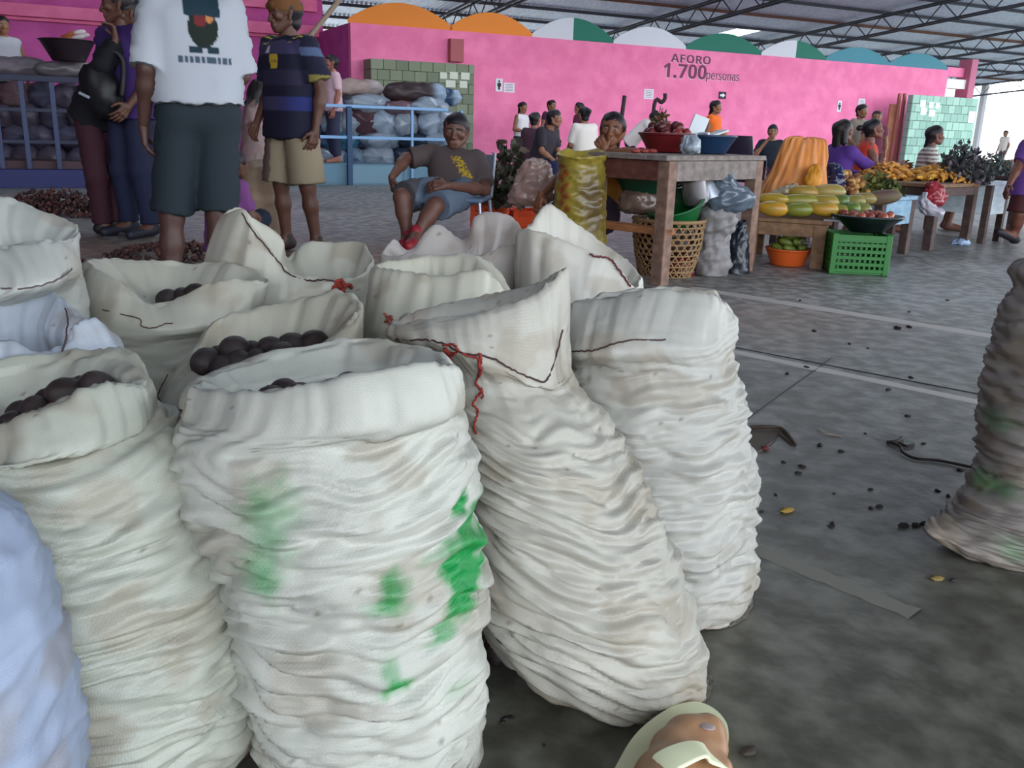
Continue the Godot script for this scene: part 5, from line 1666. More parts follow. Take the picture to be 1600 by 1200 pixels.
	person({"label": "woman in sleeveless red top with a small bun, beside the woman in purple", "at": gp(1352, 235, 9.6), "yaw": 1.35, "scale": tall(1350, 186, 9.6, 1.285), "pose": SIT, "skin": Color(0.47, 0.28, 0.22), "hair": "bun", "look": [0.1, 0.25, 0], "fine": true,
		"j": {"er": Vector3(-0.24, 0.74, 0.12), "wr": Vector3(-0.06, 0.76, 0.40), "el": Vector3(0.2, 0.74, 0.18), "wl": Vector3(0.06, 0.76, 0.44)}, "top": {"name": "tank_top", "col": Color(0.80, 0.24, 0.17), "sleeve": 0.0, "loose": 0.02}, "bottom": {"col": Color(0.62, 0.22, 0.26), "skirt": true, "len": 0.95}})
	person({"label": "taller man standing behind the red-topped woman, below the right notice", "at": gp(1342, 200, 14.4), "yaw": 0.5, "scale": tall(1346, 164, 14.4), "skin": tan, "j": {"wl": Vector3(0.15, 1.0, 0.2), "wr": Vector3(-0.2, 0.95, 0.15)}, "top": {"col": Color(0.55, 0.50, 0.46), "sleeve": 0.7}, "bottom": {"col": Color(0.16, 0.15, 0.2), "len": 1.9}})
	person({"label": "slimmer person standing beside the taller man at the right notice", "at": gp(1367, 205, 14.0), "yaw": -0.4, "scale": tall(1366, 174, 14.0), "skin": tan, "build": 0.88, "j": {"er": Vector3(-0.2, 1.1, 0.12), "wr": Vector3(-0.06, 1.24, 0.2)}, "top": {"col": Color(0.42, 0.20, 0.26), "sleeve": 0.5}, "bottom": {"col": Color(0.2, 0.12, 0.16), "len": 1.9}})
	person({"label": "woman with long ponytail in striped top facing right over the greens", "at": gp(1448, 245, 9.9), "yaw": 1.3, "scale": tall(1450, 197, 9.9, 1.285), "pose": SIT, "skin": Color(0.45, 0.29, 0.23), "hair": "tail", "look": [0.15, 0.1, 0], "fine": true,
		"j": {"wl": Vector3(0.1, 0.68, 0.36), "wr": Vector3(-0.1, 0.68, 0.36)}, "top": {"col": Color(0.66, 0.62, 0.58), "sleeve": 0.5, "fn": func(p: Vector3) -> Color: return lin(Color(0.80, 0.78, 0.74)) if fposmod(p.y, 0.05) < 0.025 else lin(Color(0.46, 0.40, 0.40))}, "bottom": {"col": Color(0.2, 0.2, 0.26), "skirt": true, "len": 0.95}})
	person({"label": "distant person in white walking across the bright yard", "at": gp(1569, 225, 31.0), "yaw": -1.2, "scale": tall(1568, 204, 31.0), "skin": Color(0.5, 0.36, 0.3), "j": {"kl": Vector3(0.1, 0.46, 0.16), "al": Vector3(0.1, 0.075, 0.14), "tl": Vector3(0.12, 0.03, 0.3), "kr": Vector3(-0.1, 0.46, -0.06), "ar": Vector3(-0.1, 0.1, -0.26), "tr": Vector3(-0.11, 0.03, -0.12)}, "top": {"col": Color(0.85, 0.82, 0.80), "sleeve": 0.6}, "bottom": {"col": Color(0.24, 0.23, 0.30), "len": 1.9}})
	at = fl(1592, 384)
	d = -at.z
	person({"label": "person in purple top and maroon shorts walking out at the right edge", "at": at, "yaw": 0.5, "scale": 0.98, "fine": true, "skin": Color(0.42, 0.25, 0.19),
		"px": {"hl": [1628, 296, d], "hr": [1600, 296, d], "kl": [1634, 345, d - 0.1], "kr": [1592, 335, d], "al": [1640, 384, d - 0.1], "ar": [1585, 370, d + 0.05], "tl": [1618, 388, d - 0.25], "tr": [1563, 362, d - 0.02],
			"sl": [1650, 228, d - 0.05], "sr": [1608, 226, d + 0.05], "nk": [1630, 215, d], "hd": [1630, 180, d], "el": [1665, 265, d], "wl": [1655, 300, d - 0.15], "er": [1590, 262, d - 0.02], "wr": [1576, 290, d - 0.15]},
		"top": {"col": Color(0.40, 0.25, 0.55), "sleeve": 0.75, "loose": 0.022}, "bottom": {"col": Color(0.30, 0.12, 0.15), "len": 0.9, "loose": 0.03}, "shoes": {"col": Color(0.12, 0.11, 0.15)}})
	# --- behind the sacks on the left
	var pl := gp(8, 80, 12.6)
	pl.y = 0.55
	person({"label": "woman in white top behind the stacked sacks at the far left edge", "at": pl, "yaw": 0.7, "scale": (pt(8, 27, 12.6).y - 0.55) / 1.65, "skin": tan, "hair": "long", "top": {"name": "tank_top", "col": Color(0.72, 0.72, 0.76), "sleeve": 0.0}, "bottom": {"col": Color(0.1, 0.1, 0.14), "len": 1.9}})
	pl = gp(520, 120, 14.6)
	pl.y = 0.3
	person({"label": "young man in pale shirt facing left behind the silver sacks", "at": pl, "yaw": -1.1, "scale": (pt(518, 87, 14.6).y - 0.3) / 1.65, "skin": Color(0.60, 0.38, 0.32), "look": [0.0, 0.1, 0], "top": {"col": Color(0.80, 0.66, 0.70), "sleeve": 0.8}, "bottom": {"col": Color(0.2, 0.2, 0.3), "len": 1.9}})

func speckle(p: Vector3) -> Color:
	var k := noise.get_noise_3d(p.x * 40.0, p.y * 40.0, p.z * 40.0)
	return lin(Color(0.70, 0.62, 0.58)) if k > 0.1 else lin(Color(0.34, 0.27, 0.30))

func shirt_print(p: Vector3) -> Color:   # the dark emblem on the back of the white shirt
	var c := lin(Color(0.66, 0.675, 0.71))
	if p.z > -0.03: return c
	var x := p.x + 0.03   # its centre
	var y := p.y - 1.34
	var teal := lin(Color(0.05, 0.17, 0.22))
	if absf(x) < 0.078 and y > 0.02 and y < 0.13 - absf(x) * 0.15: return teal
	var e := Vector2(x / 0.066, (y + 0.03) / 0.085).length()
	if e < 1.0:
		if Vector2(x - 0.012, y - 0.0).length() < 0.026: return lin(Color(0.42, 0.12, 0.14))
		if Vector2((x + 0.028) / 0.018, (y - 0.012) / 0.022).length() < 1.0: return lin(Color(0.72, 0.48, 0.28))
		return lin(Color(0.07, 0.12, 0.10))
	if absf(y + 0.125) < 0.016 and absf(absf(x) - 0.036) < 0.026: return teal
	if absf(y + 0.168) < 0.013 and absf(x) < 0.115 and fposmod(x, 0.024) < 0.018: return lin(Color(0.24, 0.30, 0.36))
	return c

func jersey(p: Vector3) -> Color:
	var navy := lin(Color(0.075, 0.075, 0.17))
	var mauve := lin(Color(0.24, 0.21, 0.34))
	var ax := absf(p.x)
	if ax > 0.25 or (p.y > 1.22 and ax > 0.20):   # sleeves with three yellow lines and a trimmed cuff
		if p.y < 1.165: return lin(Color(0.50, 0.46, 0.24))
		if p.y < 1.33 and p.y > 1.28: return lin(Color(0.30, 0.36, 0.50))
		return navy
	if p.y > 1.36 and ax > 0.10 and fposmod(p.z + 0.1, 0.036) < 0.012: return lin(Color(0.72, 0.66, 0.30))
	if p.z > 0.03 and absf(p.x - 0.005) < 0.032 and p.y > 1.20 and p.y < 1.285:   # crest
		var q := Vector2(p.x - 0.005, p.y - 1.245)
		if q.length() > 0.018 or absf(q.x) < 0.006: return lin(Color(0.72, 0.60, 0.18))
		return navy
	if p.z > 0.03 and absf(p.x + 0.055) < 0.014 - (p.y - 1.30) * 0.25 and p.y > 1.30 and p.y < 1.345: return lin(Color(0.75, 0.72, 0.75))
	if p.y > 1.29 and p.y < 1.375 and p.z > 0.0: return mauve
	if p.y > 1.10 and p.y < 1.19: return lin(Color(0.16, 0.15, 0.25))
	if p.y < 1.03 and p.y > 0.94: return mauve.lerp(lin(Color(0.14, 0.18, 0.42)), clampf(p.x * 6.0, 0, 1))
	return navy

func brown_tee(p: Vector3, e: Vector3) -> Color:
	var c := lin(Color(0.29, 0.245, 0.25))
	var q := Vector2(p.x - e.x, p.y - e.y)
	if p.z > e.z - 0.5 and absf(q.x + q.y * 0.7) < 0.035 and absf(q.y) < 0.07 and noise.get_noise_2d(p.x * 60.0, p.y * 60.0) > -0.25: return lin(Color(0.68, 0.56, 0.10))
	return c

# ---------------------------------------------------------------- the stacked sacks and rails on the left
func lying_sack(label: String, group: String, c: Vector3, axis: Vector3, len: float, r: float, col: Color, tip: Color, rough: float, flat := 0.75) -> void:
	var o := thing("lying_sack", label, "sack", c, group)
	var z := axis.normalized()
	var x := Vector3.UP.cross(z).normalized()
	var y := z.cross(x)
	var rows := []
	var cols := []
	var n := 26
	var sd := rng.randf() * 50.0
	for i in 23:
		var f := i / 22.0
		var row := PackedVector3Array()
		var cr := PackedColorArray()
		var q := 2.0 * f - 1.0
		var prof := pow(maxf(0.0, 1.0 - pow(absf(q), 3.2)), 0.5)
		if q > 0.72: prof = lerpf(prof, 0.16, smoothstep(0.72, 0.97, q))   # gathered, tied mouth
		if i == 0 or i == 22: prof = 0.0
		for k in n:
			var a := TAU * k / n
			var wv := 1.0 + 0.12 * noise.get_noise_3d(cos(a) * 1.3 + sd, sin(a) * 1.3, f * 4.0) + 0.10 * noise.get_noise_3d(cos(a) * 3.4 + sd, sin(a) * 3.4, f * 7.0)
			row.append((x * cos(a) + y * sin(a) * flat) * r * prof * wv + z * (q * len * 0.5))
			cr.append(lin(col.lerp(tip, smoothstep(0.25, 0.55, q))) * (1.0 + 0.2 * noise.get_noise_3d(cos(a) * 3.0, sin(a) * 3.0 + sd, f * 6.0)))
		rows.append(row)
		cols.append(cr)
	var mb := MB.new()
	mb.grid(rows, true, cols)
	obj("bag", mb, vmat(rough, "bagskin"), o)
	mb = MB.new()
	for k in 5:
		var a := TAU * k / 5
		mb.tube(PackedVector3Array([z * len * 0.47, z * len * 0.5 + (x * cos(a) + y * sin(a)) * r * 0.1]), 0.006, 4)
	obj("tied_mouth", mb, cmat(tip.darkened(0.2), 0.6), o)

func build_far_left() -> void:
	# the pale blue plinth, its rails and the silver sacks
	var a := fl(497, 289)
	var sA := to_s(a)
	var tA := to_t(a)
	var sB := to_s(fl(742, 296))
	var m := MB.new()
	var plh := pt(520, 257, -a.z).y
	var pl := thing("plinth", "low pale blue cement plinth under the silver sacks", "plinth")
	wall_slab(m, sA - 1.2, sB, 0.0, plh, tA - 2.6, tA)
	obj("block", m, cmat(Color(0.40, 0.53, 0.60), 0.7), pl)
	for i in 5:
		m = MB.new()
		wall_slab(m, sA - 1.1 + i * 0.82, sA - 0.32 + i * 0.82, 0.03, plh - 0.02, tA, tA + 0.012)
		obj("panel", m, cmat(Color(0.44, 0.57, 0.64) if i % 2 == 0 else Color(0.39, 0.53, 0.61), 0.65), pl)
	var rail := thing("railing", "blue metal railing in front of the silver sacks", "railing")
	var blue := cmat(Color(0.46, 0.62, 0.78), 0.45, 0.2)
	var bdark := cmat(Color(0.13, 0.26, 0.40), 0.5, 0.2)
	var y1 := pt(553, 166, -fl(553, 290).z).y
	var y2 := pt(553, 215, -fl(553, 290).z).y
	for y in [y1, y2]:
		m = MB.new()
		m.bar(wp(sA - 1.1, y, tA + 0.06), wp(sB - 0.1, y, tA + 0.06), 0.045, 0.045)
		obj("rail", m, blue, rail)
	for q in [[553, 0.075, bdark], [651, 0.04, blue], [727, 0.04, blue]]:
		m = MB.new()
		var s := to_s(fl(q[0], 291))
		wall_slab(m, s - q[1] / 2, s + q[1] / 2, 0.0, y1, tA + 0.03, tA + 0.03 + q[1])
		obj("post", m, q[2], rail)
	var silver := Color(0.52, 0.56, 0.61)
	var steelb := Color(0.15, 0.19, 0.25)
	var brown := Color(0.30, 0.20, 0.22)
	var dark := Color(0.13, 0.12, 0.17)
	var d0 := -a.z + 0.75
	var L := [
		[524, 247, 40, 32, steelb, silver, "bottom row, leftmost"], [556, 248, 36, 30, dark, Color(0.40, 0.47, 0.55), "bottom row, second from the left"], [597, 246, 50, 34, steelb, silver, "bottom row, glossy one left of the seated man"], [632, 245, 40, 32, dark, steelb, "bottom row, dark one behind the seated man's elbow"], [664, 246, 38, 30, steelb, silver, "bottom row, behind the seated man"], [698, 247, 40, 30, dark, steelb, "bottom row, rightmost, behind the seated man"],
		[538, 222, 52, 26, Color(0.16, 0.33, 0.44), Color(0.22, 0.40, 0.50), "second row, teal one on the left"], [598, 220, 60, 26, Color(0.5, 0.52, 0.58), silver, "second row, pale flat one in the middle"], [652, 221, 46, 24, dark, steelb, "second row, dark one right of the middle"], [692, 220, 44, 26, steelb, silver, "second row, at the right end"],
		[522, 192, 34, 34, steelb, silver, "third row, leftmost"], [548, 193, 40, 36, steelb, silver, "third row, left of the dark blue post"], [573, 190, 50, 38, brown, brown, "third row, maroon one right of the post"], [601, 191, 46, 36, steelb, Color(0.58, 0.63, 0.69), "third row, shiny one left of the thin post"], [632, 193, 42, 38, brown, silver, "third row, silver-tipped one at the thin post"], [674, 192, 40, 38, brown, Color(0.58, 0.63, 0.69), "third row, shiny one right of the thin post"], [700, 194, 36, 36, steelb, silver, "third row, rightmost"],
		[520, 168, 44, 22, Color(0.45, 0.38, 0.42), Color(0.5, 0.45, 0.5), "fourth row, greyish one on the left"], [578, 163, 66, 26, steelb, silver, "fourth row, silvery blue one under the beige sack"], [630, 169, 54, 22, brown, Color(0.42, 0.33, 0.36), "fourth row, brownish one in the middle"], [672, 167, 58, 26, Color(0.36, 0.27, 0.31), silver, "fourth row, brownish one on the right"]]
	var k := 0
	for q in L:
		var d: float = d0 + 0.25 * ((q[0] - 520.0) / 180.0) * 2.0
		var c := pt(q[0], q[1], d + 0.1)
		var r: float = q[2] * 0.5 * 1.14 * d * 1.04 / F
		var fl_: float = float(q[3]) / q[2]
		lying_sack("lying plastic sack in the railed stack, " + q[6], "plastic sacks stacked behind the blue railing", c - wall_n * 0.35, wall_n + wall_u * rng.randf_range(-0.15, 0.3), 0.95, r, q[4], q[5], 0.2, fl_)
		k += 1
	var dt := d0 + 0.7
	lying_sack("long beige sack lying on top of the railed stack, left end", "plastic sacks stacked behind the blue railing", pt(560, 138, dt), wall_u, 0.95, 0.16, Color(0.60, 0.52, 0.50), Color(0.66, 0.62, 0.62), 0.5, 0.9)
	lying_sack("long dark brown net sack on top of the railed stack with a silver end", "plastic sacks stacked behind the blue railing", pt(652, 146, dt), wall_u * 1.0 + wall_n * 0.1, 1.15, 0.20, Color(0.21, 0.15, 0.16), Color(0.5, 0.58, 0.66), 0.45, 0.85)
	lying_sack("small blue-grey sack at the right end, top of the railed stack", "plastic sacks stacked behind the blue railing", pt(697, 152, dt + 0.2), wall_u + wall_n * 0.3, 0.55, 0.15, Color(0.20, 0.28, 0.40), Color(0.55, 0.64, 0.72), 0.3, 0.9)
	# left stack: darker, behind dark blue rails
	var b := fl(60, 294)
	var sL := to_s(b)
	var tL := to_t(b)
	m = MB.new()
	var sR := to_s(fl(300, 292))
	var kerb := thing("kerb", "low bright blue painted kerb along the floor at the left", "kerb")
	var kh := pt(60, 265, -b.z).y
	wall_slab(m, sL - 3.5, sR, 0, kh, tL - 3.0, tL)
	obj("block", m, cmat(Color(0.10, 0.13, 0.36), 0.6), kerb)
	m = MB.new()
	wall_slab(m, sL - 3.5, sR, kh, kh + 0.1, tL - 3.0, tL - 0.15)
	obj("ledge", m, cmat(Color(0.30, 0.22, 0.24), 0.8), kerb)
	var r2 := thing("railing", "dark blue railing in front of the dark sacks at the left", "railing")
	var db := cmat(Color(0.07, 0.10, 0.22), 0.5, 0.2)
	var db2 := cmat(Color(0.14, 0.19, 0.34), 0.45, 0.2)
	var dd := -b.z
	for q in [[122, 0.075], [172, 0.05], [222, 0.05]]:
		var y := pt(60, q[0], dd).y
		m = MB.new()
		m.bar(wp(sL - 3.5, y, tL - 0.1), wp(sR, y, tL - 0.1), q[1], q[1])
		obj("rail", m, db, r2)
	for px in [8, 50, 97, 165, 240]:
		m = MB.new()
		var s := to_s(fl(px, 294))
		wall_slab(m, s - 0.03, s + 0.03, kh, pt(60, 122, dd).y, tL - 0.13, tL - 0.07)
		obj("post", m, db2, r2)
	var pal := [Color(0.21, 0.19, 0.26), Color(0.26, 0.23, 0.30), Color(0.17, 0.15, 0.22), Color(0.30, 0.24, 0.28), Color(0.22, 0.22, 0.30)]
	var rown := ["bottom row", "second row", "third row", "fourth row"]
	var place := ["at the left edge", "second from the left", "third from the left", "fourth from the left", "fifth from the left", "sixth from the left", "seventh, nearest the white T-shirt"]
	for r in 4:
		for c in 7:
			var px := 8.0 + c * 40.0 + (18.0 if r % 2 else 0.0)
			var py := 244.0 - r * 32.0 + c * 1.2
			var col: Color = pal[rng.randi() % 5]
			if r == 3 and c == 0: col = Color(0.55, 0.36, 0.32)
			lying_sack("dark sack behind the left rail, %s, %s" % [rown[r], place[c]], "dark sacks stacked behind the left railing", pt(px, py, dd + 0.75) - wall_n * 0.3, wall_n + wall_u * rng.randf_range(-0.2, 0.2), 0.9, 21.0 * (dd + 0.7) * 1.04 / F * 1.12, col, col.lerp(Color(0.40, 0.40, 0.48), 0.5), 0.4, 0.82)
	lying_sack("wide grey sack on top of the dark stack at the left edge", "dark sacks stacked behind the left railing", pt(22, 105, dd + 0.7), wall_u, 0.95, 0.15, Color(0.42, 0.38, 0.42), Color(0.48, 0.44, 0.48), 0.5, 0.85)
	lying_sack("pale silvery sack on top of the dark stack, under the bowl", "dark sacks stacked behind the left railing", pt(108, 110, dd + 0.7), wall_u, 0.85, 0.13, Color(0.36, 0.34, 0.36), Color(0.62, 0.66, 0.62), 0.35, 0.8)
	var bw := basin("bowl", "dark wide bowl of bread and fruit on top of the left stack", "bowl", pt(108, 96, dd + 0.75), 0.33, 0.20, 0.26, cmat(Color(0.13, 0.08, 0.12), 0.5))
	for i in 9:
		var mm := MB.new()
		mm.ball(Vector3.ZERO, Vector3(0.085, 0.032, 0.035), Basis.IDENTITY, 12, 8, noise, 0.06, 2.0)
		var o := obj("bread_roll" if i < 6 else "paper_wad", mm, cmat(Color(0.66, 0.36, 0.20), 0.7) if i < 6 else cmat(Color(0.75, 0.70, 0.70), 0.8), null, bw.position + Vector3([0.02, 0.12, 0.06, 0.16, 0.0, 0.1, 0.2, 0.24, 0.18][i], [0.26, 0.27, 0.31, 0.30, 0.30, 0.345, 0.29, 0.32, 0.36][i], [0.1, 0.12, 0.06, 0.08, 0.0, 0.02, 0.12, 0.05, 0.02][i]))
		o.rotation = Vector3(rng.randf() * 0.3, rng.randf() * 1.0, rng.randf() * 0.3)
		meta(o, "orange-brown bread roll piled in the dark bowl on the left stack" if i < 6 else "crumpled white paper at the right of the dark bowl", "bread" if i < 6 else "paper", "bread in the dark bowl" if i < 6 else "paper in the dark bowl")
	# tan sacks behind the man in the jersey
	sack("sack", "full tan sack standing between the white T-shirt and striped jersey men", [
		["e", 385, 380, 430, 380, 6.95, 0.03, 0.0], ["e", 374, 374, 441, 374, 6.95, 0.16, 0.6], ["e", 368, 330, 440, 330, 6.95, 0.18, 0.8], ["e", 369, 290, 436, 290, 6.95, 0.18, 0.8], ["e", 374, 264, 428, 262, 6.95, 0.15, 0.6], ["e", 385, 254, 418, 252, 6.95, 0.08, 0.3], ["e", 398, 250, 408, 249, 6.95, 0.02, 0.0]],
		{"seed": 91.0, "tone": Color(0.56, 0.46, 0.37), "n": 48, "step": 0.03, "amp": 0.035, "freq": 9.0, "group": "tan sacks behind the standing men"})
	sack("sack", "tall pinkish white sack with dark net top behind the tan one", [
		["e", 385, 352, 420, 352, 7.7, 0.03, 0.0], ["e", 376, 345, 424, 345, 7.7, 0.16, 0.6], ["e", 378, 250, 421, 250, 7.7, 0.17, 0.8], ["e", 382, 185, 419, 185, 7.7, 0.16, 0.8], ["e", 384, 166, 420, 166, 7.7, 0.15, 0.6], ["e", 388, 140, 424, 138, 7.7, 0.12, 0.3], ["e", 395, 126, 415, 124, 7.7, 0.06, 0.2], ["e", 402, 124, 406, 123, 7.7, 0.01, 0.0]],
		{"seed": 95.0, "tone": Color(0.55, 0.45, 0.45), "n": 48, "step": 0.035, "amp": 0.03, "freq": 8.0, "group": "tan sacks behind the standing men", "paint": [blob(402, 140, 30, 24, 7.6, 1.0, 0.2)], "paint_col": Color(0.12, 0.10, 0.10)})
	# the chair under the leaning man
	var ch := thing("metal_chair", "light metal chair under the man who leans back", "chair")
	var wire := cmat(Color(0.62, 0.64, 0.68), 0.35, 0.6)
	var d := 6.3
	var seat := pt(715, 309, d)
	var bs := Basis(Vector3.UP, -0.15)
	m = MB.new()
	m.box(seat, Vector3(0.42, 0.03, 0.40), bs, 0.01)
	obj("seat", m, cmat(Color(0.35, 0.42, 0.52), 0.6), ch)
	for q in [[-0.19, 0.18], [0.19, 0.18], [-0.19, -0.18], [0.19, -0.18]]:
		m = MB.new()
		var top := seat + bs * Vector3(q[0], -0.01, q[1])
		m.tube(PackedVector3Array([top, Vector3(top.x, 0.0, top.z) + bs * Vector3(signf(q[0]) * 0.04, 0.0, signf(q[1]) * 0.04)]), 0.012, 8)
		obj("leg", m, wire, ch)
	for sx in [-0.2, 0.2]:
		m = MB.new()
		m.tube(PackedVector3Array([seat + bs * Vector3(sx, 0, -0.19), seat + bs * Vector3(sx, 0.30, -0.30)]), 0.012, 8)
		obj("back_post", m, wire, ch)
	m = MB.new()
	m.box(seat + bs * Vector3(0, 0.22, -0.275), Vector3(0.38, 0.14, 0.015), bs * Basis(Vector3.RIGHT, -0.34))
	obj("backrest", m, cmat(Color(0.30, 0.32, 0.36), 0.6), ch)
	# heaps of husks and fruit on the floor
	husk_heap("low heap of reddish brown husks on the floor at the left", fl(88, 336), 0.62, 0.24, 0.24, 800, 1)
	husk_heap("scatter of red husks on the floor by the white-shirted man's feet", fl(268, 400), 0.42, 0.5, 0.08, 260, 2)
	husk_heap("dark husk heap on the floor between the left sacks", fl(108, 452), 0.30, 0.42, 0.16, 260, 3)

func husk_heap(label: String, c: Vector3, rx: float, rz: float, h: float, n: int, sd: int) -> void:
	var r := RandomNumberGenerator.new()
	r.seed = sd
	var mb := MB.new()
	mb.ball(Vector3.ZERO, Vector3(0.019, 0.010, 0.014), Basis.IDENTITY, 8, 5, noise, 0.25, 2.0)
	var mm := MultiMesh.new()
	mm.transform_format = MultiMesh.TRANSFORM_3D
	mm.use_colors = true
	mm.mesh = mb.mesh()
	mm.instance_count = n
	for i in n:
		var a := r.randf() * TAU
		var q := sqrt(r.randf())
		var y := h * (1.0 - q * q) * sqrt(r.randf()) + 0.01
		mm.set_instance_transform(i, Transform3D(Basis.from_euler(Vector3(r.randf() * 2.0, r.randf() * TAU, r.randf() * 2.0)).scaled(Vector3.ONE * r.randf_range(0.8, 1.5)), c + Vector3(cos(a) * q * rx, y, sin(a) * q * rz)))
		mm.set_instance_color(i, lin(Color(0.16, 0.10, 0.10).lerp(Color(0.42, 0.24, 0.22), r.randf())))
	var o := MultiMeshInstance3D.new()
	o.name = numbered("husk_heap")
	o.multimesh = mm
	o.material_override = vmat(0.75, "husk")
	add_child(o)
	meta(o, label, "husks", "", "stuff")

func basin(called: String, label: String, cat: String, at: Vector3, r: float, rb: float, h: float, m: Material, tilt := Basis.IDENTITY, group := "") -> Node3D:
	var o := thing(called, label, cat, at, group)
	o.basis = tilt
	var mb := MB.new()
	mb.lathe([[0.0, 0.0], [rb * 0.96, 0.0], [rb, 0.008], [lerpf(rb, r, 0.5), h * 0.5], [r * 0.985, h - 0.02], [r, h - 0.012], [r * 1.05, h - 0.010], [r * 1.055, h], [r, h + 0.004], [r * 0.97, h - 0.008], [lerpf(rb, r, 0.5) * 0.97, h * 0.5], [rb * 0.94, 0.014], [0.0, 0.014]], 40)
	obj("shell", mb, m, o)
	return o

# ---------------------------------------------------------------- the market stalls
func plank_mat(key: String, a: Color, b: Color, rough := 0.75) -> StandardMaterial3D:
	return tri_mat(key, noise_tex(0.02, a, b, 256, hash(key) % 100, 4), 2.2, rough)

func table(label: String, c: Vector3, x: Vector3, z: Vector3, lx: float, lz: float, h: float, top: Material, legs: Material, apron: Material, planks := 4, leg_w := 0.075, apron_h := 0.13, shelf := -1.0, end: Material = null) -> Node3D:
	# c: the foot of the near corner; x and z: level directions along the two edges
	var o := thing("market_table", label, "table", c, "wooden market tables")
	var b := Basis(x, Vector3.UP, z)
	for i in planks:
		var mb := MB.new()
		mb.box(x * (lx / 2) + z * (lz * (i + 0.5) / planks) + Vector3(0, h - 0.016, 0), Vector3(lx + 0.06, 0.032, lz / planks - 0.004), b)
		obj("tabletop_plank", mb, top, o)
	for q in [[0, 0], [1, 0], [0, 1], [1, 1]]:
		var mb := MB.new()
		mb.box(x * (leg_w / 2 + q[0] * (lx - leg_w)) + z * (leg_w / 2 + q[1] * (lz - leg_w)) + Vector3(0, (h - 0.034) / 2, 0), Vector3(leg_w, h - 0.034, leg_w), b)
		obj("leg", mb, legs, o)
	for s in 2:
		var mb := MB.new()
		mb.box(x * (lx / 2) + z * (0.014 + s * (lz - 0.028)) + Vector3(0, h - 0.034 - apron_h / 2, 0), Vector3(lx - 2 * leg_w, apron_h, 0.025), b)
		obj("apron", mb, apron, o)
		mb = MB.new()
		mb.box(x * (0.014 + s * (lx - 0.028)) + z * (lz / 2) + Vector3(0, h - 0.034 - apron_h / 2, 0), Vector3(0.025, apron_h, lz - 2 * leg_w), b)
		obj("apron", mb, end if end else apron, o)
	if shelf > 0.0:
		var mb := MB.new()
		mb.box(x * 0.06 + z * (lz / 2) + Vector3(0, shelf, 0), Vector3(0.10, 0.045, lz), b)
		obj("cross_bar", mb, plank_mat("orange_wood", Color(0.52, 0.33, 0.20), Color(0.64, 0.42, 0.26)), o)
	return o

func oval(label: String, group: String, at: Vector3, l: float, r: float, dir: Vector3, c: Color, rough := 0.35, called := "papaya", cat := "fruit") -> MeshInstance3D:
	var mb := MB.new()
	var rows := []
	var z := dir.normalized()
	var x := Vector3.UP.cross(z).normalized()
	var y := z.cross(x)
	var cols := []
	for i in 15:
		var f := i / 14.0
		var q := 2.0 * f - 1.0
		var p := pow(maxf(0.0, 1.0 - pow(absf(q), 2.4)), 0.55) * (1.0 + 0.12 * q)
		var row := PackedVector3Array()
		var cr := PackedColorArray()
		for k in 16:
			var a := TAU * k / 16
			row.append((x * cos(a) + y * sin(a)) * r * p * (1.0 + 0.03 * cos(5 * a)) + z * q * l * 0.5)
			cr.append(lin(c.lerp(Color(0.42, 0.48, 0.18), clampf(0.35 * noise.get_noise_3d(at.x * 30.0 + cos(a), at.y * 30.0 + sin(a), f * 2.0) + 0.12, 0, 0.5))))
		rows.append(row)
		cols.append(cr)
	mb.grid(rows, true, cols)
	var o := obj(called, mb, vmat(rough, "fruitskin"), null, at)
	meta(o, label, cat, group)
	return o

func heap(called: String, label: String, cat: String, c: Vector3, u: Vector3, v: Vector3, h: float, n: int, shape: MB, ca: Color, cb: Color, smin: float, smax: float, sd: int, rough := 0.6, flat := false) -> void:
	var r := RandomNumberGenerator.new()
	r.seed = sd
	var mm := MultiMesh.new()
	mm.transform_format = MultiMesh.TRANSFORM_3D
	mm.use_colors = true
	mm.mesh = shape.mesh()
	mm.instance_count = n
	for i in n:
		var a := r.randf() * TAU
		var q := sqrt(r.randf())
		var y := h * (1.0 - q * q) * (sqrt(r.randf()) if not flat else r.randf())
		var e := Vector3(r.randf_range(-0.6, 0.6), r.randf() * TAU, r.randf_range(-0.6, 0.6)) * (1.0 if not flat else 2.2)
		mm.set_instance_transform(i, Transform3D(Basis.from_euler(e).scaled(Vector3.ONE * r.randf_range(smin, smax)), c + u * cos(a) * q + v * sin(a) * q + Vector3(0, y + 0.012, 0)))
		mm.set_instance_color(i, lin(ca.lerp(cb, r.randf())))
	var o := MultiMeshInstance3D.new()
	o.name = numbered(called)
	o.multimesh = mm
	o.material_override = vmat(rough, "heap")
	add_child(o)
	meta(o, label, cat, "", "stuff")

func leaf_shape() -> MB:
	var mb := MB.new()
	var rows := []
	for i in 6:
		var f := i / 5.0
		var w := 0.28 * sin(PI * pow(f, 0.8)) + 0.01
		rows.append(PackedVector3Array([Vector3(-w, 0.10 * w + 0.25 * f * f, f), Vector3(0, 0.25 * f * f - 0.03, f), Vector3(w, 0.10 * w + 0.25 * f * f, f)]))
	mb.grid(rows, false)
	return mb

func bag(label: String, rings: Array, col: Color, sd: float, rough := 0.25, amp := 0.03, group := "", called := "plastic_bag") -> MeshInstance3D:
	var m := vmat(rough, "plastic")
	return sack(called, label, rings, {"seed": sd, "tone": col, "n": 56, "step": 0.02, "amp": amp, "freq": 10.0, "group": group, "category": "bag", "part": "film", "material": m, "dirt": col.darkened(0.3)})

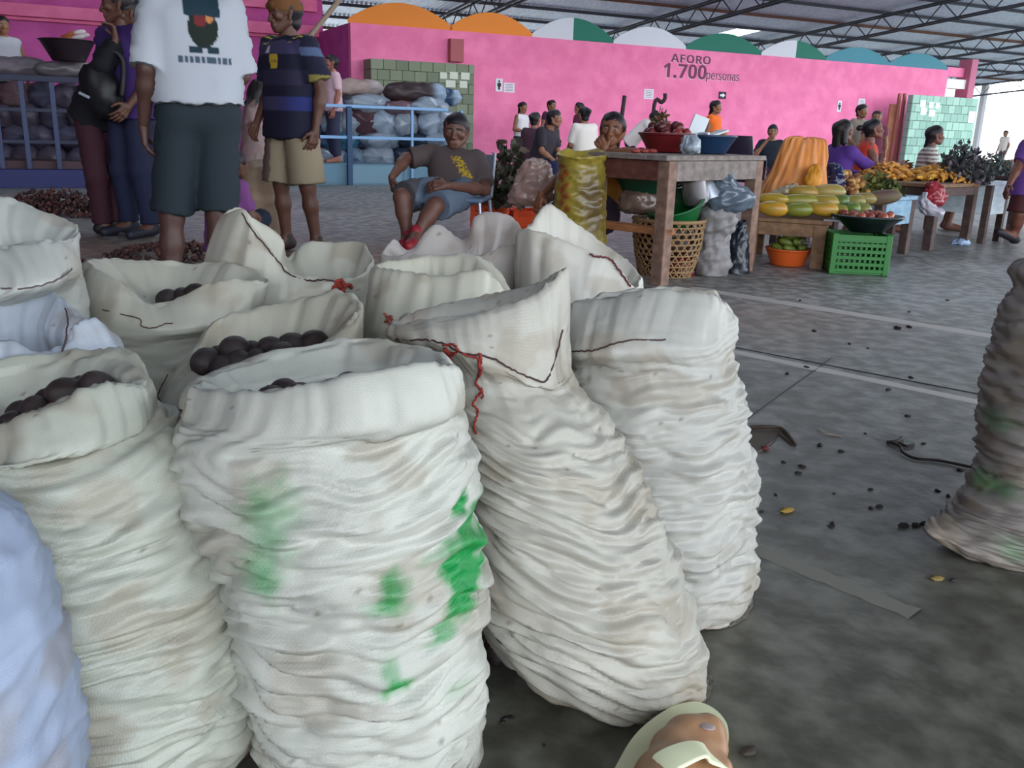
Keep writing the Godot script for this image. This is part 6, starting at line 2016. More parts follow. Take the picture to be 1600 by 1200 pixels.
func crate(label: String, c: Vector3, b: Basis, w: float, d: float, h: float, m: Material, bars: int) -> Node3D:
	var o := thing("crate", label, "crate", c)
	o.basis = b
	var mb := MB.new()
	mb.box(Vector3(0, 0.012, 0), Vector3(w - 0.02, 0.02, d - 0.02))
	obj("base", mb, m, o)
	for sx in [-1, 1]:
		for sz in [-1, 1]:
			mb = MB.new()
			mb.box(Vector3(sx * (w / 2 - 0.02), h / 2, sz * (d / 2 - 0.02)), Vector3(0.045, h, 0.045), Basis.IDENTITY, 0.006)
			obj("corner_post", mb, m, o)
	for k in 6:
		var y := lerpf(0.03, h - 0.035, k / 5.0)
		for s in [-1, 1]:
			mb = MB.new()
			mb.box(Vector3(0, y, s * (d / 2 - 0.008)), Vector3(w, 0.026 if k < 5 else 0.05, 0.016))
			obj("rail", mb, m, o)
			mb = MB.new()
			mb.box(Vector3(s * (w / 2 - 0.008), y, 0), Vector3(0.016, 0.026 if k < 5 else 0.05, d))
			obj("rail", mb, m, o)
	for s in [-1, 1]:
		for k in bars:
			mb = MB.new()
			mb.box(Vector3((k + 0.5 - bars / 2.0) * (w - 0.08) / bars, h / 2, s * (d / 2 - 0.012)), Vector3(0.016, h - 0.05, 0.012))
			obj("slat", mb, m, o)
			mb = MB.new()
			mb.box(Vector3(s * (w / 2 - 0.012), h / 2, (k + 0.5 - bars / 2.0) * (d - 0.08) / bars), Vector3(0.012, h - 0.05, 0.016))
			obj("slat", mb, m, o)
	return o

func plastic_chair(label: String, at: Vector3, turn: float, c: Color) -> void:
	var o := thing("plastic_chair", label, "chair", at, "dark plastic chairs along the pink wall", turn)
	var m := cmat(c, 0.4)
	var mb := MB.new()
	mb.box(Vector3(0, 0.43, 0), Vector3(0.46, 0.035, 0.44), Basis.IDENTITY, 0.015)
	obj("seat", mb, m, o)
	for q in [[-1, -1], [1, -1], [-1, 1], [1, 1]]:
		mb = MB.new()
		mb.bar(Vector3(q[0] * 0.24, 0, q[1] * 0.23), Vector3(q[0] * 0.20, 0.43, q[1] * 0.19), 0.045, 0.035)
		obj("leg", mb, m, o)
	mb = MB.new()
	var rows := []
	for i in 9:
		var y := 0.45 + i * 0.058
		var w := 0.22 - 0.02 * pow(i / 8.0, 3.0)
		var row := PackedVector3Array()
		for k in 9:
			var f := k / 4.0 - 1.0
			row.append(Vector3(f * w, y, -0.20 - i * 0.012 + f * f * 0.05))
		for k in 9:
			var f := 1.0 - k / 4.0
			row.append(Vector3(f * w, y, -0.225 - i * 0.012 + f * f * 0.05))
		rows.append(row)
	mb.grid(rows, true, [], true)
	var t: PackedVector3Array = rows[8]
	for k in 8: mb.quad(t[k], t[k + 1], t[16 - k], t[17 - k], Vector3.UP)
	obj("backrest", mb, m, o)
	for s in [-1, 1]:
		mb = MB.new()
		mb.tube(spline([Vector3(s * 0.22, 0.66, -0.2), Vector3(s * 0.25, 0.67, 0.0), Vector3(s * 0.245, 0.64, 0.17), Vector3(s * 0.23, 0.43, 0.2)], 5), 0.02, 8)
		obj("armrest", mb, m, o)

func build_stalls() -> void:
	var mb := MB.new()
	var cx := fl(1032, 448)
	var rx := fl(1176, 424)
	var x := (rx - cx)
	var lx := x.length()
	x = x.normalized()
	var z := Vector3(x.z, 0, -x.x)   # back and to the left
	if z.z > 0: z = -z
	var h := pt(1044, 243, -cx.z).y
	var grey := plank_mat("grey_wood", Color(0.40, 0.36, 0.34), Color(0.54, 0.49, 0.47))
	var redw := plank_mat("red_wood", Color(0.30, 0.15, 0.13), Color(0.42, 0.24, 0.20))
	var brownw := plank_mat("brown_wood", Color(0.42, 0.32, 0.27), Color(0.56, 0.44, 0.38))
	table("tall bare wooden table with the red basin on top", cx, x, z, lx, 0.62, h, grey, brownw, grey, 4, 0.085, 0.12, h * 0.42, redw)
	var d := -cx.z
	var d1 := d + 0.5
	# on the table
	var tz := h + 0.002
	var rb := basin("basin", "dark red plastic basin on the wooden table", "basin", lvl(1041, 238, tz), 0.19, 0.13, 0.125, cmat(Color(0.40, 0.10, 0.11), 0.35))
	var bb := basin("basin", "dark blue plastic basin on the wooden table beside the red one", "basin", lvl(1106, 240, tz), 0.18, 0.12, 0.12, cmat(Color(0.10, 0.20, 0.32), 0.35))
	for i in 14:
		var a := i * 2.4
		var rr := 0.05 + 0.1 * sqrt(i / 14.0)
		var o := obj_mesh("red_fruit", fruit_shape(), cmat([Color(0.38, 0.10, 0.11), Color(0.30, 0.09, 0.10), Color(0.50, 0.14, 0.13)][i % 3], 0.4), null, rb.position + Vector3(cos(a) * rr, 0.12 + 0.02 * (1.0 - rr * 6.0) + (0.035 if i < 5 else 0.0), sin(a) * rr))
		o.basis = Basis.from_euler(Vector3(a, a * 2.0, 0)).scaled(Vector3.ONE * 0.034)
		meta(o, "dark red fruit piled in the red basin on the wooden table", "fruit", "fruit in the red basin")
	for i in 9:
		var o := obj_mesh("red_slice", fruit_shape(), cmat(Color(0.55, 0.19, 0.17), 0.5), null, lvl(993 + i * 4.5, 236 - (i % 3) * 1.5, tz + 0.012))
		o.basis = Basis.from_euler(Vector3(i, i * 2.0, 0)).scaled(Vector3(0.03, 0.012, 0.022))
		meta(o, "flat reddish piece lying on the table left of the red basin", "food", "reddish pieces on the table")
	var foam := thing("foam_box", "open white foam box standing in the blue basin", "box", bb.position + Vector3(-0.09, 0.1, 0.05))
	foam.basis = Basis(Vector3.UP, 0.4)
	mb = MB.new()
	mb.box(Vector3(0, 0.08, 0), Vector3(0.12, 0.13, 0.012), Basis(Vector3.BACK, -0.25) * Basis(Vector3.RIGHT, 0.2))
	obj("lid", mb, cmat(Color(0.84, 0.86, 0.88), 0.7), foam)
	mb = MB.new()
	mb.box(Vector3(0.09, 0.03, 0.05), Vector3(0.17, 0.012, 0.12), Basis(Vector3.BACK, 0.3))
	mb.box(Vector3(0.02, 0.01, 0.05), Vector3(0.02, 0.06, 0.12), Basis(Vector3.BACK, 0.3))
	obj("tray", mb, cmat(Color(0.84, 0.86, 0.88), 0.7), foam)
	for i in 6:
		var o := obj_mesh("orange_chunk", fruit_shape(), cmat(Color(0.66, 0.40, 0.18), 0.5), null, bb.position + Vector3(0.0 + 0.045 * (i % 3), 0.118 + 0.012 * (i / 3), -0.05 + 0.06 * (i / 3)))
		o.basis = Basis.from_scale(Vector3(0.03, 0.02, 0.03))
		meta(o, "orange chunk of fruit in the blue basin on the table", "fruit", "chunks in the blue basin")
	bag("crumpled clear plastic bag between the two basins on the table", [["e", 1066, 240, 1092, 240, d1, 0.02, 0.3], ["e", 1064, 232, 1094, 231, d1, 0.06], ["e", 1066, 222, 1091, 221, d1, 0.05], ["e", 1070, 215, 1086, 214, d1, 0.03], ["e", 1077, 211, 1080, 211, d1, 0.005, 0.0]], Color(0.62, 0.66, 0.70), 3.0, 0.2, 0.03)
	# below the table
	basin("basin", "wide dark green plastic basin under the tabletop", "basin", pt(1012, 301, d1 + 0.05), 0.235, 0.17, 0.13, cmat(Color(0.05, 0.24, 0.17), 0.35))
	bag("clear bag of brownish food under the green basin", [["e", 978, 334, 1030, 334, d1, 0.03, 0.3], ["e", 969, 322, 1034, 324, d1, 0.13], ["e", 972, 305, 1034, 306, d1, 0.13], ["e", 985, 294, 1028, 294, d1, 0.09], ["e", 1000, 291, 1012, 291, d1, 0.02, 0.0]], Color(0.44, 0.36, 0.32), 9.0, 0.2, 0.03)
	basin("basin", "bright green tilted plastic basin lying in the cane basket", "basin", pt(1056, 345, d1 + 0.02), 0.2, 0.15, 0.15, cmat(Color(0.07, 0.36, 0.18), 0.35), Basis(Vector3.BACK, 0.28) * Basis(Vector3.RIGHT, 0.35))
	basket(lv0(1041, d1 + 0.02), 0.175, 0.235, pt(1041, 343, d1).y)
	pot(pt(1086, 296, d1 - 0.05), 0.085, 0.17, Basis(Vector3.BACK, 0.3) * Basis(Vector3.RIGHT, 0.25))
	basin("funnel", "pale metal funnel hanging beside the pot under the table", "funnel", pt(1112, 309, d1 - 0.02), 0.02, 0.065, 0.18, cmat(Color(0.66, 0.68, 0.72), 0.3, 0.5), Basis(Vector3.BACK, 0.35))
	basin("cup", "small dark blue plastic cup under the right side of the table", "cup", pt(1118, 286, d1 + 0.1), 0.075, 0.055, 0.1, cmat(Color(0.13, 0.17, 0.40), 0.35))
	bag("clear grey plastic bag hanging under the right side of the table", [["e", 1118, 332, 1150, 334, d1, 0.02, 0.3], ["e", 1106, 316, 1172, 322, d1, 0.08], ["e", 1110, 298, 1180, 306, d1, 0.08], ["e", 1120, 280, 1150, 286, d1, 0.05], ["e", 1126, 266, 1140, 268, d1, 0.02, 0.2], ["e", 1130, 258, 1136, 259, d1, 0.012, 0.0]], Color(0.36, 0.40, 0.45), 14.0, 0.18, 0.035)
	bag("white grey cloth sack slumped on the floor beside the basket", [["e", 1100, 443, 1125, 443, d1 + 0.06, 0.03, 0.0], ["e", 1088, 436, 1132, 440, d1 + 0.06, 0.09, 0.6], ["e", 1086, 400, 1140, 402, d1 + 0.06, 0.10], ["e", 1090, 372, 1138, 370, d1 + 0.06, 0.08], ["e", 1092, 350, 1150, 348, d1 + 0.06, 0.10], ["e", 1098, 326, 1142, 322, d1 + 0.06, 0.09], ["e", 1112, 312, 1128, 310, d1 + 0.06, 0.03, 0.2]], Color(0.50, 0.48, 0.48), 18.0, 0.5, 0.035, "", "cloth_sack")
	bag("shiny black bag on the floor at the table's right leg", [["e", 1138, 440, 1160, 440, d1 + 0.2, 0.03, 0.0], ["e", 1128, 434, 1170, 434, d1 + 0.2, 0.09, 0.6], ["e", 1132, 405, 1169, 400, d1 + 0.2, 0.09], ["e", 1138, 375, 1166, 370, d1 + 0.2, 0.07], ["e", 1146, 356, 1164, 352, d1 + 0.2, 0.04], ["e", 1150, 350, 1168, 346, d1 + 0.2, 0.05], ["e", 1156, 346, 1162, 344, d1 + 0.2, 0.01, 0.0]], Color(0.11, 0.13, 0.18), 22.0, 0.3, 0.02)
	# yellow sack beside the table, crates and leafy produce
	var letters_ := []
	for i in 9: letters_.append(blob(879 + (i % 2) * 7, 262 + i * 9.5, 5, 5, d + 0.1, 0.85, 0.2))
	for q in [[925, 305, 20, 40], [932, 345, 18, 40]]:
		var e := blob(q[0], q[1], q[2], q[3], d + 0.1, 0.75, 0.6)
		e.append(lin(Color(0.30, 0.22, 0.15)))
		letters_.append(e)
	var yl := sack("sack", "tall yellow plastic sack with red print, left of the wooden table", [
		["e", 890, 388, 925, 390, d + 0.32, 0.03, 0.0], ["e", 868, 380, 945, 384, d + 0.32, 0.12, 0.6], ["e", 866, 340, 946, 342, d + 0.32, 0.14], ["e", 869, 290, 945, 290, d + 0.32, 0.14], ["e", 873, 258, 944, 256, d + 0.32, 0.13, 0.8],
		["l", [[946, 242, d + 0.32], [932, 244, d + 0.2], [905, 246, d + 0.17], [885, 244, d + 0.2], [870, 240, d + 0.3], [885, 232, d + 0.42], [908, 236, d + 0.45], [935, 232, d + 0.42]], 0.2], ["e", 885, 250, 930, 250, d + 0.32, 0.06, -0.1], ["e", 903, 252, 910, 252, d + 0.32, 0.01, 0.0]],
		{"seed": 33.0, "tone": Color(0.58, 0.51, 0.20), "n": 64, "step": 0.016, "amp": 0.02, "freq": 9.0, "group": "", "paint": letters_, "paint_col": Color(0.55, 0.20, 0.12), "dirt": Color(0.34, 0.28, 0.14), "material": vmat(0.3, "plastic")})
	var orange := cmat(Color(0.90, 0.30, 0.05), 0.45)
	var c1 := crate("large orange plastic crate right of the seated man", fl(767, 360), Basis(Vector3.UP, -0.1), 0.33, 0.36, pt(767, 308, -fl(767, 360).z + 0.1).y, orange, 5)
	var c2 := crate("orange plastic crate of green fruit beside the yellow sack", fl(818, 358), Basis(Vector3.UP, 0.1), 0.24, 0.34, pt(818, 324, -fl(818, 358).z + 0.1).y, orange, 4)
	for i in 12:
		var a := i * 2.4
		var rr := 0.03 + 0.08 * sqrt(i / 12.0)
		var g := oval("green fruit heaped in the orange crate by the yellow sack", "green fruit in the orange crate", pt(822, 319, -c2.position.z) + Vector3(cos(a) * rr, 0.06 * (1.0 - rr * 6.0), sin(a) * rr), 0.075, 0.026, Vector3(cos(a * 3.0), 0.3, sin(a * 3.0)), Color(0.48, 0.50, 0.20), 0.5, "green_fruit")
	bag("translucent white bag standing behind the orange crates", [["e", 805, 322, 850, 322, 6.5, 0.03, 0.3], ["e", 796, 310, 866, 308, 6.5, 0.12], ["e", 806, 280, 862, 276, 6.5, 0.11], ["e", 820, 255, 858, 258, 6.5, 0.07], ["e", 832, 246, 846, 248, 6.5, 0.02, 0.0]], Color(0.66, 0.54, 0.50), 27.0, 0.25, 0.035)
	var lf := leaf_shape()
	heap("leafy_produce", "dark green and purple leafy produce piled left of the white bag", "greens", gp(797, 250, 8.2) + Vector3(0, 0.28, 0), Vector3(0.21, 0, 0), Vector3(0, 0, 0.25), 0.55, 520, lf, Color(0.14, 0.19, 0.11), Color(0.34, 0.27, 0.24), 0.06, 0.12, 41, 0.6, true)
	# --- the papaya table
	var cf := fl(1284, 422)
	var pf := fl(1180, 414)
	var px_ := (pf - cf).normalized()
	var pz := Vector3(-px_.z, 0, px_.x)
	if pz.z > 0: pz = -pz
	var ph := pt(1284, 345, -cf.z).y
	var plen := cf.distance_to(pf)
	var oldw := plank_mat("old_wood", Color(0.40, 0.29, 0.20), Color(0.52, 0.39, 0.28))
	table("low brown wooden table heaped with yellow papayas", cf, px_, pz, plen + 0.1, 0.75, ph, oldw, oldw, oldw, 3, 0.09, 0.09)
	mb = MB.new()
	var tag_at := cf + Vector3(0, ph + 0.004, 0) - px_ * 0.04 + pz * 0.05
	mb.box(tag_at - px_ * 0.06, Vector3(0.26, 0.012, 0.1), Basis(px_, Vector3.UP, pz))
	var board := obj("board", mb, cmat(Color(0.60, 0.60, 0.62), 0.7))
	meta(board, "pale board on the right end of the papaya table", "board")
	var dp := -cf.z
	var n := 0
	for q in [[1207, 326, 42, 22, Color(0.72, 0.52, 0.16), 0.10, "bottom row, leftmost, orange-yellow"], [1247, 328, 40, 20, Color(0.45, 0.46, 0.16), 0.12, "bottom row, second, olive green"], [1286, 327, 42, 21, Color(0.70, 0.52, 0.18), 0.14, "bottom row, third, yellow"], [1311, 329, 24, 17, Color(0.52, 0.48, 0.16), 0.16, "bottom row, small one after the third"], [1331, 327, 24, 20, Color(0.36, 0.46, 0.20), 0.2, "bottom row, round green one"], [1349, 328, 22, 18, Color(0.50, 0.50, 0.24), 0.24, "bottom row, rightmost, pale green"],
		[1206, 311, 46, 17, Color(0.68, 0.55, 0.20), 0.32, "second row, leftmost, pale yellow"], [1246, 314, 56, 20, Color(0.52, 0.49, 0.17), 0.30, "second row, long olive one"], [1288, 315, 40, 20, Color(0.64, 0.53, 0.22), 0.30, "second row, yellow one right of the long olive"], [1314, 315, 24, 20, Color(0.34, 0.42, 0.20), 0.32, "second row, small dark green one"], [1335, 314, 30, 17, Color(0.55, 0.50, 0.26), 0.35, "second row, speckled one near the right"], [1350, 310, 34, 16, Color(0.58, 0.50, 0.30), 0.45, "second row, rightmost, brownish yellow"],
		[1255, 301, 42, 21, Color(0.64, 0.49, 0.20), 0.50, "top row, left, mottled yellow"], [1293, 300, 48, 22, Color(0.66, 0.54, 0.30), 0.48, "top row, right, largest of all"], [1230, 318, 30, 15, Color(0.66, 0.52, 0.18), 0.42, "behind the bottom left pair"]]:
		var dd: float = dp + q[5] * 0.75
		var s := dd * 1.05 / F
		var fp := pt(q[0], q[1], dd)
		oval("papaya on the low brown table, " + q[6], "papayas on the low table", fp, q[2] * s * 1.08, q[3] * s * 0.52, px_ * -1.0 + Vector3(0, rng.randf_range(-0.05, 0.05), 0) + pz * rng.randf_range(-0.2, 0.2), q[4])
	oval("brown tapering root lying right of the papayas", "", pt(1374, 309, dp + 0.35), 0.32, 0.055, px_ * -1.0 + Vector3(0, 0.18, 0), Color(0.40, 0.30, 0.27), 0.6, "root", "root")
	bag("crumpled pale plastic bag on top of the papayas at the left", [["e", 1212, 308, 1240, 306, dp + 0.45, 0.02, 0.3], ["e", 1210, 302, 1246, 296, dp + 0.45, 0.05], ["e", 1218, 296, 1246, 288, dp + 0.45, 0.04], ["e", 1232, 290, 1242, 286, dp + 0.45, 0.01, 0.0]], Color(0.66, 0.60, 0.50), 51.0, 0.3, 0.03)
	# under it: the orange bowl of green fruit
	var ob := fl(1228, 417)
	ob += pz * 0.12
	basin("bowl", "orange plastic bowl of green fruit under the papaya table", "bowl", ob, 0.165, 0.125, 0.125, cmat(Color(0.80, 0.34, 0.12), 0.45))
	n = 0
	for lay in 3:
		for i in [7, 5, 3][lay]:
			var a: float = TAU * i / [7, 5, 3][lay] + lay
			var rr: float = [0.105, 0.065, 0.03][lay]
			oval(["green fruit in the bottom layer of the orange bowl under the table", "green fruit in the middle layer of the orange bowl under the table", "green fruit on the very top of the heap in the orange bowl"][lay], "green fruit in the orange bowl", ob + Vector3(cos(a) * rr, 0.13 + lay * 0.043, sin(a) * rr), 0.115, 0.027, Vector3(cos(a + 1.2), 0.25, sin(a + 1.2)), Color(0.38, 0.42, 0.16), 0.45, "green_fruit")
	# the green crate and the dark pan on it
	var gcr := fl(1347, 431)
	var gh := pt(1347, 366, -gcr.z).y
	var gtop := gh
	crate("bright green slatted plastic crate beside the papaya table", gcr - Vector3(0, 0, 0.2), Basis(Vector3.UP, -0.12), 0.40, 0.36, gh, cmat(Color(0.03, 0.40, 0.08), 0.4), 9)
	var pan := basin("pan", "wide dark metal pan of reddish fruit on the green crate", "pan", gcr + Vector3(0.06, gh, -0.2), 0.235, 0.12, 0.115, cmat(Color(0.17, 0.22, 0.22), 0.35, 0.6))
	for i in 16:
		var a := i * 2.4
		var rr := 0.19 * sqrt((i + 0.5) / 16.0)
		var o := obj_mesh("reddish_fruit", fruit_shape(), cmat([Color(0.50, 0.20, 0.15), Color(0.42, 0.24, 0.18), Color(0.60, 0.30, 0.20)][i % 3], 0.3), null, pan.position + Vector3(cos(a) * rr, 0.108, sin(a) * rr))
		o.basis = Basis.from_scale(Vector3.ONE * 0.034)
		meta(o, "reddish fruit in the dark pan on the green crate", "fruit", "fruit in the dark pan")
	# --- the long row of produce tables
	var t0 := fl(1416, 397)
	var t1 := fl(1562, 377)
	var tx := (t1 - t0).normalized()
	var tzv := Vector3(tx.z, 0, -tx.x)
	if tzv.z > 0: tzv = -tzv
	var th := pt(1420, 306, -t0.z).y
	var blue_w := plank_mat("blue_paint_wood", Color(0.44, 0.56, 0.64), Color(0.56, 0.68, 0.76))
	var darkw := plank_mat("dark_wood", Color(0.24, 0.18, 0.17), Color(0.34, 0.26, 0.24))
	var whitew := plank_mat("white_wood", Color(0.74, 0.80, 0.84), Color(0.86, 0.90, 0.92))
	table("produce table with a pale blue front, beside the green crate", t0 - tx * 0.52, tx, tzv, 0.56, 1.0, th, blue_w, darkw, blue_w, 3, 0.07, 0.19)
	var q0 := fl(1452, 392)
	table("dark wooden produce table with yellow fruit, in the middle of the row", q0, tx, tzv, fl(1528, 385).distance_to(q0), 1.0, pt(1455, 288, -q0.z).y, oldw, darkw, darkw, 3, 0.075, 0.07)
	var q1 := fl(1535, 381)
	table("produce table with a white front panel, farther along the row", q1, tx, tzv, 0.42, 0.95, pt(1540, 284, -q1.z).y, whitew, darkw, whitew, 2, 0.06, 0.27)
	var q2 := fl(1578, 372)
	table("last dark produce table in the row, by the right edge", q2, tx, tzv, 1.1, 0.9, pt(1580, 276, -q2.z).y, darkw, darkw, darkw, 3, 0.06, 0.1)
	var small := MB.new()
	small.ball(Vector3.ZERO, Vector3(0.03, 0.026, 0.03), Basis.IDENTITY, 10, 6, noise, 0.12, 2.0)
	var ban := MB.new()
	ban.tube(spline([Vector3(-0.07, 0, 0), Vector3(-0.03, 0.012, 0.012), Vector3(0.03, 0.012, 0.012), Vector3(0.07, 0, 0)], 3), PackedFloat32Array([0.007, 0.013, 0.016, 0.017, 0.017, 0.017, 0.016, 0.013, 0.010, 0.007]), 7)
	var ta := t0 + tzv * 0.45 - tx * 0.30 + Vector3(0, th, 0)
	heap("fruit_heap", "heap of yellow and brown small fruit on the blue-fronted table", "fruit", ta - tx * 0.15 + tzv * 0.1, tx * 0.38, tzv * 0.42, 0.20, 340, small, Color(0.42, 0.24, 0.12), Color(0.76, 0.58, 0.30), 0.7, 1.15, 61)
	heap("herb_heap", "bushy green and yellow herbs at the front of the blue-fronted table", "herbs", ta + tx * 0.05 - tzv * 0.25, tx * 0.26, tzv * 0.18, 0.16, 420, lf, Color(0.20, 0.25, 0.09), Color(0.44, 0.42, 0.15), 0.03, 0.07, 62, 0.7, true)
	var tb := q0 + tzv * 0.4 + Vector3(0, pt(1455, 288, -q0.z).y, 0)
	heap("banana_heap", "long heap of orange-yellow bananas on the dark wooden table", "bananas", lvl(1474, 282, tb.y), tx * 0.52, tzv * 0.34, 0.12, 330, ban, Color(0.66, 0.42, 0.14), Color(0.86, 0.64, 0.24), 0.7, 1.1, 63)
	heap("banana_heap", "heap of yellow bananas in front of the red-topped woman", "bananas", lvl(1385, 280, tb.y), tx * 0.36, tzv * 0.2, 0.12, 200, ban, Color(0.62, 0.40, 0.16), Color(0.84, 0.60, 0.24), 0.7, 1.1, 64)
	heap("leaf_bundle", "tall bundle of dark purple-green leaves in front of the striped top", "greens", lvl(1500, 284, tb.y), tx * 0.26, tzv * 0.25, 0.34, 1300, lf, Color(0.19, 0.22, 0.20), Color(0.40, 0.36, 0.41), 0.03, 0.07, 65, 0.6, true)
	var tc := q1 + tzv * 0.4 + Vector3(0, pt(1540, 284, -q1.z).y, 0)
	heap("leaf_bundle", "grey-green leaf bundle on the white-fronted table", "greens", lvl(1548, 278, tc.y), tx * 0.2, tzv * 0.25, 0.26, 800, lf, Color(0.26, 0.31, 0.29), Color(0.44, 0.47, 0.45), 0.03, 0.06, 66, 0.6, true)
	heap("fruit_heap", "orange fruit heap at the far end of the table row", "fruit", lvl(1572, 272, tc.y), tx * 0.25, tzv * 0.28, 0.14, 220, small, Color(0.60, 0.36, 0.22), Color(0.74, 0.52, 0.36), 0.7, 1.1, 67)
	# bags that hang from the tables
	var dq := -q0.z - 0.12
	bag("red plastic bag hanging from the produce table over a clear one", [["e", 1450, 322, 1470, 322, dq, 0.02, 0.3], ["e", 1446, 312, 1476, 314, dq, 0.07], ["e", 1447, 296, 1475, 298, dq, 0.06], ["e", 1450, 286, 1464, 286, dq, 0.03], ["e", 1454, 283, 1458, 283, dq, 0.005, 0.0]], Color(0.58, 0.16, 0.20), 71.0, 0.22, 0.03, "bags hanging from the produce tables")
	bag("clear white plastic bag hanging below the red bag", [["e", 1444, 336, 1468, 338, dq - 0.05, 0.02, 0.3], ["e", 1438, 328, 1474, 332, dq - 0.04, 0.05], ["e", 1440, 312, 1452, 316, dq - 0.03, 0.03], ["e", 1443, 300, 1449, 300, dq - 0.03, 0.01, 0.0]], Color(0.66, 0.64, 0.68), 74.0, 0.2, 0.03, "bags hanging from the produce tables")
	bag("small blue and white plastic bag dropped under the produce tables", [["e", 1496, 384, 1508, 384, -fl(1500, 383).z, 0.02, 0.0], ["e", 1488, 381, 1513, 380, -fl(1500, 383).z, 0.05, 0.8], ["e", 1494, 375, 1511, 374, -fl(1500, 383).z, 0.04], ["e", 1502, 372, 1507, 371, -fl(1500, 383).z, 0.01, 0.0]], Color(0.62, 0.72, 0.84), 77.0, 0.25, 0.03)
	# the chair draped with an orange cloth
	var dc := 7.3
	sack("cloth_draped_chair", "chair back draped with a striped orange cloth, behind the papayas", [
		["e", 1184, 310, 1290, 306, dc, 0.18, 0.0], ["e", 1190, 294, 1290, 292, dc, 0.17, 0.0], ["e", 1205, 270, 1291, 268, dc, 0.13, 0.0], ["e", 1217, 240, 1292, 240, dc, 0.08, 0.0], ["e", 1225, 222, 1292, 224, dc, 0.05, 0.0], ["e", 1231, 216, 1288, 218, dc, 0.035, 0.0], ["e", 1250, 214.5, 1270, 216, dc, 0.01, 0.0]],
		{"seed": 81.0, "tone": Color(0.80, 0.50, 0.25), "n": 96, "step": 0.02, "pleat": 2.4, "pfreq": 4.2, "stripe": 11, "stripe_col": Color(0.86, 0.60, 0.40), "group": "", "category": "chair", "part": "cloth", "dirt": Color(0.70, 0.46, 0.34), "material": vmat(0.85, "cloth")})
	bag("small yellow cloth bag hanging on the draped chair", [["e", 1262, 296, 1276, 298, dc - 0.24, 0.02, 0.3], ["e", 1257, 288, 1282, 290, dc - 0.24, 0.05], ["e", 1262, 268, 1284, 270, dc - 0.22, 0.04], ["e", 1272, 256, 1280, 256, dc - 0.2, 0.01, 0.0]], Color(0.82, 0.54, 0.12), 84.0, 0.6, 0.02, "", "cloth_bag")
	bag("dark blue plastic bag between the draped chair and the purple top", [["e", 1288, 302, 1312, 304, dc + 0.1, 0.03, 0.3], ["e", 1284, 292, 1318, 294, dc + 0.1, 0.08], ["e", 1290, 272, 1318, 276, dc + 0.1, 0.08], ["e", 1296, 258, 1312, 262, dc + 0.1, 0.04], ["e", 1302, 254, 1306, 255, dc + 0.1, 0.01, 0.0]], Color(0.13, 0.15, 0.28), 87.0, 0.2, 0.035)
	# chairs, sticks and the wooden frame near the wall
	plastic_chair("dark blue plastic chair at the wall, left one of the pair", gp(1066, 190, 15.2), 0.3, Color(0.12, 0.12, 0.26))
	plastic_chair("dark maroon plastic chair at the wall, right one of the pair", gp(1097, 200, 15.6), 0.3, Color(0.26, 0.12, 0.22))
	plastic_chair("dark plastic chair half hidden behind the wooden table's right corner", gp(1158, 225, 10.5), 2.6, Color(0.13, 0.09, 0.18))
	mb = MB.new()
	mb.tube(PackedVector3Array([gp(962, 200, 15.5), pt(976, 150, 15.8)]), 0.035, 8)
	meta(obj("pole", mb, cmat(Color(0.20, 0.10, 0.14), 0.7)), "dark pole leaning behind the woman at the table", "pole")
	mb = MB.new()
	mb.tube(spline([gp(1022, 190, 16.9), pt(1022, 166, 16.9), pt(1034, 160, 16.9), pt(1039, 154, 16.9), pt(1039, 146, 16.9)], 5), 0.035, 8)
	meta(obj("hooked_branch", mb, cmat(Color(0.20, 0.11, 0.14), 0.7)), "dark hooked branch rising beside the bending person", "branch")
	heap("hanging_greens", "yellowing greens in front of the bending person at the wall", "greens", gp(1032, 190, 16.2) + Vector3(0, 0.85, 0), Vector3(0.16, 0, 0), Vector3(0, 0, 0.2), 0.42, 260, lf, Color(0.22, 0.22, 0.14), Color(0.50, 0.40, 0.20), 0.06, 0.12, 91, 0.7, true)

func lvl(px: float, py: float, y: float) -> Vector3:
	return fl(px, py, y)

func lv0(px: float, d: float) -> Vector3:
	return gp(px, 400, d)

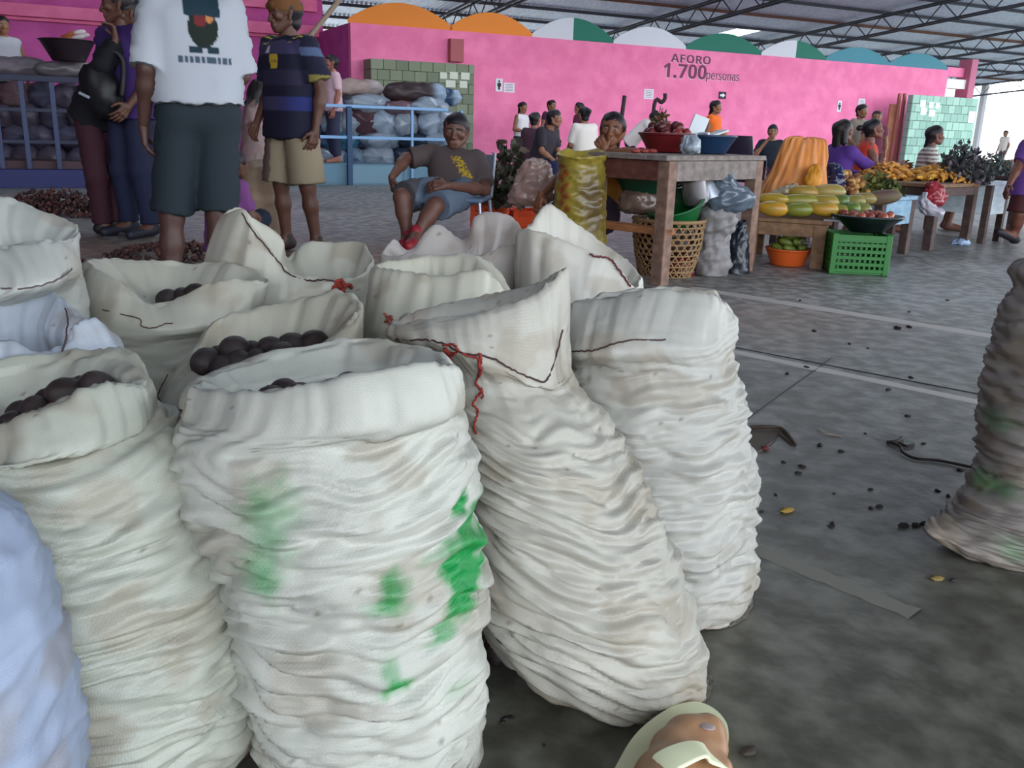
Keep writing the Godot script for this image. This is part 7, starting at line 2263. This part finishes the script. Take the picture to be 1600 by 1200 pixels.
func basket(at: Vector3, rb: float, rt: float, h: float) -> void:
	var o := thing("cane_basket", "open-weave cane basket under the wooden table", "basket", at)
	var cane := cmat(Color(0.56, 0.44, 0.30), 0.7)
	var rad := func(f: float) -> float: return lerpf(rb, rt, f) * (1.0 + 0.06 * sin(f * PI))
	for i in 11:
		var f := i / 10.0
		var pth := PackedVector3Array()
		for k in 41: pth.append(Vector3(cos(TAU * k / 40) * rad.call(f), f * h, sin(TAU * k / 40) * rad.call(f)))
		var mb := MB.new()
		mb.tube(pth, 0.006 if i < 10 else 0.014, 6, false)
		obj("hoop" if i < 10 else "rim", mb, cane, o)
	for s in [-1.0, 1.0]:
		for k in 26:
			var pth := PackedVector3Array()
			for i in 13:
				var f := i / 12.0
				var a: float = TAU * k / 26 + s * f * 1.3
				var r: float = rad.call(f) + (0.004 if (i + k) % 2 == 0 else -0.004) * s
				pth.append(Vector3(cos(a) * r, f * h, sin(a) * r))
			var mb := MB.new()
			mb.tube(pth, 0.0055, 5, false)
			obj("cane_strip", mb, cane, o)
	var mb2 := MB.new()
	mb2.lathe([[0.0, 0.01], [rb * 0.97, 0.01], [rb * 0.97, 0.016], [0.0, 0.016]], 30)
	obj("base", mb2, cane, o)
	var p := pt(1066, 432, -at.z)
	bag("red plastic bag inside the cane basket", [["e", 1030, 444, 1068, 444, -at.z, 0.06, 0.2], ["e", 1030, 436, 1080, 436, -at.z, 0.11], ["e", 1034, 418, 1082, 416, -at.z, 0.11], ["e", 1040, 404, 1078, 402, -at.z, 0.08], ["e", 1055, 398, 1066, 398, -at.z, 0.02, 0.0]], Color(0.50, 0.10, 0.11), 95.0, 0.3, 0.02)
	bag("dark brown bag filling the upper part of the cane basket", [["e", 1010, 420, 1060, 420, -at.z + 0.03, 0.06, 0.2], ["e", 1000, 395, 1075, 395, -at.z + 0.03, 0.14], ["e", 1000, 365, 1082, 365, -at.z + 0.03, 0.16], ["e", 1010, 345, 1076, 345, -at.z + 0.03, 0.13], ["e", 1030, 341, 1050, 341, -at.z + 0.03, 0.04, 0.0]], Color(0.22, 0.10, 0.09), 98.0, 0.4, 0.02)

func pot(at: Vector3, r: float, h: float, b: Basis) -> void:
	var o := thing("aluminium_pot", "tilted aluminium pot under the wooden table", "pot", at - b * Vector3(0, h / 2, 0))
	o.basis = b
	var mb := MB.new()
	mb.lathe([[0.0, 0.0], [r * 0.94, 0.0], [r, 0.01], [r, h - 0.012], [r * 1.06, h - 0.006], [r * 1.06, h], [r * 0.98, h], [r * 0.97, 0.012], [0.0, 0.012]], 32)
	obj("body", mb, cmat(Color(0.72, 0.70, 0.71), 0.28, 0.85), o)
	for s in [-1, 1]:
		mb = MB.new()
		mb.tube(spline([Vector3(s * r, h * 0.8, -0.03), Vector3(s * (r + 0.03), h * 0.8, -0.025), Vector3(s * (r + 0.03), h * 0.8, 0.025), Vector3(s * r, h * 0.8, 0.03)], 4), 0.005, 6)
		obj("handle", mb, cmat(Color(0.6, 0.6, 0.62), 0.4, 0.7), o)

# ---------------------------------------------------------------- what lies on the floor
func chip(label: String, cat: String, called: String, px: float, py: float, s: Vector3, c: Color, turn: float, group := "", rough := 0.7) -> void:
	var mb := MB.new()
	mb.ball(Vector3.ZERO, s, Basis.IDENTITY, 14, 8, noise, 0.35, 1.6)
	var o := obj(called, mb, cmat(c, rough), null, fl(px, py) + Vector3(0, s.y * 0.8, 0))
	o.rotation.y = turn
	meta(o, label, cat, group)

func build_floor_bits() -> void:
	for q in [[777, 1036, 0.026, "dark palm fruit with an orange split, fallen beside the leaning sack"], [949, 1094, 0.017, "small dark red fruit on the floor under the leaning sack, left of two"], [970, 1108, 0.015, "small dark red fruit on the floor under the leaning sack, right of two"]]:
		var o := obj_mesh("fallen_fruit", fruit_shape(), fruit_mat(), null, fl(q[0], q[1]) + Vector3(0, q[2], 0))
		o.basis = Basis.from_euler(Vector3(0.4, q[0], 0.3)).scaled(Vector3.ONE * q[2])
		meta(o, q[3], "fruit")
	for i in 5:
		var o := obj_mesh("floor_fruit", fruit_shape(), fruit_mat(), null, fl([398, 408, 392, 415, 380][i], [1112, 1140, 1150, 1168, 1182][i]) + Vector3(0, 0.022, 0))
		o.basis = Basis.from_euler(Vector3(i, i * 2.0, 0)).scaled(Vector3.ONE * 0.023)
		meta(o, "dark fruit on the floor in the gap between the two front sacks", "fruit", "fruit fallen between the front sacks")
	chip("pale yellow seed on the floor by the leaning sack", "seed", "seed", 994, 1100, Vector3(0.011, 0.006, 0.008), Color(0.62, 0.55, 0.30), 0.2)
	chip("curled yellow leaf piece on the floor right of the right-hand sack", "leaf", "leaf_scrap", 1229, 800, Vector3(0.022, 0.006, 0.010), Color(0.56, 0.44, 0.16), 0.4)
	chip("yellowish scrap on the floor in front of the right-edge sack", "scrap", "leaf_scrap", 1463, 906, Vector3(0.016, 0.005, 0.010), Color(0.48, 0.40, 0.22), 0.1)
	chip("brown scrap at the lower right of the floor beside the sandal", "scrap", "leaf_scrap", 1168, 1176, Vector3(0.016, 0.004, 0.009), Color(0.20, 0.15, 0.11), 0.5)
	# the torn flattened cardboard by the right-hand sack
	var cb := thing("cardboard_scrap", "torn brown cardboard scrap on the floor right of the right-hand sack", "cardboard")
	var mb := MB.new()
	var poly := [[1165, 670], [1196, 669], [1222, 671], [1243, 695], [1238, 697], [1216, 680], [1206, 693], [1190, 706], [1172, 712]]
	var o2 := fl(1165, 670)
	var pv := PackedVector2Array()
	for q in poly:
		var w := fl(q[0], q[1]) - o2
		pv.append(Vector2(w.x, w.z))
	mb.prism(pv, o2 + Vector3(0, 0.001, 0), Vector3.RIGHT, Vector3.BACK, Vector3(0, 0.006, 0))
	obj("sheet", mb, cmat(Color(0.33, 0.28, 0.24), 0.8), cb)
	mb = MB.new()
	mb.tube(spline([fl(1166, 668, 0.01), fl(1196, 667, 0.018), fl(1222, 670, 0.014), fl(1243, 695, 0.008)], 5), 0.006, 6)
	obj("curled_edge", mb, cmat(Color(0.26, 0.20, 0.16), 0.8), cb)
	chip("small red fruit skin on the torn cardboard", "scrap", "red_scrap", 1195, 703, Vector3(0.016, 0.007, 0.012), Color(0.36, 0.13, 0.12), 0.6)
	# the dry stem
	mb = MB.new()
	mb.tube(spline([fl(1388, 690, 0.006), fl(1406, 697, 0.01), fl(1410, 706, 0.008), fl(1430, 716, 0.006), fl(1470, 720, 0.006), fl(1532, 733, 0.006)], 6), 0.0045, 6)
	mb.tube(spline([fl(1386, 691, 0.006), fl(1400, 690, 0.008), fl(1410, 684, 0.006)], 5), 0.006, 6)
	mb.tube(spline([fl(1404, 692, 0.008), fl(1416, 697, 0.006), fl(1428, 695, 0.006)], 5), 0.005, 6)
	meta(obj("dry_stem", mb, cmat(Color(0.15, 0.11, 0.10), 0.8)), "dark dry stem lying toward the right-edge sack", "stem")
	mb = MB.new()
	mb.tube(spline([fl(1277, 671, 0.004), fl(1290, 677, 0.006), fl(1300, 679, 0.004), fl(1316, 682, 0.004)], 5), 0.0025, 5)
	meta(obj("string", mb, cmat(Color(0.66, 0.60, 0.54), 0.8)), "short pale string on the floor right of the cardboard", "string")
	var lab := ["dark crumb of husk scattered on the concrete floor at the right"]
	for q in [[1281, 697, 13], [1314, 706, 10], [1224, 723, 9], [1253, 730, 12], [1247, 740, 11], [1360, 766, 10], [1361, 795, 11], [1374, 793, 14], [1301, 820, 13], [1298, 824, 10], [1412, 823, 18], [1430, 822, 15], [1445, 820, 16], [1465, 768, 10], [1482, 776, 10], [1500, 736, 11], [1443, 694, 8], [1402, 514, 13], [1420, 512, 10], [1272, 518, 9], [1327, 538, 7], [1230, 585, 10], [1260, 575, 10], [1388, 610, 10], [1423, 591, 9], [1418, 651, 9], [1356, 545, 6], [1489, 908, 12], [1303, 772, 7], [1212, 774, 9], [1190, 800, 8], [1352, 678, 6], [760, 1103, 9], [790, 1125, 14], [800, 1122, 10], [785, 1130, 10], [850, 1165, 7], [1420, 488, 6], [1480, 470, 6], [1250, 470, 6]]:
		var p := fl(q[0], q[1])
		var s: float = q[2] * p.distance_to(EYE) / F * 0.5
		chip("dark crumb of husk scattered on the concrete floor", "husk", "husk_crumb", q[0], q[1], Vector3(s, s * 0.35, s * 0.6), Color(0.13, 0.09, 0.09), rng.randf() * 3.0, "husk crumbs on the floor")
	build_foot()

func build_foot() -> void:
	var o := thing("person", "bare foot in a cream rubber sandal at the bottom edge", "person")
	var skin := lin(Color(0.62, 0.46, 0.33))
	var mb := MB.new()
	var B := []
	for q in [[1104, 1146, 0.040, 1072, 1152, 0.042, 0.030, 0.029], [1072, 1152, 0.042, 1050, 1172, 0.046, 0.029, 0.028], [1050, 1172, 0.046, 1034, 1218, 0.056, 0.028, 0.036], [1034, 1218, 0.056, 1005, 1300, 0.078, 0.036, 0.040],
		[1118, 1172, 0.034, 1090, 1180, 0.040, 0.019, 0.020], [1090, 1180, 0.040, 1058, 1205, 0.050, 0.021, 0.028], [1128, 1200, 0.032, 1098, 1206, 0.036, 0.016, 0.018], [1098, 1206, 0.036, 1058, 1240, 0.050, 0.018, 0.030], [1130, 1228, 0.031, 1060, 1250, 0.045, 0.015, 0.028], [1126, 1256, 0.030, 1060, 1275, 0.045, 0.013, 0.028]]:
		B.append([fl(q[0], q[1], q[2]), fl(q[3], q[4], q[5]), q[6], q[7], 0])
	field_mesh(B, 0.0045, 0.018, mb, null, skin)
	obj("foot", mb, vmat(0.45, "skin"), o)
	mb = MB.new()
	mb.ball(fl(1104, 1134, 0.066), Vector3(0.014, 0.004, 0.016), Basis(Vector3.UP, -0.6) * Basis(Vector3.RIGHT, -0.3), 14, 8)
	obj("toenail", mb, cmat(Color(0.60, 0.53, 0.52), 0.25), o)
	var cream := cmat(Color(0.88, 0.88, 0.73), 0.6)
	mb = MB.new()
	var pv := PackedVector2Array()
	var o2 := fl(1050, 1180, 0.0)
	var sp := []
	for q in [[915, 1330], [940, 1250], [966, 1195], [990, 1156], [1020, 1128], [1052, 1109], [1086, 1102], [1114, 1112], [1134, 1134], [1138, 1160], [1134, 1190], [1140, 1225], [1130, 1290], [1090, 1360], [1000, 1390]]:
		sp.append(fl(q[0], q[1], 0.02))
	for p in spline(sp, 4, true): pv.append(Vector2(p.x - o2.x, p.z - o2.z))
	mb.prism(pv, o2 + Vector3(0, 0.001, 0), Vector3.RIGHT, Vector3.BACK, Vector3(0, 0.026, 0))
	var sandal := obj("sandal_sole", mb, cream, o)
	mb = MB.new()
	var pth := []
	for q in [[1012, 1235, 0.05], [1030, 1200, 0.092], [1062, 1180, 0.098], [1090, 1172, 0.082], [1112, 1184, 0.064], [1132, 1206, 0.026]]: pth.append(fl(q[0], q[1], q[2]))
	var rows := []
	var path := spline(pth, 6)
	for i in path.size():
		var dir := (path[mini(i + 1, path.size() - 1)] - path[maxi(i - 1, 0)]).normalized()
		var side := dir.cross(Vector3.UP).normalized()
		var up := side.cross(dir).normalized()
		var w := 0.022
		rows.append(PackedVector3Array([path[i] - side * w, path[i] - side * w * 0.8 + up * 0.004, path[i] + side * w * 0.8 + up * 0.004, path[i] + side * w, path[i] + side * w * 0.8 - up * 0.003, path[i] - side * w * 0.8 - up * 0.003]))
	mb.grid(rows, true)
	obj("strap", mb, cream, o)
